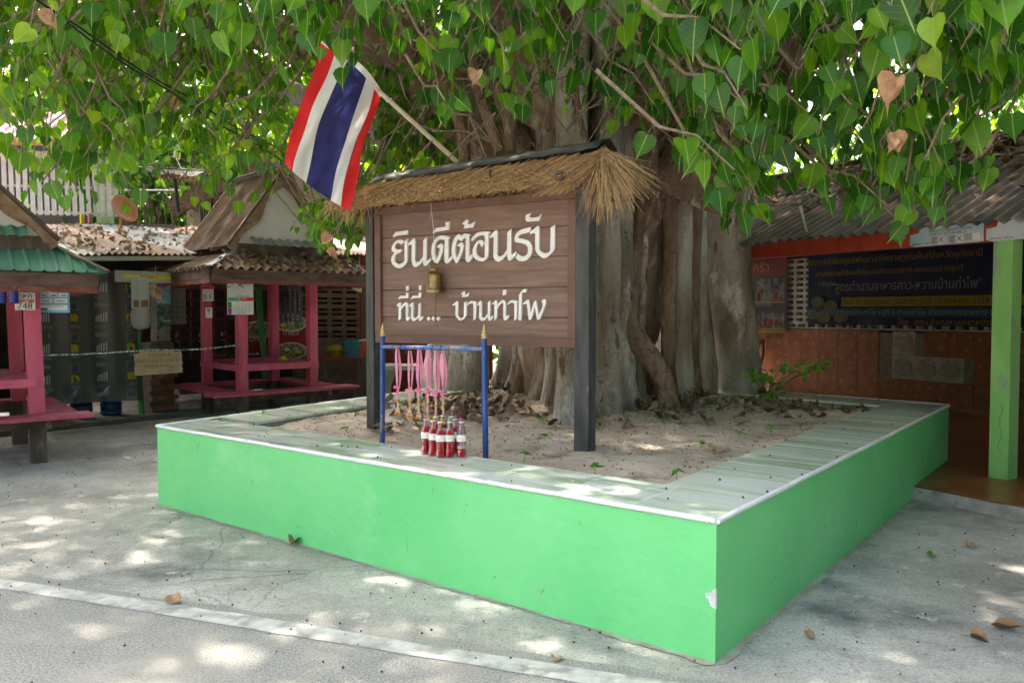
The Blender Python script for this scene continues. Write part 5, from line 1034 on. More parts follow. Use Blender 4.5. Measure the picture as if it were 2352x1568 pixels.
for u in (-.235, .215): mb = MB(); mb.box(cc + axc * u + upc * .145 + nrm * .006, (.055, .008, .035), Matrix((axc, -nrm, upc)).transposed()); mb.build('tape', flat('black_tape', (.02, .02, .02), .4), t)
# bundle of dried corn husks hanging from the hut corner
q = at_y(358, 663, 10.1); t = thing('dried_bundle', 'bundle of pale dried husks hanging on a thread between the huts', 'bundle', tuple(q)); mb = MB(); mb.tube([q + UP * .04, q + UP * .30], .002, 4); mb.build('thread', m_wire, t)
P_ = np.array([[q.x + rnd.gauss(0, .03), q.y + rnd.gauss(0, .03), q.z + .06 - k * .006] for k in range(26)]); mb = leaf_cloud('husks', P_, hang_dirs(26, .9), face_dirs(26), nr.uniform(.05, .09, 26), nr.random(26), T_MID, F_MID, M('pale_husk', (.36, .25, .15), (.48, .36, .24), sc=20, rough=.9), fold=.5, curl=.5); mb.transform(WM[t].inverted()); o = link('husks', mb, t); o['kind'] = 'stuff'
# ================================================================== SHOP BEHIND THE HUTS
SP0 = Vector((-5.85, 9.9, 0)); SPA = Vector((math.cos(R(52)), math.sin(R(52)), 0)); SPB = Vector((-SPA.y, SPA.x, 0))
def sp(i, j, z): return SP0 + SPA * i + SPB * j + UP * z
rotP = Matrix((SPA, SPB, UP)).transposed()
m_dark = M('dark_wall', (.025, .021, .018), (.045, .037, .032), sc=4, rough=.9)  # near-black brown, faintly mottled
m_redw = M('dark_red_wall', (.17, .030, .020), (.22, .045, .03), sc=3, rough=.75)
m_step = M('dark_cement_step', (.10, .095, .09), (.16, .15, .145), sc=4, rough=.9, bump=.4, bsc=40)
mb = MB(); mb.box(sp(3.5, 2.6, .02), (12, 5.2, .09), rotP); tag(mb.build('shop_floor', m_step), kind='structure')
t = thing('shop_shed', 'dim open-fronted village shop with a corrugated lean-to roof behind the huts', 'shop', tuple(sp(2, 1, 0)), 52)
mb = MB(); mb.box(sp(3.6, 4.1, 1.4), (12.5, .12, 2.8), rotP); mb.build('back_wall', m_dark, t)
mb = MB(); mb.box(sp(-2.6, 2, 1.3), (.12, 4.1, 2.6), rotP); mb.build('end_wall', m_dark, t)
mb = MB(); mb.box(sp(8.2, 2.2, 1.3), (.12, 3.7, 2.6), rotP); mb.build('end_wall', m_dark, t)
for i in range(-4, 13):      # roof sheets
    z0 = 2.20 + .055 * (i * .62) ; mb = MB(); r_ = random.Random(i + 40)
    o_ = sp(i * .62 - .02, -.25 - r_.uniform(0, .08), z0 + .012 * (i % 2)); mb.corr(o_, SPA + UP * .055, .68, SPB * 3.4 + UP * (.62 + .02 * r_.random()), 3.45, .09, .017, 6)
    mb.build('roof_sheet', m_silver if i in (3, 4) else m_rust if i % 3 else M('pale_fibre_sheet', (.42, .40, .37), (.55, .53, .50), sc=4, rough=.8, ovar=.1), t)
for j, z in ((.25, 2.20), (1.3, 2.38), (2.4, 2.6)): mb = MB(); mb.beam(sp(-2.5, j, z - .13), sp(8, j, z + .45), .05, .08); mb.build('purlin', m_fascia, t)
mb = MB(); mb.beam(sp(-.2, -.33, 2.13), sp(3.1, -.33, 2.32), .04, .055); mb.build('eave_channel', M('grimy_white_channel', (.42, .40, .35), (.5, .48, .43), sc=8, rough=.6), t)
for i in (-1.2, 3.0, 5.9): mb = MB(); mb.box(sp(i, .2, 1.1), (.09, .09, 2.2), rotP); mb.build('post', m_oldw, t)
# red timber lattice shelf
lat = thing('lattice_screen', 'dark red wooden lattice screen inside the shop', 'screen', tuple(sp(3, 1.9, .06)), 52)
m_lat = M('dull_red_lattice', (.075, .014, .016), (.11, .022, .024), sc=6, rough=.7)
for k in range(9): mb = MB(); mb.box(sp(3.1, 1.85, .72 + k * .165), (3.2, .03, .05), rotP); mb.build('rail', m_lat, lat)
for k in range(15): mb = MB(); mb.box(sp(1.6 + k * .215, 1.88, 1.38), (.05, .028, 1.4), rotP); mb.build('slat', m_lat, lat)
m_glassd = flat('jar_glass', (.10, .11, .12), .1)
for k in range(7):
    p = sp(2.55 + (k % 4) * .4 + .03 * k, 2.1, .98 + .33 * (k // 4)); g = thing('glass_jar', 'glass jar on the shelf behind the red lattice', 'jar', tuple(p), 0, 'jars behind the lattice'); mb = MB(); mb.lathe([(.05, 0), (.06, .01), (.06, .12), (.045, .15), (.048, .16)], p, 12); mb.build('jar', m_glassd, g, smooth=True); mb = MB(); mb.lathe([(.05, .16), (.05, .185)], p, 12); mb.build('lid', m_dark, g)
# brick pier with posters
m_brick = M('old_brick', (.16, .075, .045), (.24, .115, .07), sc=20, rough=.9, bump=.4, bsc=80, ovar=.25); m_mort = M('crumbly_mortar', (.13, .11, .095), (.19, .165, .14), sc=12, rough=.95)
pier = thing('brick_pier', 'crumbling brick pier carrying a poster-covered post', 'pier', tuple(sp(1.72, .45, .06)), 52)
mb = MB(); mb.box(sp(1.72, .45, .56), (.34, .30, 1.0), rotP); mb.build('core', m_mort, pier)
bm_ = MB(); bm_.box((0, 0, 0), (.165, .05, .062)); brick_me = bm_.mesh('brick', m_brick)
for c_ in range(12):
    for k in range(3):
        off = (k - 1) * .175 + (.085 if c_ % 2 else 0) - .04
        if abs(off) > .16: continue
        link('brick', brick_me, pier, WM[pier].inverted() @ Matrix.Translation(sp(1.72 + off, .288 + rnd.uniform(-.004, .004), .11 + c_ * .078)) @ rotP.to_4x4())
mb = MB(); mb.box(sp(1.78, .45, 1.6), (.20, .18, 1.05), rotP); mb.build('post', M('stained_cement_post', (.22, .19, .16), (.32, .28, .24), sc=6, rough=.9, c3=(.06, .05, .045), sc3=7, lo=.58, hi=.62), pier)
for (z, h_, m_, lab) in ((1.83, .42, M('blue_ad_poster', (.10, .26, .38), (.50, .55, .58), sc=9, rough=.5), 'pale blue advertising poster wrapped on the pier post'), (1.42, .36, M('green_ad_poster', (.03, .09, .08), (.20, .27, .24), sc=14, rough=.5), 'dark green advertising poster on the pier post')):
    pt_, F, ax = panel('advert_poster', lab, 'poster', sp(1.78, .352, z), SPA, .21, h_, m_)
    if z > 1.6:
        for u in (-.06, .0, .06): patch(pt_, F, ax, u, -.12, .045, .1, k_sky, 'picture')
    else: lettering('กัญชา', .05, F(.03, -.05, .001), ax, UP, k_white, pt_)
# dim calendar
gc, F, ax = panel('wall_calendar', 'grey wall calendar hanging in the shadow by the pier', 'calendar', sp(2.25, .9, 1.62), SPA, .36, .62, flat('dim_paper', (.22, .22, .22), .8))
for r_i in range(4):
    for q in range(4): lettering(str(4 + r_i * 7 + q), .06, F(-.13 + q * .085, .02 - r_i * .075, .001), ax, UP, k_black, gc, 'date')
# plastic shower curtain with printed cats and words
def sheet_mat():
    m = bpy.data.materials.new('cloudy_plastic_curtain'); m.use_nodes = True; tt = m.node_tree; L = tt.links.new; b = tt.nodes['Principled BSDF']; b.inputs['Base Color'].default_value = (.085, .088, .092, 1); b.inputs['Roughness'].default_value = .35
    tr = nd(tt, 'ShaderNodeBsdfTransparent'); mx = nd(tt, 'ShaderNodeMixShader'); mx.inputs[0].default_value = .74; out = [x for x in tt.nodes if x.type == 'OUTPUT_MATERIAL'][0]
    L(tr.outputs[0], mx.inputs[1]); L(b.outputs[0], mx.inputs[2]); L(mx.outputs[0], out.inputs[0]); return m
m_sheet = sheet_mat()
cur = thing('plastic_curtain', 'clear plastic curtain with printed patterns hanging across the shop front', 'curtain', tuple(sp(.7, .25, .3)), 52)
def cpt(i, z): return sp(i, .22 + .03 * math.sin(i * 9 + z * .6) + .015 * math.sin(i * 23 + 1.2 * z) + .02 * (2 - z) * math.sin(i * 4), z)
mb = MB(); nx, nz_ = 70, 14; i0, i1 = -.12, 1.40
mb.add([cpt(i0 + (i1 - i0) * a / nx - .03 * (1 - b / nz_), .27 + .05 * (1 - a / nx) + (2.02 - .27) * b / nz_) for b in range(nz_ + 1) for a in range(nx + 1)], [(b * (nx + 1) + a, b * (nx + 1) + a + 1, (b + 1) * (nx + 1) + a + 1, (b + 1) * (nx + 1) + a) for b in range(nz_) for a in range(nx)])
mb.build('sheet', m_sheet, cur, smooth=True)
k_y2 = flat('curtain_yellow', (.42, .34, .02)); k_w2 = flat('curtain_white', (.42, .42, .42)); k_n2 = flat('curtain_navy', (.03, .05, .16)); k_g2 = flat('curtain_grey', (.30, .31, .33))
def cprint(pts, i, z, m_, nm='print'):
    mb = MB(); P_ = [cpt(i + x, z + y) - SPB * .006 for x, y in pts]; mb.add(P_, [tuple(range(len(P_)))]); mb.build(nm, m_, cur)
for col_ in range(4):
    i = .12 + col_ * .36
    for r_i in range(4):
        z = .48 + r_i * .40
        if col_ % 2 == 0:
            for s_ in range(5): cprint([(-.07 + s_ * .03, -.05), (-.055 + s_ * .03, -.05), (-.045 + s_ * .028, .03 + .012 * s_), (-.06 + s_ * .028, .025 + .012 * s_)], i, z + .14, k_w2)
            for s_ in range(4): cprint([(-.08, -.02 + s_ * .013), (.08, -.02 + s_ * .013), (.08, -.014 + s_ * .013), (-.08, -.014 + s_ * .013)], i, z - .09, k_g2)
            lettering(('LOVE CA', 'HAPPIN', 'LO E CA', 'A PIN SS')[r_i], .05, cpt(i, z + .02) - SPB * .03, SPA, UP, k_g2, cur)
        else:
            cprint([(-.05, -.045), (.05, -.045), (.055, .02), (.02, .05), (-.055, .05)], i, z + .14, k_y2)
            for h_ in ((-.02, .02), (.02, -.015), (-.015, -.02)): cprint([(h_[0] + .009 * math.cos(q), h_[1] + .009 * math.sin(q)) for q in [x * 1.05 for x in range(6)]], i, z + .14, k_n2)
            for (a, b, c_, d) in ((-.06, -.1, .12, .004), (-.06, 0, .12, .004), (-.06, -.1, .004, .1), (.056, -.1, .004, .1)): cprint([(a, b), (a + c_, b), (a + c_, b + d), (a, b + d)], i, z - .06, k_g2)
            cprint([(-.04, -.085), (0, -.09), (.03, -.05), (-.01, -.03)], i, z - .06, k_n2)
            lettering(('UMO', 'NNY', 'UMO', 'NNY')[r_i], .05, cpt(i, z + .03) - SPB * .03, SPA, UP, k_g2, cur)
mb = MB(); mb.tube([sp(-.4, .22, 2.03), sp(1.5, .22, 2.03)], .012, 8); mb.build('rail', m_wire, cur)
m_jug = M('blue_water_jug', (.010, .028, .075), (.015, .04, .11), sc=5, rough=.25)
for k, i in enumerate((-.05, .30, .68, 1.08)):
    p = sp(i, .52, .065); g = thing('water_jug', ('first', 'second', 'third', 'fourth')[k] + ' blue water jug from the left behind the plastic curtain', 'jug', tuple(p), 0, 'blue water jugs behind the curtain')
    mb = MB(); mb.lathe([(.11, 0), (.135, .015), (.138, .05), (.13, .06), (.138, .07), (.138, .16), (.13, .17), (.138, .18), (.138, .27), (.12, .32), (.05, .38), (.03, .40), (.03, .44)], p, 22); mb.build('body', m_jug, g, smooth=True); mb = MB(); mb.lathe([(.033, .44), (.033, .465)], p, 12); mb.build('cap', k_white, g)
mb = MB(); mb.beam(sp(1.37, .24, .06), sp(1.33, .24, 1.25), .055, .055); tag(mb.build('green_post', M('bright_green_post', (.05, .30, .07), (.07, .38, .1), sc=5, rough=.5)), 'leaning bright green wooden post beside the plastic curtain', 'post')
m_bag = sheet_mat(); m_bag.name = 'cloudy_bag'; m_bag.node_tree.nodes['Principled BSDF'].inputs['Base Color'].default_value = (.5, .5, .5, 1)
p = sp(1.34, .15, 1.25); g = thing('plastic_bag', 'bulging clear plastic bag hanging beside the brick pier', 'bag', tuple(p))
mb = MB(); mb.lathe([(.02, 0), (.10, .03), (.14, .12), (.13, .25), (.09, .36), (.05, .46), (.02, .62)], p, 18); mb.build('bag', m_bag, g, smooth=True); mb = MB(); mb.lathe([(.02, .02), (.10, .05), (.11, .14), (.07, .24), (.0, .26)], p, 10); mb.build('contents', M('crumpled_contents', (.3, .3, .3), (.5, .5, .5), sc=20, rough=.6), g)
for k, px in enumerate((314, 331)):
    c = at_y(px, 672, 10.2); g, F, ax = panel('snack_packet', ('left one of two tall clear snack packets hanging by the curtain', 'right one of two tall clear snack packets hanging by the curtain')[k], 'packet', c, SPA, .13, .40, m_bag, .02, group='snack packets by the curtain'); patch(g, F, ax, 0, -.14, .1, .09, flat('brown_snack_%d' % k, (.2, .11, .05)), 'contents')
c = at_y(332, 636, 10.6); g, F, ax = panel('shop_signboard', 'white and yellow signboard strip under the shop eave', 'sign', c, SPA, .78, .15, flat('dull_white_sign', (.4, .4, .38))); patch(g, F, ax, .05, .0, .66, .055, k_yel, 'band'); lettering('ร้านน้ำแข็งใส', .05, F(.06, .0, .001), ax, UP, k_black, g)
# red menu boards with noodle bowls
def bowl_board(px, py, dp, w_, h_, words, lab):
    c = at_y(px, py, dp); g, F, ax = panel('menu_board', lab, 'menu board', c, (1, .3, 0), w_, h_, M('red_menu_board', (.26, .012, .012), (.30, .018, .016), sc=3, rough=.45))
    n_ = len(words)
    for k, w in enumerate(words):
        v = h_ / 2 - h_ * (k + .5) / n_ + .06
        for rr, m_, nn in ((.26, k_white, 0), (.235, M('noodle_soup', (.10, .13, .04), (.42, .36, .20), sc=22, rough=.5), .001)):
            mb = MB(); mb.add([F(rr * math.cos(a), v + rr * .55 * math.sin(a), nn) for a in [i * .262 for i in range(24)]], [tuple(range(24))]); mb.build('bowl_picture', m_, g)
        for q in range(7): mb = MB(); u, vv = rnd.uniform(-.16, .16), v + rnd.uniform(-.07, .07); mb.add([F(u + .05 * math.cos(a), vv + .028 * math.sin(a), .002 + q * 2e-4) for a in [i * .785 for i in range(8)]], [tuple(range(8))]); mb.build('bowl_picture', rnd.choice((k_green, flat('dumpling', (.5, .42, .28)), k_yel, flat('meat', (.28, .07, .04)), k_white)), g)
        lettering(w, .13, F(0, v - .16, .006), ax, UP, flat('pale_lettering', (.55, .54, .5)), g)
    return g
bowl_board(668, 782, 13.1, .62, .92, ('เกี๊ยว', 'เย็นตาโฟ'), 'red menu board with two noodle bowl pictures behind the hut')
bowl_board(592, 765, 13.4, .55, .62, ('บะหมี่',), 'red menu board with one bowl picture, half hidden by the green pole')
mb = MB(); mb.beam(at_y(592, 650, 12.9), at_y(612, 900, 12.6), .09, .05); tag(mb.build('green_pole', M('dark_green_pole', (.03, .13, .04), (.045, .17, .055), sc=5, rough=.6)), 'dark green pole leaning between the menu boards', 'pole')
m_pack = M('dark_sachets', (.02, .02, .03), (.10, .11, .15), sc=30, rough=.25)
for k in range(5):
    c = at_y(645 + k * 11, 695, 12.75); g, F, ax = panel('sachet_strip', ('first', 'second', 'third', 'fourth', 'fifth')[k] + ' strip of dark sachets counted from the left behind the hut', 'sachets', c, (1, .2, 0), .055, .62, m_pack, .015, group='hanging sachet strips')
    for q in range(5): mb = MB(); mb.box(c + UP * (-.24 + q * .12) + Vector((0, -.012, 0)), (.045, .012, .1)); mb.build('sachet', m_pack, g)
for k in range(4): c = at_y(638 + k * 17, 652, 12.3); g = thing('blue_cup', ('first', 'second', 'third', 'fourth')[k] + ' dark blue cup from the left in the row under the eave', 'cup', tuple(c), 0, 'blue cups under the eave'); mb = MB(); mb.lathe([(.045, 0), (.05, .17), (.052, .175)], c, 12); mb.build('cup', m_bb, g, smooth=True)
# breeze-block side wall, bench, basket, bowl
m_bb2 = M('dusty_breeze_block', (.15, .125, .10), (.21, .175, .145), sc=9, rough=.95)
bw0 = at_y(735, 770, 13.6); bw1 = at_y(835, 770, 13.9); bwA = (bw1 - bw0); bwL = bwA.length; bwA.normalize(); bwN = Vector((-bwA.y, bwA.x, 0))
wall = thing('breeze_block_wall', 'openwork breeze-block wall beyond the pink hut', 'wall', (bw0.x, bw0.y, .06)); wall['kind'] = 'thing'
mb = MB(); mb.box(bw0 + bwA * .5 + UP * ((1.02 + .06) / 2 - bw0.z), (1.9, .1, .96), Matrix((bwA, bwN, UP)).transposed()); mb.build('plinth', m_bb2, wall)
fb = MB(); W_, H_ = .245, .19
for z in (-H_ / 2 + .018, 0, H_ / 2 - .018): fb.box((0, 0, z), (W_ - .004, .09, .034))
for x in (-W_ / 2 + .016, W_ / 2 - .016):
    for z in (-.0385 - .001, .0385 + .001): fb.box((x, 0, z), (.03, .088, .042))
fme = fb.mesh('breeze_block', m_bb2); rotW = Matrix((bwA, bwN, UP)).transposed().to_4x4()
for r_i in range(6):
    for c_ in range(7): link('breeze_block', fme, wall, WM[wall].inverted() @ Matrix.Translation(Vector((bw0.x, bw0.y, 0)) + bwA * (-.2 + c_ * W_) + UP * (1.12 + r_i * H_)) @ rotW)
c = at_y(783, 819, 13.0); g = thing('low_bench', 'low red bench holding a basket in front of the block wall', 'bench', (c.x, c.y, .06)); mb = MB(); mb.box((c.x, c.y, c.z - .02), (.72, .35, .04)); mb.build('seat', M('red_bench_paint', (.26, .05, .035), (.33, .07, .05), sc=6, rough=.6), g)
for x in (-.26, .26): mb = MB(); mb.tube([(c.x + x, c.y - .1, c.z - .04), (c.x + x + .03, c.y - .1, .4), (c.x + x, c.y - .1, .06)], .02, 6); mb.build('leg', m_oldw, g)
p = Vector((c.x + .21, c.y - .02, c.z)); g = thing('laundry_basket', 'turquoise openwork plastic basket on the red bench', 'basket', tuple(p)); m_tq = flat('turquoise_plastic', (.03, .25, .32), .4)
for k in range(18): a = k * 2 * math.pi / 18; mb = MB(); mb.beam(p + Vector((math.cos(a) * .125, math.sin(a) * .125, .02)), p + Vector((math.cos(a) * .15, math.sin(a) * .15, .25)), .022, .008, (math.cos(a), math.sin(a), 0)); mb.build('slat', m_tq, g)
for r0, z, h_ in ((.128, 0, .03), (.138, .1, .02), (.15, .17, .02), (.158, .245, .03)): mb = MB(); mb.lathe([(r0, z), (r0 + .006, z), (r0 + .008, z + h_), (r0, z + h_)], p, 20, False); mb.build('hoop', m_tq, g)
p = Vector((c.x - .08, c.y - .03, c.z)); g = thing('yellow_helmet', 'upturned yellow plastic tub with a domed lid on the red bench', 'tub', tuple(p)); m_yt = flat('dull_yellow_plastic', (.30, .26, .02), .4); mb = MB(); mb.lathe([(.10, 0), (.115, .1), (.118, .11)], p, 18); mb.build('tub', m_yt, g, smooth=True); mb = MB(); mb.lathe([(.14, .11), (.135, .12), (.11, .165), (.06, .195), (.0, .2)], p, 18, False); mb.build('lid', m_yt, g, smooth=True)
mb = MB(); q = at_y(842, 760, 12.2); mb.box((q.x, q.y, 1.05), (.12, .12, 2.1)); tag(mb.build('dark_post', m_oldw), 'dark timber post right of the pink hut', 'post')
q = at_y(822, 880, 11.6); g = thing('straw_broom', 'dark twig broom leaning on the timber post by the sign', 'broom', (q.x, q.y, .05)); mb = MB(); top = at_y(845, 790, 11.9)
mb.tube([top + UP * .45, top], .014, 6); mb.build('handle', m_oldw, g); mb = MB()
for k in range(70): a = top + Vector((rnd.gauss(0, .01), rnd.gauss(0, .01), rnd.uniform(-.05, .03))); mb.tube([a, a.lerp(Vector((q.x, q.y, .1)), .5) + Vector((rnd.gauss(0, .04), 0, 0)), Vector((q.x + rnd.gauss(0, .09), q.y + rnd.gauss(0, .05), rnd.uniform(.05, .16)))], .003, 3, False)
o = mb.build('bristles', m_oldw, g); o['kind'] = 'stuff'
q = at_y(838, 782, 12.0); g = thing('red_cloth_bag', 'red cloth bundle with a white tie hanging on the post', 'bag', tuple(q)); mb = MB(); mb.lathe([(.02, -.28), (.07, -.2), (.06, -.08), (.02, 0), (.05, .03)], q, 9); mb.build('bundle', M('bright_red_cloth', (.50, .04, .025), (.62, .08, .05), sc=14, rough=.6), g, smooth=True); mb = MB(); mb.beam(q + Vector((-.08, -.03, .0)), q + Vector((.08, -.03, .02)), .015, .015); mb.build('tie', k_white, g)
c = at_y(800, 655, 13.0); g = thing('printed_tarpaulin', 'sagging printed tarpaulin catching light under the far eave', 'tarpaulin', tuple(c)); mb = MB(); mb.add([c + Vector((-.42, .1, .10)), c + Vector((.3, 0, .14)), c + Vector((.3, -.05, -.16)), c + Vector((0, 0, -.03))], [(0, 1, 2, 3)]); mb.build('sheet', M('printed_vinyl', (.55, .50, .12), (.55, .58, .62), sc=5, rough=.5, c3=(.12, .16, .16), sc3=4, lo=.52, hi=.56), g)
# red wall and stone table beyond the planter
mb = MB(); a, b = at_y(855, 800, 13.2), at_y(1130, 800, 13.8); mb.beam(Vector((a.x - .2, a.y, 1.2)), Vector((b.x, b.y, 1.2)), .12, 2.4); tag(mb.build('red_wall', m_redw), 'dark red wall seen behind the garland stand', 'wall', kind='thing')
p = at_z(946, 905, 0); p = at_y(940, 850, 11.6); g = thing('stone_table', 'mosaic-topped stone table in the shade behind the planter', 'table', (p.x, p.y, 0)); m_stone = M('terrazzo', (.20, .19, .17), (.30, .29, .27), sc=30, rough=.7)
mb = MB(); mb.box((p.x, p.y, .70), (1.0, .6, .06)); tt_ = mb.build('top', m_stone, g)
for k in range(6): mb = MB(); mb.box((p.x - .42 + k * .167, p.y - .302, .70), (.15, .006, .05)); mb.build('tile', M('table_tile', (.25, .24, .22), (.38, .37, .34), sc=9, rough=.4, ovar=.2), tt_)
for x in (-.32, .32): mb = MB(); mb.prism([(-.12, 0), (.12, 0), (.05, .18), (.04, .4), (.14, .67), (-.14, .67), (-.04, .4), (-.05, .18)], (p.x + x, p.y - .08, 0), (1, 0, 0), UP, (0, 1, 0), .16); mb.build('leg', m_stone, g)

# ================================================================== HOUSE WITH A SLATTED BALCONY
m_pw = M('off_white_slat', (.48, .46, .47), (.58, .56, .57), sc=9, rough=.6, ovar=.06); m_slab = M('grey_mouldy_concrete', (.10, .10, .095), (.18, .175, .165), sc=5, rough=.9)
HX = 14.2
house = thing('balcony_house', 'upper storey of a house with a white slatted balcony and pink roof', 'house', tuple(at_y(100, 540, HX)))
def hp(px, py, d=HX): return at_y(px, py, d)
k = 0
for px in range(-60, 262, 16):
    a, b = hp(px + 3, 345 + px * .03), hp(px + 9, 491 + px * .026); mb = MB(); mb.beam(b, a, .072, .022, (0, 1, 0)); mb.build('slat', m_pw, house); k += 1
for y_ in (356, 425, 484): mb = MB(); a, b = hp(-80, y_ - 2, HX + .03), hp(258, y_ + 8, HX + .03); mb.beam(a, b, .03, .045); mb.build('rail', m_pw, house)
mb = MB(); a, b = hp(-80, 522), hp(396, 526); mb.beam(a + Vector((0, .9, 0)), b + Vector((0, .9, 0)), 1.9, .15); mb.build('floor_slab', m_slab, house)
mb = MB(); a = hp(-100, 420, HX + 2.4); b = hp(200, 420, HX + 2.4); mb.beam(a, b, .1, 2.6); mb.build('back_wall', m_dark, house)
m_lg = M('pale_green_column', (.20, .32, .15), (.28, .40, .21), sc=6, rough=.85, bump=.5, bsc=30)
for px in (243,): mb = MB(); a, b = hp(px, 520, HX + .35), hp(px - 8, 300, HX + .35); mb.beam(a, b, .22, .2, (0, 1, 0)); mb.build('column', m_lg, house)
for px in range(268, 396, 16): mb = MB(); a, b = hp(px, 540, HX + .1), hp(px, 470, HX + .1); mb.tube([a, b], .012, 6); mb.build('baluster', m_fascia, house)
mb = MB(); mb.tube([hp(255, 437, HX + .1), hp(415, 437, HX + .1)], .014, 6); mb.build('top_rail', m_pw, house)
mb = MB(); mb.corr(hp(-120, 322, 13.6), (1, 0, 0), 2.45, Vector((0, 1, .62)), 1.4, .20, .03, 8); mb.build('pink_roof', M('pink_metal_roof', (.42, .25, .30), (.50, .31, .36), sc=3, rough=.5), house)
mb = MB(); mb.beam(hp(-120, 327, 13.58), hp(188, 327, 13.58), .03, .10); mb.build('fascia', M('orange_fascia', (.40, .17, .07), (.46, .21, .09), sc=5, rough=.6), house)
for px, m_, lab in ((189, k_yel, 'yellow bottle'), (207, flat('dull_pink', (.45, .16, .18)), 'pink bottle')):
    c = hp(px, 518, HX - .05); g = thing('balcony_bottle', lab + ' standing on the edge of the balcony floor', 'bottle', tuple(c)); mb = MB(); mb.lathe([(.035, 0), (.037, .16), (.02, .19), (.02, .21)], c, 10); mb.build('bottle', m_, g, smooth=True)
# orange satellite dish
m_or = M('orange_dish', (.46, .17, .085), (.54, .22, .115), sc=5, rough=.5); c = at_y(287, 478, 12.8)
g = thing('satellite_dish', 'orange satellite dish on a bent arm at the balcony end', 'dish', tuple(c)); 
fz = Vector((.74, -.42, .50)).normalized(); rx = fz.cross(UP).normalized(); ry = rx.cross(fz)
mb = MB(); vs = []; 
for i in range(7):
    r0 = i / 6
    for j in range(28): a = j * 2 * math.pi / 28; vs.append(c + rx * (.215 * r0 * math.cos(a)) + ry * (.255 * r0 * math.sin(a)) - fz * (.05 * (1 - r0 * r0)))
mb.add(vs, [(i * 28 + j, i * 28 + (j + 1) % 28, (i + 1) * 28 + (j + 1) % 28, (i + 1) * 28 + j) for i in range(6) for j in range(28)]); o = mb.build('reflector', m_or, g, smooth=True); md = o.modifiers.new('t', 'SOLIDIFY'); md.thickness = .012
mb = MB(); mb.tube([c - ry * .25, c - ry * .30 + fz * .1, c + fz * .36 - ry * .08], .012, 6); mb.build('feed_arm', m_or, g)
for s_ in (-.025, .025): mb = MB(); mb.lathe([(.018, -.03), (.03, 0), (.026, .03), (.0, .04)], c + fz * .37 - ry * .05 + rx * s_, 8); mb.build('feed_horn', flat('white_plastic', (.7, .7, .7), .4), g)
mb = MB(); mb.tube([c - fz * .05, c - fz * .12 - UP * .06, c - fz * .14 - UP * .22, c - fz * .30 - UP * .36], .022, 7); mb.build('mount_arm', m_or, g, smooth=True)
# black mesh dish on a mast
c = at_y(402, 388, 13.8); g = thing('satellite_dish', 'large black mesh satellite dish turned to the sky among the leaves', 'dish', tuple(c))
def mesh_mat():
    m = bpy.data.materials.new('black_wire_mesh'); m.use_nodes = True; tt = m.node_tree; L = tt.links.new; b = tt.nodes['Principled BSDF']; b.inputs['Base Color'].default_value = (.03, .03, .032, 1)
    tr = nd(tt, 'ShaderNodeBsdfTransparent'); mx = nd(tt, 'ShaderNodeMixShader'); mx.inputs[0].default_value = .6; out = [x for x in tt.nodes if x.type == 'OUTPUT_MATERIAL'][0]; L(tr.outputs[0], mx.inputs[1]); L(b.outputs[0], mx.inputs[2]); L(mx.outputs[0], out.inputs[0]); return m
m_blk = flat('black_steel', (.025, .025, .027), .5); mm = mesh_mat(); mb = MB(); vs = []; RD = .56; tl = Matrix.Rotation(R(9), 3, 'X') @ Matrix.Rotation(R(3), 3, 'Y')
for i in range(8):
    r0 = i / 7
    for j in range(32): a = j * 2 * math.pi / 32; vs.append(c + tl @ Vector((RD * r0 * math.cos(a), RD * r0 * math.sin(a), -.17 + .17 * r0 * r0)))
mb.add(vs, [(i * 32 + j, i * 32 + (j + 1) % 32, (i + 1) * 32 + (j + 1) % 32, (i + 1) * 32 + j) for i in range(7) for j in range(32)]); mb.build('mesh_bowl', mm, g, smooth=True)
mb = MB(); mb.tube([c + tl @ Vector((RD * math.cos(a), RD * math.sin(a), 0)) for a in [k * 2 * math.pi / 32 for k in range(33)]], .012, 6, False); mb.build('rim', m_blk, g)
for k in range(8): a = k * math.pi / 4; mb = MB(); mb.tube([c + tl @ Vector((RD * r0 * math.cos(a), RD * r0 * math.sin(a), -.175 + .17 * r0 * r0)) for r0 in (0, .35, .7, 1)], .008, 5); mb.build('rib', m_blk, g)
for k in range(4): a = k * math.pi / 2 + .6; mb = MB(); mb.tube([c + tl @ Vector((RD * .95 * math.cos(a), RD * .95 * math.sin(a), -.01)), c + Vector((0, 0, .22))], .007, 5); mb.build('strut', m_blk, g)
mb = MB(); mb.lathe([(.05, .2), (.055, .21), (.02, .22), (.022, .29), (.0, .30)], c, 10); mb.build('feed_horn', k_white, g)
mb = MB(); mb.tube([c - UP * .18, c + Vector((.05, 0, -.75))], .03, 8); mb.build('mast', m_blk, g)
P_ = np.array([[c.x + rnd.gauss(0, .15), c.y + rnd.gauss(0, .15), c.z - .155 + abs(rnd.gauss(0, .012))] for k in range(90)]); me = leaf_cloud('leaf_litter', P_, np.stack([nr.normal(size=90), nr.normal(size=90), nr.normal(0, .15, 90)], 1), face_dirs(90, (0, 0, 1), .2), nr.uniform(.04, .09, 90), nr.random(90), T_MID, F_MID, m_dry, fold=.6, curl=.6); me.transform(WM[g].inverted()); o = link('leaf_litter', me, g); o['kind'] = 'stuff'
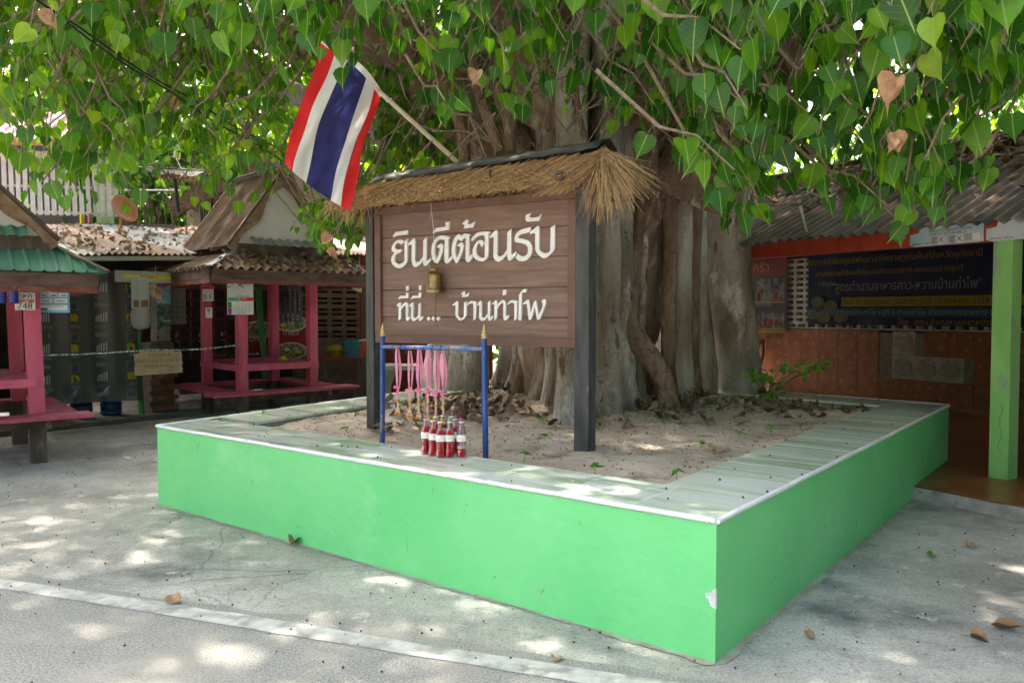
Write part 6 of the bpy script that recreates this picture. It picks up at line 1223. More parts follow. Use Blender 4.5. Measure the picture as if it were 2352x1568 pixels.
# second house behind the hut: brown roof edge
h2 = thing('brown_roofed_house', 'old house with a long sloping brown roof edge behind the picnic hut', 'house', tuple(at_y(560, 540, 17))); 
a, b = at_y(392, 482, 16.5), at_y(720, 318, 16.5); mb = MB(); mb.beam(a, b, .12, .32); mb.build('verge_board', m_fascia, h2)
dv = (b - a); mb = MB(); mb.corr(a + Vector((0, .05, .12)), Vector((0, 1, 0)), 3.2, dv, dv.length, .15, .03, 6); mb.build('roof_sheet', m_rust, h2)
mb = MB(); mb.prism([(0, 0), (3.2, 0), (3.2, 2.6), (2.75, 2.35), (0, .95)], at_y(430, 560, 16.9), (1, 0, 0), UP, (0, 1, 0), .1); mb.build('gable_wall', M('tan_boards', (.30, .26, .21), (.37, .33, .27), sc=3, rough=.8), h2)
for px in (478, 530): q = at_y(px, 540, 16.6); mb = MB(); mb.box((q.x, q.y, 2), (.24, .2, 4)); mb.build('post', m_dark, h2)
mb = MB(); mb.prism([(0, 0), (3.0, 0), (3.0, 1.5), (0, 1.5)], at_y(700, 560, 17.5), (1, 0, 0), UP, (0, 1, 0), .1); mb.build('side_wall', M('cream_boards', (.50, .45, .36), (.56, .51, .42), sc=3, rough=.8), h2)
# pair of slack black cables
for k, (y0, y1, lab) in enumerate(((-12, 372, 'upper one of two slack black cables crossing the leaves'), (14, 392, 'lower one of two slack black cables crossing the leaves'))):
    a, b = at_y(120 if k == 0 else 150, y0, 4.6), at_y(700, y1 + 4, 7.2); a2 = a + (a - b) * .6; mb = MB(); N = 24; pts = [a2.lerp(b, i / N) - UP * (.10 * math.sin(math.pi * i / N) + .01 * math.sin(i * 1.1 + k * 2)) for i in range(N + 1)]; mb.tube(pts + [b + Vector((1.6, 1.2, -.25))], .0058, 6); tag(mb.build('cable', flat('black_cable_%d' % k, (.015, .015, .016), .5), smooth=True), lab, 'cable', 'cables across the leaves')
# ================================================================== RIGHT-HAND BUILDING
RB0 = Vector((4.151, 6.707, 0)); RBA = Vector((.529, -.848, 0)).normalized(); RBB = Vector((.848, .529, 0)).normalized()    # along the front, into the building
def rb(i, j, z): return RB0 + RBA * i + RBB * j + UP * z
rotB = Matrix((RBA, RBB, UP)).transposed()
FZ = .09
m_kerb = M('broken_concrete_kerb', (.24, .225, .205), (.36, .34, .31), sc=7, rough=.95, bump=.9, bsc=35, c3=(.15, .14, .13), sc3=8, lo=.56, hi=.66)
def porch_floor():
    mb = MB(); n = 120; i0, i1 = -9.5, 9.5; r_ = random.Random(3); vs = []
    for k in range(n + 1):
        i = i0 + (i1 - i0) * k / n; e = -.93 + .02 * r_.random() - .012 * math.sin(k * 1.3)
        vs += [rb(i, e - .05 - .03 * r_.random(), -.01), rb(i, e - .012, .05 + .015 * r_.random()), rb(i, e + .012, FZ - .008), rb(i, 4.6, FZ - .008)]
    mb.add(vs, [(k * 4 + j, k * 4 + j + 1, k * 4 + 5 + j, k * 4 + 4 + j) for k in range(n) for j in range(3)]); return mb.build('porch_floor', m_kerb)
pf = tag(porch_floor(), kind='structure')
m_ftile = M('glazed_terracotta_tile', (.20, .072, .026), (.27, .105, .04), sc=7, rough=.3, c3=(.24, .085, .035), sc3=9, lo=.52, hi=.60, ovar=.12); m_fl = flat('flower_print', (.34, .25, .19))
def flower_faces(mb, cx, cy, s_, plane):
    for k in range(6):
        a = k * math.pi / 3 + .3; d = (math.cos(a), math.sin(a)); n_ = (-d[1], d[0]); q = [(cx + d[0] * s_ * .35 + n_[0] * s_ * .10, cy + d[1] * s_ * .35 + n_[1] * s_ * .10), (cx + d[0] * s_ + n_[0] * s_ * .12, cy + d[1] * s_ + n_[1] * s_ * .12), (cx + d[0] * s_ - n_[0] * s_ * .12, cy + d[1] * s_ - n_[1] * s_ * .12), (cx + d[0] * s_ * .35 - n_[0] * s_ * .10, cy + d[1] * s_ * .35 - n_[1] * s_ * .10)]
        mb.add([plane(*p) for p in q], [(0, 1, 2, 3)])
TS = .40
ft = MB(); ft.box((0, 0, -.006), (TS - .005, TS - .005, .012)); ft.cur = 1
for c_ in ((-.09, .08), (.08, -.1), (.12, .12)): flower_faces(ft, c_[0], c_[1], .022, lambda x, y: (x, y, .0012))
ft_me = ft.mesh('floor_tile', [m_ftile, m_fl])
for i in range(-12, 6):
    for j in range(13):
        p = rb(i * TS + .1, -.93 + .02 + (j + .5) * TS, FZ + .004)
        if p.y < .5: continue
        # the planter corner stands on this floor
        q = Vector((p.x, p.y)); e1, e2 = (PD - PA).normalized(), (PD - PC_).normalized()
        if Vector((e1.y, -e1.x)).dot(q - PD) < -.05 and Vector((-e2.y, e2.x)).dot(q - PD) < .1 and False: continue
        link('tile', ft_me, pf, Matrix.Translation(p) @ rotB.to_4x4())
bld = thing('open_pavilion', 'open village pavilion with a rusty corrugated roof and orange-tiled back wall', 'building', tuple(rb(0, 0, 0)), math.degrees(math.atan2(RBA.y, RBA.x)))
# back wall
mb = MB(); mb.box(rb(.2, 4.62, .62), (19.5, .14, 1.10), rotB); mb.build('back_wall', m_mort, bld)
m_wtile = M('orange_brown_wall_tile', (.19, .064, .024), (.235, .082, .032), sc=13, rough=.5, c3=(.165, .054, .02), sc3=7, lo=.50, hi=.53, ovar=.1)
WT = .37
wt = MB(); wt.box((0, 0, 0), (WT - .004, .012, WT - .004)); wt.cur = 1
for c_ in ((-.10, .09), (.08, -.06), (.13, .13)): flower_faces(wt, c_[0], c_[1], .028, lambda x, y: (x, -.0072, y))
wt_me = wt.mesh('wall_tile', [m_wtile, m_fl])
for c_ in range(26):
    for r_i in range(3):
        i = -8.2 + (c_ + .5) * WT; z = FZ + (r_i + .5) * WT
        if r_i == 2 and -3.95 < i < -3.5: continue
        if r_i == 1 and -3.95 < i < -2.7: continue
        link('wall_tile', wt_me, bld, WM[bld].inverted() @ Matrix.Translation(rb(i, 4.54, z)) @ rotB.to_4x4())
# exposed breeze blocks where tiles have fallen
m_old = M('pale_old_block', (.26, .235, .205), (.36, .335, .30), sc=9, rough=.9, bump=.4, bsc=40); m_cem = M('cement_daub', (.20, .185, .165), (.28, .26, .235), sc=14, rough=.95, bump=.7, bsc=50)
for (i, z, w_, h_) in ((-3.72, 1.015, .37, .36), (-3.35, .645, 1.11, .36)):
    mb = MB(); mb.box(rb(i, 4.55, z), (w_, .008, h_), rotB); mb.build('exposed_wall', m_old, bld)
for (i, z) in ((-3.72, 1.03), (-3.72, .64), (-3.35, .64), (-2.98, .64)):
    mb = MB()      # relief of a decorative block
    for k in range(4): mb.tube([rb(i + .15 * math.cos(a), 4.542, z + .14 * math.sin(a)) for a in [k * 1.57 + q * .39 + .2 for q in range(4)]], .014, 5)
    mb.tube([rb(i - .13, 4.542, z), rb(i + .13, 4.542, z)], .012, 5); mb.build('block_relief', m_old, bld)
    r_ = random.Random(int(i * 100)); mb = MB(); mb.prism([((.12 + .035 * r_.random()) * math.cos(a), (.10 + .04 * r_.random()) * math.sin(a) - .02) for a in [q * .449 for q in range(14)]], rb(i + .0, 4.545, z), RBA, UP, -RBB, .016); mb.build('cement_daub', m_cem, bld)
# row of breeze blocks above the tiles, and openings higher up
vb = MB(); W_, H_ = .20, .10
for z in (-H_ / 2 + .012, H_ / 2 - .012): vb.box((0, 0, z), (W_ - .004, .12, .024))
for x in (-W_ / 2 + .014, W_ / 2 - .014): vb.box((x, 0, 0), (.026, .118, H_ - .05))
vme = vb.mesh('vent_block', m_old)
for c_ in range(40): link('vent_block', vme, bld, WM[bld].inverted() @ Matrix.Translation(rb(-7.0 + c_ * W_, 4.60, 1.262)) @ rotB.to_4x4())
for c_ in range(3):
    for r_i in range(11): link('vent_block', vme, bld, WM[bld].inverted() @ Matrix.Translation(rb(-5.65 + (c_ - 1) * W_, 4.60, 1.365 + r_i * .101)) @ rotB.to_4x4())
for i in (-8.2, -4.2, .6): mb = MB(); mb.box(rb(i, 4.66, 1.9), (.16, .16, 1.3), rotB); mb.build('wall_post', m_mort, bld)
mb = MB(); mb.box(rb(.2, 4.80, 1.75), (19.5, .06, 1.7), rotB); mb.build('dark_infill', m_dark, bld)  # added dark sheet, stops daylight showing through the block openings
mb = MB(); mb.box(rb(9.3, 1.8, 1.2), (.1, 5.4, 2.4), rotB); mb.build('end_wall', m_dark, bld)  # unseen end of the added length, blocks light from the right
# front beam, green pillar
m_redb = M('red_beam_paint', (.34, .045, .022), (.42, .065, .03), sc=4, rough=.5, c3=(.26, .035, .02), sc3=5, lo=.58, hi=.7); m_gp = M('flaking_green_pillar', (.22, .46, .13), (.28, .55, .17), sc=4, rough=.7, bump=.4, bsc=30, c3=(.26, .34, .22), sc3=5, lo=.58, hi=.64, stretch=(1, 1, .5), c4_=(.12, .2, .08), sc4=9, lo4=.68, hi4=.70)
mb = MB(); mb.box(rb(.6, .02, 2.18), (20, .10, .17), rotB); mb.build('front_beam', m_redb, bld)
for i in (0, -5.6, 5.2): mb = MB(); mb.box(rb(i, .02, (2.095 + FZ) / 2), (.155, .155, 2.095 - FZ), rotB); mb.build('pillar', m_gp, bld)
mb = MB(); r_ = random.Random(8); mb.tube([rb(.012 + .014 * math.sin(q * .7) + r_.uniform(-.007, .007), -.058, .72 - q * .022) for q in range(20)], .0014, 4); mb.build('pillar_crack', k_black, bld)
# corrugated roof
Ls = math.hypot(2.75, 1.22); sl = RBB * 2.75 + UP * 1.22
m_rroof = M('grey_rusty_corrugated_iron', (.068, .052, .042), (.125, .098, .08), sc=3, rough=.7, bump=.25, bsc=60, c3=(.20, .13, .09), sc3=2.4, lo=.52, hi=.66, c4_=(.19, .175, .16), sc4=6, lo4=.64, hi4=.72, ovar=.18)
for k in range(-11, 13):  # sheets run on out of view, length added to shade the planter's right wall
    i = k * .70; mb = MB(); r_ = random.Random(k + 90); mb.corr(rb(i - .03, -.42 + r_.uniform(-.03, .03), 2.215 + (k % 2) * .01 - .01 * r_.random()), RBA, .745, sl, Ls, .124, .021, 8); mb.build('roof_sheet', m_rroof, bld)
    mb = MB(); mb.corr(rb(i - .03, 2.36 + 2.75, 2.215), RBA, .745, -RBB * 2.75 + UP * 1.22, Ls, .076, .013, 6); mb.build('roof_sheet', m_rroof, bld)
mb = MB(); mb.beam(rb(-7.7, 2.35, 3.46), rb(9.2, 2.35, 3.46), .28, .015); mb.build('ridge_cap', m_silver, bld)
for j, z in ((.5, 2.53), (1.5, 2.97), (3.2, 2.97), (4.2, 2.53)): mb = MB(); mb.beam(rb(-7.7, j, z), rb(9.2, j, z), .05, .07); mb.build('purlin', m_fascia, bld)
# stick fallen across the roof
a, b = at_y(1792, 412, 6.4), at_y(1918, 535, 6.2); mb = MB(); mb.tube([rb(-2.35, .35, 2.66), rb(-2.0, -.05, 2.47), rb(-1.62, -.48, 2.27)], [.016, .014, .010], 6); tag(mb.build('fallen_branch', m_twig, smooth=True), 'bare stick lying across the edge of the pavilion roof', 'branch')
# banner on the back wall
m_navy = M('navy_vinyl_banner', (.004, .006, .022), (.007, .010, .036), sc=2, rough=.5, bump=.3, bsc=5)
ban = thing('blue_banner', 'dark blue vinyl banner with Thai text stretched across the pavilion wall', 'banner', tuple(rb(-4, 4.5, 1.8)), math.degrees(math.atan2(RBA.y, RBA.x)))
bi0, bi1, bz0, bz1 = -5.42, -1.1, 1.29, 2.50
mb = MB(); nx = 40; mb.add([rb(bi0 + (bi1 - bi0) * a / nx, 4.47 + .012 * math.sin(a * .9) + .01 * math.sin(a * 2.3), z) for z in (bz0, bz1) for a in range(nx + 1)], [(a, a + 1, nx + 2 + a, nx + 1 + a) for a in range(nx)]); mb.build('sheet', m_navy, ban, smooth=True)
FB_ = lambda i, z, n=0.0: rb(i, 4.44 - n, z)
def bq(i0, i1, z0, z1, m_, n=0.0, nm='band'): mb = MB(); mb.quad(FB_(i0, z0, n), FB_(i1, z0, n), FB_(i1, z1, n), FB_(i0, z1, n)); mb.build(nm, m_, ban)
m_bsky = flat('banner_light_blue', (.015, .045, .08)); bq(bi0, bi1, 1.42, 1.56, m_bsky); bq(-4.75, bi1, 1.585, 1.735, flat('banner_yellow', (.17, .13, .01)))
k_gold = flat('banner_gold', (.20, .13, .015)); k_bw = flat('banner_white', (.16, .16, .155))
lettering('โครงการนำร่องศูนย์พัฒนาอาชีพราษฎรในพื้นที่จังหวัดอุทัยธานี', .135, FB_(-3.98, 2.33, .004), RBA, UP, k_gold, ban, squash=.90); lettering('ตามพระราชดำริสมเด็จพระเทพรัตนราชสุดาฯ สยามบรมราชกุมารี', .115, FB_(-4.0, 2.13, .004), RBA, UP, k_gold, ban, squash=.86)
lettering('หลักสูตร', .10, FB_(-5.02, 1.96, .004), RBA, UP, k_bw, ban); lettering('“สูตรตำนานอาหารคาว-หวานบ้านท่าโพ”', .20, FB_(-3.72, 1.90, .002), RBA, UP, k_bw, ban, squash=.80); lettering('ระหว่างวันที่ 21 กรกฎาคม 2558 ถึง วันที่ 17 สิงหาคม 2558', .115, FB_(-3.72, 1.655, .004), RBA, UP, k_black, ban, squash=1.0)
lettering('ณ กลุ่มแม่บ้านท่าโพ หมู่ที่ 4 ตำบลท่าโพ อำเภอหนองขาหย่าง จังหวัดอุทัยธานี', .115, FB_(-3.35, 1.49, .004), RBA, UP, k_bw, ban, squash=.95); lettering('โดย   กศน.อำเภอหนองขาหย่าง', .115, FB_(-3.05, 1.345, .004), RBA, UP, k_gold, ban)
for (i, z, r0) in ((-5.2, 1.66, .13), (-4.95, 1.60, .13), (-5.3, 1.45, .11), (-5.08, 1.42, .14), (-4.75, 1.42, .13)):
    for rr, m_, n_ in ((r0, flat('dish_rim_print', (.09, .085, .075)), .005), (r0 * .86, M('dish_print', (.02, .04, .012), (.10, .075, .03), sc=30, rough=.5), .006)):
        mb = MB(); mb.add([FB_(i + rr * math.cos(a), z + rr * .7 * math.sin(a), n_) for a in [q * .349 for q in range(18)]], [tuple(range(18))]); mb.build('food_picture', m_, ban)
# a second banner left of it, part hidden by the trunk
ba2 = thing('cooks_banner', 'red and white photo banner of the village cooks beside the blue banner', 'banner', tuple(rb(-6.6, 4.5, 1.8)), math.degrees(math.atan2(RBA.y, RBA.x)))
mb = MB(); mb.quad(rb(-8.0, 4.46, 1.12), rb(-5.85, 4.46, 1.12), rb(-5.85, 4.46, 2.48), rb(-8.0, 4.46, 2.48)); mb.build('sheet', flat('dark_banner_ground', (.035, .03, .03), .4), ba2)
def bq2(i0, i1, z0, z1, m_, n=0.002, nm='picture'): mb = MB(); mb.quad(rb(i0, 4.455 - n, z0), rb(i1, 4.455 - n, z0), rb(i1, 4.455 - n, z1), rb(i0, 4.455 - n, z1)); mb.build(nm, m_, ba2)
bq2(-8, -5.85, 2.14, 2.46, flat('banner_maroon', (.11, .035, .028))); bq2(-8, -5.85, 1.12, 1.17, k_gold)
for (i0, i1, z0, z1) in ((-7.9, -6.62, 1.72, 2.1), (-6.55, -5.9, 1.68, 2.1), (-7.5, -6.45, 1.22, 1.58), (-6.4, -5.9, 1.2, 1.5)):
    bq2(i0, i1, z0, z1, M('group_photo', (.02, .02, .02), (.11, .105, .10), sc=9, rough=.4), .003); bq2(i0 - .02, i1 + .02, z0 - .02, z0, k_gold, .0035)
    for k in range(int((i1 - i0) / .13)):
        i = i0 + .08 + k * .13; bq2(i - .04, i + .04, z0 + .03, z0 + .17, rnd.choice((flat('photo_maroon', (.09, .012, .012)), flat('photo_grey', (.10, .10, .10)), flat('photo_red', (.12, .015, .015)))), .005); bq2(i - .022, i + .022, z0 + .18, z0 + .23, flat('photo_skin', (.11, .07, .05)), .005)
lettering('รวมแม่ครัว', .24, rb(-6.75, 4.445, 2.30), RBA, UP, flat('banner_pink', (.26, .09, .09)), ba2); lettering('รสเด็ด เชือดอร่อย”', .17, rb(-6.72, 4.435, 1.66), RBA, UP, k_bw, ba2)
# third banner right of the pillar
ba3 = thing('photo_banner', 'dark photo banner seen right of the green pillar', 'banner', tuple(rb(-.6, 4.5, 1.8)), math.degrees(math.atan2(RBA.y, RBA.x)))
mb = MB(); mb.quad(rb(-1.0, 4.46, 1.3), rb(1.2, 4.46, 1.3), rb(1.2, 4.46, 2.5), rb(-1.0, 4.46, 2.5)); mb.build('sheet', M('dark_photo_print', (.02, .02, .03), (.14, .14, .15), sc=3, rough=.4), ba3)
# torn election strips on the beam
for n_, (i0, i1, lab) in enumerate(((-.83, -.17, 'torn blue and white ballot notice on the red beam left of the pillar'), (-.15, .55, 'torn blue ballot notice on the red beam above the pillar'))):
    c = rb((i0 + i1) / 2, -.034, 2.185); g = thing('ballot_notice', lab, 'notice', tuple(c), math.degrees(math.atan2(RBA.y, RBA.x))); w_ = i1 - i0
    pts = [(-w_ / 2, -.075), (-w_ / 2 + .05, -.09), (w_ / 2 - .05, -.085), (w_ / 2, -.08), (w_ / 2 - .005, .0), (w_ / 2, .075), (.12, .085), (.05, .075), (-.05, .088), (-w_ / 2 + .1, .08), (-w_ / 2 + .08, .03), (-w_ / 2, .02)]
    mb = MB(); mb.prism(pts, c, RBA, UP, -RBB, .002); mb.build('sheet', M('torn_blue_paper', (.16, .46, .60), (.58, .64, .66), sc=2.2, rough=.6, c3=(.70, .69, .66), sc3=5, lo=.54, hi=.60), g); Fq = lambda u, v, n=0.0: c + RBA * u + UP * v - RBB * (.0045 + n)
    def q2(u, v, w2, h2, m_, nn=0.0): mb = MB(); mb.quad(Fq(u - w2 / 2, v - h2 / 2, nn), Fq(u + w2 / 2, v - h2 / 2, nn), Fq(u + w2 / 2, v + h2 / 2, nn), Fq(u - w2 / 2, v + h2 / 2, nn)); mb.build('print', m_, g)
    xs = (-.10, .06) if n_ == 0 else (.04, .2)
    for u in xs: q2(u, -.045, .06, .068, k_gray); q2(u + .062, -.045, .062, .066, k_white); lettering('๕', .034, Fq(u, -.028, .001), RBA, UP, k_black, g); lettering('5', .034, Fq(u, -.062, .001), RBA, UP, k_black, g); lettering('X', .07, Fq(u + .062, -.045, .001), RBA, UP, k_black, g)
    if n_ == 0: q2(.20, -.035, .065, .06, k_gray); q2(.268, -.035, .062, .06, k_white)
    if n_ == 0: lettering('พืชผลราคาดี หนี้สินหมดไป มีรายได้เพิ่ม', .030, Fq(.04, .042, .001), RBA, UP, k_black, g, squash=.85); lettering('การศึกษา ๑๒ ปี เรียนฟรี...วะ', .030, Fq(.02, .012, .001), RBA, UP, k_black, g)
    lettering('ครูสมชาย วงศ์เวช', .028, Fq(-w_ / 2 + .12, -.066, .001), RBA, UP, k_black, g)
# dark red plastic chair against the wall
m_ch = M('maroon_plastic', (.055, .010, .012), (.075, .014, .016), sc=6, rough=.3); cp = rb(-6.35, 3.95, FZ)
ch = thing('plastic_chair', 'dark maroon plastic chair against the tiled wall behind the trunk', 'chair', tuple(cp), math.degrees(math.atan2(RBA.y, RBA.x)) + 4)
def CB(nm, f): mb = MB(); f(mb); mb.build(nm, m_ch, ch, local=True)
CB('seat', lambda b: b.prism([(-.22, -.22), (.22, -.22), (.24, .0), (.21, .22), (-.21, .22), (-.24, 0)], (0, 0, .43), (1, 0, 0), (0, 1, 0), (0, 0, 1), .025))
for x, y in ((-.2, -.2), (.2, -.2), (-.19, .2), (.19, .2)): CB('leg', lambda b: b.beam((x, y, .44), (x * 1.2, y * 1.2, 0), .05, .035))
for x in (-1, 1): CB('back_post', lambda b: b.tube([(x * .19, .2, .44), (x * .21, .26, .68), (x * .17, .31, .90)], [.026, .024, .022], 6))
CB('top_rail', lambda b: b.beam((-.19, .305, .875), (.19, .305, .875), .03, .10))
for x in (-.09, 0, .09): CB('back_slat', lambda b: b.beam((x, .21, .45), (x * .9, .30, .83), .045, .012, (0, 1, 0)))
# lime shrub beside the trunk
sb = at_z(1755, 922, .60); sh = thing('lime_shrub', 'small glossy-leaved shrub growing beside the right edge of the trunk', 'shrub', tuple(sb)); mb = MB(); SL = []
for (px, py) in ((1725, 858), (1745, 870), (1800, 838), (1840, 842), (1880, 838), (1895, 836), (1770, 860), (1775, 900), (1768, 915), (1785, 880), (1815, 850), (1860, 850), (1745, 850)):
    e = at_y(px, py, sb.y - .12 + rnd.uniform(-.1, .1)); m1 = sb.lerp(e, .5) + UP * .05; mb.tube([sb, m1, e], [.008, .005, .002], 5, False)
    for k in range(8): SL.append((e + Vector((rnd.gauss(0, .04), rnd.gauss(0, .04), rnd.gauss(-.01, .03))), (rnd.gauss(0, 1), rnd.gauss(-.3, 1), rnd.gauss(-.4, .7)), (rnd.gauss(0, .5), -.6, .8), rnd.uniform(.05, .075), rnd.random()))
mb.build('stems', m_twig, sh); m_lime = leaf_mat('lime_leaf', (.06, .22, .02), (.10, .30, .025), (.22, .44, .04), transl=.35, obj_random=True)
for q in SL:
    me = leaf_cloud('leaf', [q[0]], [q[1]], [q[2]], [q[3]], [q[4]], T_MID * np.array([.75, 1, 1]), F_MID, m_lime); me.transform(WM[sh].inverted()); link('leaf', me, sh)
# ================================================================== TREES BEHIND
m_btr = M('background_bark', (.10, .08, .065), (.17, .14, .115), sc=5, rough=.9)
def btree(name, label, x, y, h, rad, zc, n, size, mat_, seed, flat_=.8, group='trees behind the buildings'):
    g = thing(name, label, 'tree', (x, y, 0), 0, group); r_ = np.random.default_rng(seed)
    mb = MB(); mb.tube([(x, y, -.1), (x + .1, y, h * .4), (x - .1, y + .1, h * .8)], [.22, .17, .08], 8); mb.build('trunk', m_btr, g)
    for k in range(4): a = k * 1.6 + seed; mb = MB(); mb.tube([(x, y, h * .35), (x + math.cos(a) * rad * .4, y + math.sin(a) * rad * .4, h * .55), (x + math.cos(a) * rad * .8, y + math.sin(a) * rad * .8, zc + rad * .2)], [.1, .07, .03], 6); mb.build('limb', m_btr, g)
    nc = n // 22; d = r_.normal(size=(nc, 3)); d /= np.linalg.norm(d, axis=1)[:, None]; rr = r_.random(nc) ** .45
    c = np.array([x, y, zc]) + d * rr[:, None] * np.array([rad, rad * .8, rad * flat_]); P = np.repeat(c, 22, 0) + r_.normal(0, .26, (nc * 22, 3)); P = P[P[:, 2] > .15]; m_ = len(P)
    me = leaf_cloud('crown', P, hang_dirs(m_, .6), face_dirs(m_, (0, -.6, .5), .8), r_.uniform(.8, 1.25, m_) * size, r_.random(m_), T_MID, F_MID, mat_, uv=False); me.transform(WM[g].inverted()); o = link('crown', me, g); o['kind'] = 'stuff'
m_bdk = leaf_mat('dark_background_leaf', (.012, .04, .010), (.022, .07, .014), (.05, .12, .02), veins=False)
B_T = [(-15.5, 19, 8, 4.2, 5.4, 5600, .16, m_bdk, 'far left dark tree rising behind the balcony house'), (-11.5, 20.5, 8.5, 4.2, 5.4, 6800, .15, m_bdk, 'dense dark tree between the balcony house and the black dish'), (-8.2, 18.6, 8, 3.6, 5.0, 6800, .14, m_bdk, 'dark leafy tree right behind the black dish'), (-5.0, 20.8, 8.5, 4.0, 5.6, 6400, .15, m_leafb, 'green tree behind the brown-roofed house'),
       (-1.6, 18.4, 8.5, 3.6, 5.4, 6400, .14, m_leafb, 'green tree behind the flag and sign'), (1.6, 21, 8, 3.2, 4.6, 3000, .15, m_leafb, 'tree hidden mostly by the great trunk'), (9.4, 17.5, 7.5, 3.0, 5.0, 5600, .12, m_leafb, 'bright green tree hanging over the left end of the pavilion roof'), (13.4, 15.8, 7.5, 3.1, 5.0, 5600, .12, m_leafb, 'bright green tree above the middle of the pavilion roof'), (17.6, 14.5, 8, 3.2, 5.0, 4000, .13, m_leafb, 'tree at the far right above the pavilion roof'), (5.6, 20.5, 7.5, 3.0, 4.4, 3600, .14, m_leafb, 'tree just right of the great trunk, far behind'), (-20, 16, 8, 3.5, 4, 2500, .18, m_bdk, 'tree beyond the left edge of the balcony house'), (-11.5, 8.5, 7.5, 3.2, 3.6, 4200, .2, m_bdk, 'unseen dense tree added left of the green-roofed hut to block light'), (-11.0, 3.2, 7.5, 3.0, 3.8, 3600, .2, m_bdk, 'unseen dense tree added by the road on the left to block light')]  # last two are out of view, added to block low light from the left
for k, (x, y, h, r0, zc, n, s_, m_, lab) in enumerate(B_T): btree('background_tree', lab, x, y, h, r0, zc, n, s_, m_, 50 + k)
for k, (x, y) in enumerate(((-13, -8.5), (-6.5, -10), (0, -9.5), (6.5, -10), (12.5, -8))): btree('blocker_tree', ('first', 'second', 'third', 'fourth', 'fifth')[k] + ' of the unseen trees added behind the camera to block low light', x, y, 7, 3.6, 3.4, 2600, .26, m_bdk, 90 + k, .9, 'added light-blocking trees behind the camera')  # unseen trees added behind the camera to keep low sky light out
# low hedge mass so that no bare horizon shows
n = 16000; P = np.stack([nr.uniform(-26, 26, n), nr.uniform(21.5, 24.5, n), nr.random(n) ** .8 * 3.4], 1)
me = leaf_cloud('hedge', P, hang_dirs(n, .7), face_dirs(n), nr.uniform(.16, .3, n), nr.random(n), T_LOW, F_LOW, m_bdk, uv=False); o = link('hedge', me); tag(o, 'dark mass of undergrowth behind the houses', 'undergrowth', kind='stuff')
# climbing vines by the dish
mb = MB()
for k in range(22): x_ = rnd.uniform(380, 520); a = at_y(x_, rnd.uniform(330, 400), 15.5); mb.tube([a, a + Vector((rnd.gauss(0, .08), 0, -.5)), a + Vector((rnd.gauss(0, .15), 0, -1.3))], .006, 4, False)
o = mb.build('hanging_vines', m_twig); tag(o, 'thin bare vines hanging in the dark gap behind the hut', 'vines', kind='stuff')
# ================================================================== FALLEN LEAVES, FIGS, SEEDLINGS
m_fig = M('fallen_fig', (.045, .020, .018), (.10, .05, .03), sc=30, rough=.6)
def ico(mb, c, r):
    t = [(0, 0, 1), (.894, 0, .447), (.276, .851, .447), (-.724, .526, .447), (-.724, -.526, .447), (.276, -.851, .447), (.724, .526, -.447), (-.276, .851, -.447), (-.894, 0, -.447), (-.276, -.851, -.447), (.724, -.526, -.447), (0, 0, -1)]
    mb.add([(c[0] + r * x, c[1] + r * y, c[2] + r * z) for x, y, z in t], [(0, 1, 2), (0, 2, 3), (0, 3, 4), (0, 4, 5), (0, 5, 1), (1, 6, 2), (2, 7, 3), (3, 8, 4), (4, 9, 5), (5, 10, 1), (6, 7, 2), (7, 8, 3), (8, 9, 4), (9, 10, 5), (10, 6, 1), (11, 7, 6), (11, 8, 7), (11, 9, 8), (11, 10, 9), (11, 6, 10)])
def inside(p): 
    q = Vector((p[0], p[1])); return all(Vector(((b - a).y, -(b - a).x)).dot(q - a) > -.02 for a, b in zip(quad_, quad_[1:] + quad_[:1]))
def insoil(p):
    q = Vector((p[0], p[1])); return all(Vector(((b - a).y, -(b - a).x)).dot(q - a) > .03 for a, b in zip(IN, IN[1:] + IN[:1]))
mb = MB(); k = 0
while k < 620:
    x, y = rnd.uniform(-6, 5), rnd.uniform(2.2, 9.5)
    if inside((x, y)) or RBB.dot(Vector((x, y, 0)) - RB0) > -1.0 and x > 2.5: continue
    road = (Vector((x, y)) - e0).dot(Vector((.337, .9415))) < 0; r0 = rnd.uniform(.0035, .0065); ico(mb, (x, y, (.011 if road else 0) + r0 * .8), r0); k += 1
tag(mb.build('fallen_figs', m_fig), 'tiny dark fruits scattered over the concrete and road', 'fruits', kind='stuff')
mb = MB(); k = 0
while k < 700:
    x, y = rnd.uniform(-2.8, 4.2), rnd.uniform(3.3, 11)
    if not inside((x, y)): continue
    if insoil((x, y)): z = soil_z((x, y))
    elif rnd.random() < .25: z = .6185
    else: continue
    r0 = rnd.uniform(.004, .007); ico(mb, (x, y, z + r0 * .8), r0); k += 1
tag(mb.build('figs_on_soil', m_fig), 'tiny dark fruits scattered over the soil and coping tiles', 'fruits', kind='stuff')
# coarse crumbs, pebbles and twigs on the soil
m_crumb = M('soil_crumb', (.16, .11, .08), (.36, .29, .23), sc=40, rough=.95); mb = MB(); k = 0
while k < 4200:
    x, y = rnd.gauss(.75, 1.6), rnd.gauss(6.4, 1.3)
    if not insoil((x, y)): continue
    z = soil_z((x, y)); r0 = rnd.uniform(.003, .011) * (1.5 if rnd.random() < .04 else 1); a = rnd.uniform(0, 6.28)
    if rnd.random() < .25: d = Vector((math.cos(a), math.sin(a), rnd.uniform(-.1, .2))) * rnd.uniform(.015, .06); mb.tube([(x, y, z + .004), (x + d.x, y + d.y, z + .006 + d.z * .5)], .0017, 3, False)
    else: mb.add([(x - r0, y, z), (x + r0, y - r0 * .5, z), (x, y + r0, z), (x + rnd.uniform(-.3, .3) * r0, y, z + r0 * 1.1)], [(0, 1, 3), (1, 2, 3), (2, 0, 3)])
    k += 1
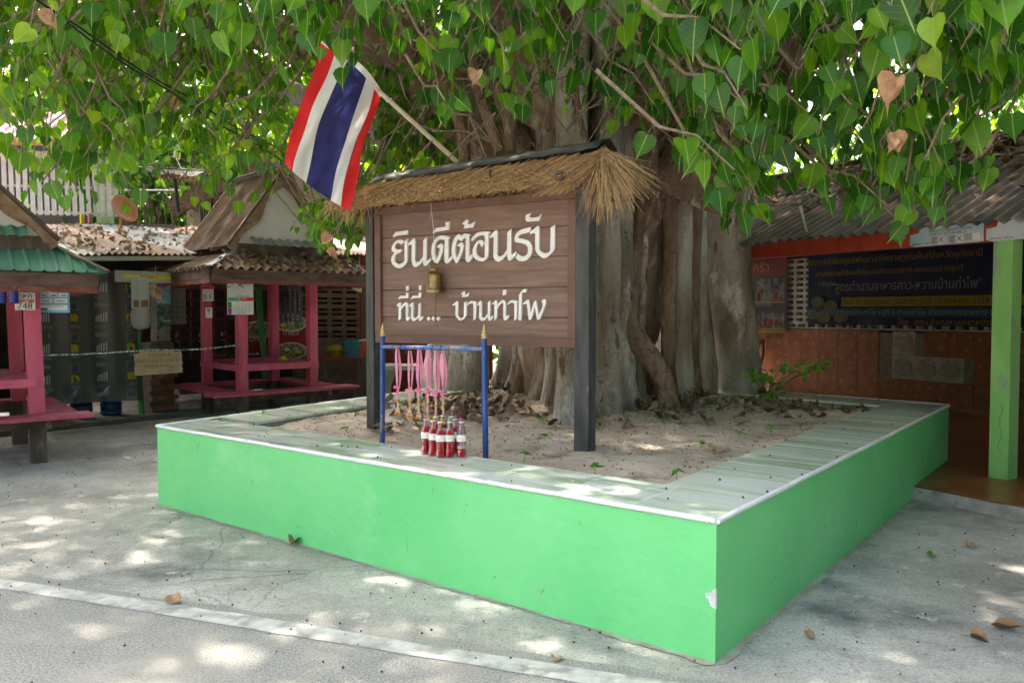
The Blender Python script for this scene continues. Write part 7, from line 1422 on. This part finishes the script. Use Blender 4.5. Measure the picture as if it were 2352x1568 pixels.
tag(mb.build('soil_crumbs', m_crumb), 'crumbs of earth, chips and twigs on the planter soil', 'debris', kind='stuff')
def litter(name, label, P, size, m_, up=(0, 0, 1), sp_=.35, fold=.7, curl=.7, n_up=.25):
    P = np.array(P); n = len(P); D = np.stack([nr.normal(size=n), nr.normal(size=n), nr.normal(0, n_up, n)], 1)
    me = leaf_cloud(name, P, D, face_dirs(n, up, sp_), nr.uniform(size * .6, size * 1.2, n), nr.random(n), T_MID, F_MID, m_, fold=fold, curl=curl, wav=.10); o = link(name, me); return tag(o, label, 'leaf litter', kind='stuff')
m_dry2 = M('brown_litter_leaf', (.15, .095, .06), (.33, .24, .165), sc=6, rough=.9, c3=(.10, .065, .045), sc3=5, lo=.5, hi=.62)
P = []
while len(P) < 170:      # heap against the roots
    a = rnd.uniform(-math.pi, 0); r0 = rnd.uniform(1.05, 2.0); x, y = TC.x + math.cos(a) * r0 - .2, TC.y + math.sin(a) * r0 * .95
    if insoil((x, y)): P.append((x, y, soil_z((x, y)) + abs(rnd.gauss(0, .025)) + .008))
for k in range(120): x, y = rnd.gauss(-.45, .35), rnd.gauss(7.2, .5); P += [(x, y, soil_z((x, y)) + abs(rnd.gauss(0, .04)) + .01)] if insoil((x, y)) else []
for k in range(90): x, y = rnd.gauss(2.7, .4), rnd.gauss(7.5, .4); P += [(x, y, soil_z((x, y)) + .012)] if insoil((x, y)) else []
litter('root_leaf_litter', 'brown dead leaves heaped against the foot of the trunk', P, .08, m_dry2)
P = []
for k in range(1700):     # pavilion roof, thicker towards the ridge on the right
    j = 2.35 - abs(rnd.gauss(0, .75)); i = rnd.uniform(-6, 1.6)
    if i < -2.2 and rnd.random() < .6: continue
    if j < -.35: continue
    P.append(tuple(rb(i, j, 2.245 + (j + .42) * .4436 + .012 + abs(rnd.gauss(0, .012)))))
litter('pavilion_roof_litter', 'brown dead leaves lying on the pavilion roof', P, .10, m_dry2)
P = []
for k in range(800):
    i, j = rnd.uniform(-1.5, 5), rnd.uniform(-.2, 3.1); P.append(tuple(sp(i, j, 2.20 + .055 * i + (j + .25) * .182 + .03)))
litter('shop_roof_litter', 'pale dead leaves lying thickly on the shop roof', P, .085, M('pale_litter_leaf', (.34, .25, .17), (.55, .45, .35), sc=5, rough=.9))
P = []
for k in range(170):
    x = rnd.uniform(-.5, 1.55); y = rnd.uniform(-.66, -.18); P.append(tuple(hframe(hut2, x, y, 2.05 + (y + .72) * .41 + .04)))
litter('hut_roof_litter', 'bits of dead leaf caught on the brown hut skirt roof', P, .06, m_dry2)
# single dry leaves one can point at
T_D = T_FULL.copy()
def dry_leaf(px, py, z, size, label, yaw, roll=.5, m_=None):
    p = at_z(px, py, z + .012); g = thing('dry_leaf', label, 'leaf', tuple(p), 0, 'single fallen leaves'); a = R(yaw)
    me = leaf_cloud('blade', [p], [(math.cos(a), math.sin(a), -.05)], [(.2, -.3, 1)], [size], [.5], T_FULL, F_FULL, m_ or m_dry, fold=roll, curl=-.5, wav=.06); me.transform(WM[g].inverted()); link('blade', me, g)
for a in [(412, 1377, .012, .085, 'large curled tan leaf lying by the white road line', 200, .8), (668, 1250, 0, .075, 'curled brown leaf at the foot of the green front wall', 80, 1.0), (2285, 1437, 0, .11, 'large dry leaf on the concrete at the lower right', 310, .6), (2232, 1462, 0, .075, 'narrow dry leaf left of the large one, lower right', 330, .9), (1857, 1463, 0, .05, 'small rolled leaf on the concrete below the right wall', 75, 1.2), (2222, 1254, 0, .07, 'small brown leaf on the concrete near the porch step', 20, .6), (1277, 1510, 0, .05, 'small brown leaf at the bottom edge by the wall corner', 260, .9), (1630, 1035, .57, .09, 'pale dry leaf on the soil right of the sign post', 20, .7)]: dry_leaf(*a)
m_fresh = leaf_mat('fresh_leaf', (.05, .17, .02), (.06, .2, .025), (.1, .26, .03), obj_random=True)
dry_leaf(2142, 1275, 0, .055, 'fresh green leaf fallen on the concrete at the right', 200, .4, m_fresh); dry_leaf(1445, 938, .60, .11, 'fresh green leaf lying on the soil behind the sign post', 20, .3, m_fresh)
# hanging dead leaves caught in the crown
for (px, py, d, s_, lab) in ((2058, 200, 3.3, .11, 'big crumpled brown leaf hanging in the foliage at the right'), (2050, 325, 3.5, .085, 'second crumpled brown leaf hanging below the big one'), (1095, 185, 4.4, .085, 'dead leaf caught in the foliage above the sign'), (2295, 40, 3.2, .075, 'dead leaf in the foliage near the upper right corner'), (118, 42, 4.2, .10, 'pinkish dying leaf hanging at the upper left'), (760, 560, 6.3, .10, 'curled dead leaf hanging by the left end of the thatch'), (765, 590, 6.4, .09, 'lower curled dead leaf hanging by the left end of the thatch'), (405, 245, 5.6, .10, 'brown dead leaf cluster hanging among the left foliage')):
    p = at_y(px, py - 20, d); g = thing('hanging_dead_leaf', lab, 'leaf', tuple(p), 0, 'dead leaves hanging in the crown')
    for q in range(2):
        me = leaf_cloud('blade', [p + Vector((rnd.gauss(0, .006), -.012 * q, -.03 * q))], [(rnd.gauss(0, .35), rnd.gauss(0, .2), -1)], [(rnd.gauss(0, .5), -1, .3)], [s_ * (1 if q == 0 else .55)], [.5], T_FULL, F_FULL, m_dry, fold=1.0, curl=.9, wav=.09); me.transform(WM[g].inverted()); link('blade', me, g)
# seedlings in the bed
m_seed = leaf_mat('seedling_leaf', (.05, .18, .02), (.08, .26, .03), (.16, .36, .04), obj_random=True)
seeds = [(605, 968, 'seedling in the left inner corner of the bed'), (795, 997, 'seedling left of the left sign post'), (820, 965, 'seedling behind the left sign post'), (1250, 1020, 'seedling just left of the right sign post'), (1205, 1055, 'pair of wilted shoots by the blue upright'), (1245, 985, 'seedling behind the right sign post, leftward'), (1530, 985, 'seedling in front of the bent root'), (1555, 1105, 'seedling at the front inner corner of the bed'), (1700, 990, 'seedling on the soil right of the bent root'), (1770, 1000, 'seedling near the right inner edge'), (1840, 985, 'seedling beside the right coping tiles'), (1462, 975, 'small shoot beside the right sign post'), (1640, 945, 'taller shoot by the right columns of the trunk'), (1610, 1030, 'tiny shoot in the bare soil on the right'), (1370, 1088, 'tiny shoot at the front tiles'), (1700, 1010, 'tuft beside the fallen leaves on the right'), (1890, 850, 'thin sprout on the far coping tiles')]
for px, py, lab in seeds:
    p = at_z(px, py, .57); 
    if p.y > 9.5: p = at_z(px, 915, .6)
    p.z = soil_z(p) if insoil(p) else .6; g = thing('seedling', lab + ' soil' if 'soil' not in lab and 'bed' not in lab else lab, 'seedling', tuple(p), 0, 'green seedlings in the bed'); mb = MB(); h = rnd.uniform(.04, .09); mb.tube([p, p + Vector((rnd.gauss(0, .01), 0, h))], .002, 5, False); mb.build('stem', m_petiole, g)
    for q in range(rnd.randint(4, 6)):
        a = rnd.uniform(0, 6.28); me = leaf_cloud('leaf', [p + UP * (h * rnd.uniform(.7, 1))], [(math.cos(a), math.sin(a), rnd.uniform(-.3, .2))], [(0, 0, 1)], [rnd.uniform(.03, .05)], [rnd.random()], T_MID * np.array([.8, 1, 1]), F_MID, m_seed, fold=.3); me.transform(WM[g].inverted()); link('leaf', me, g)
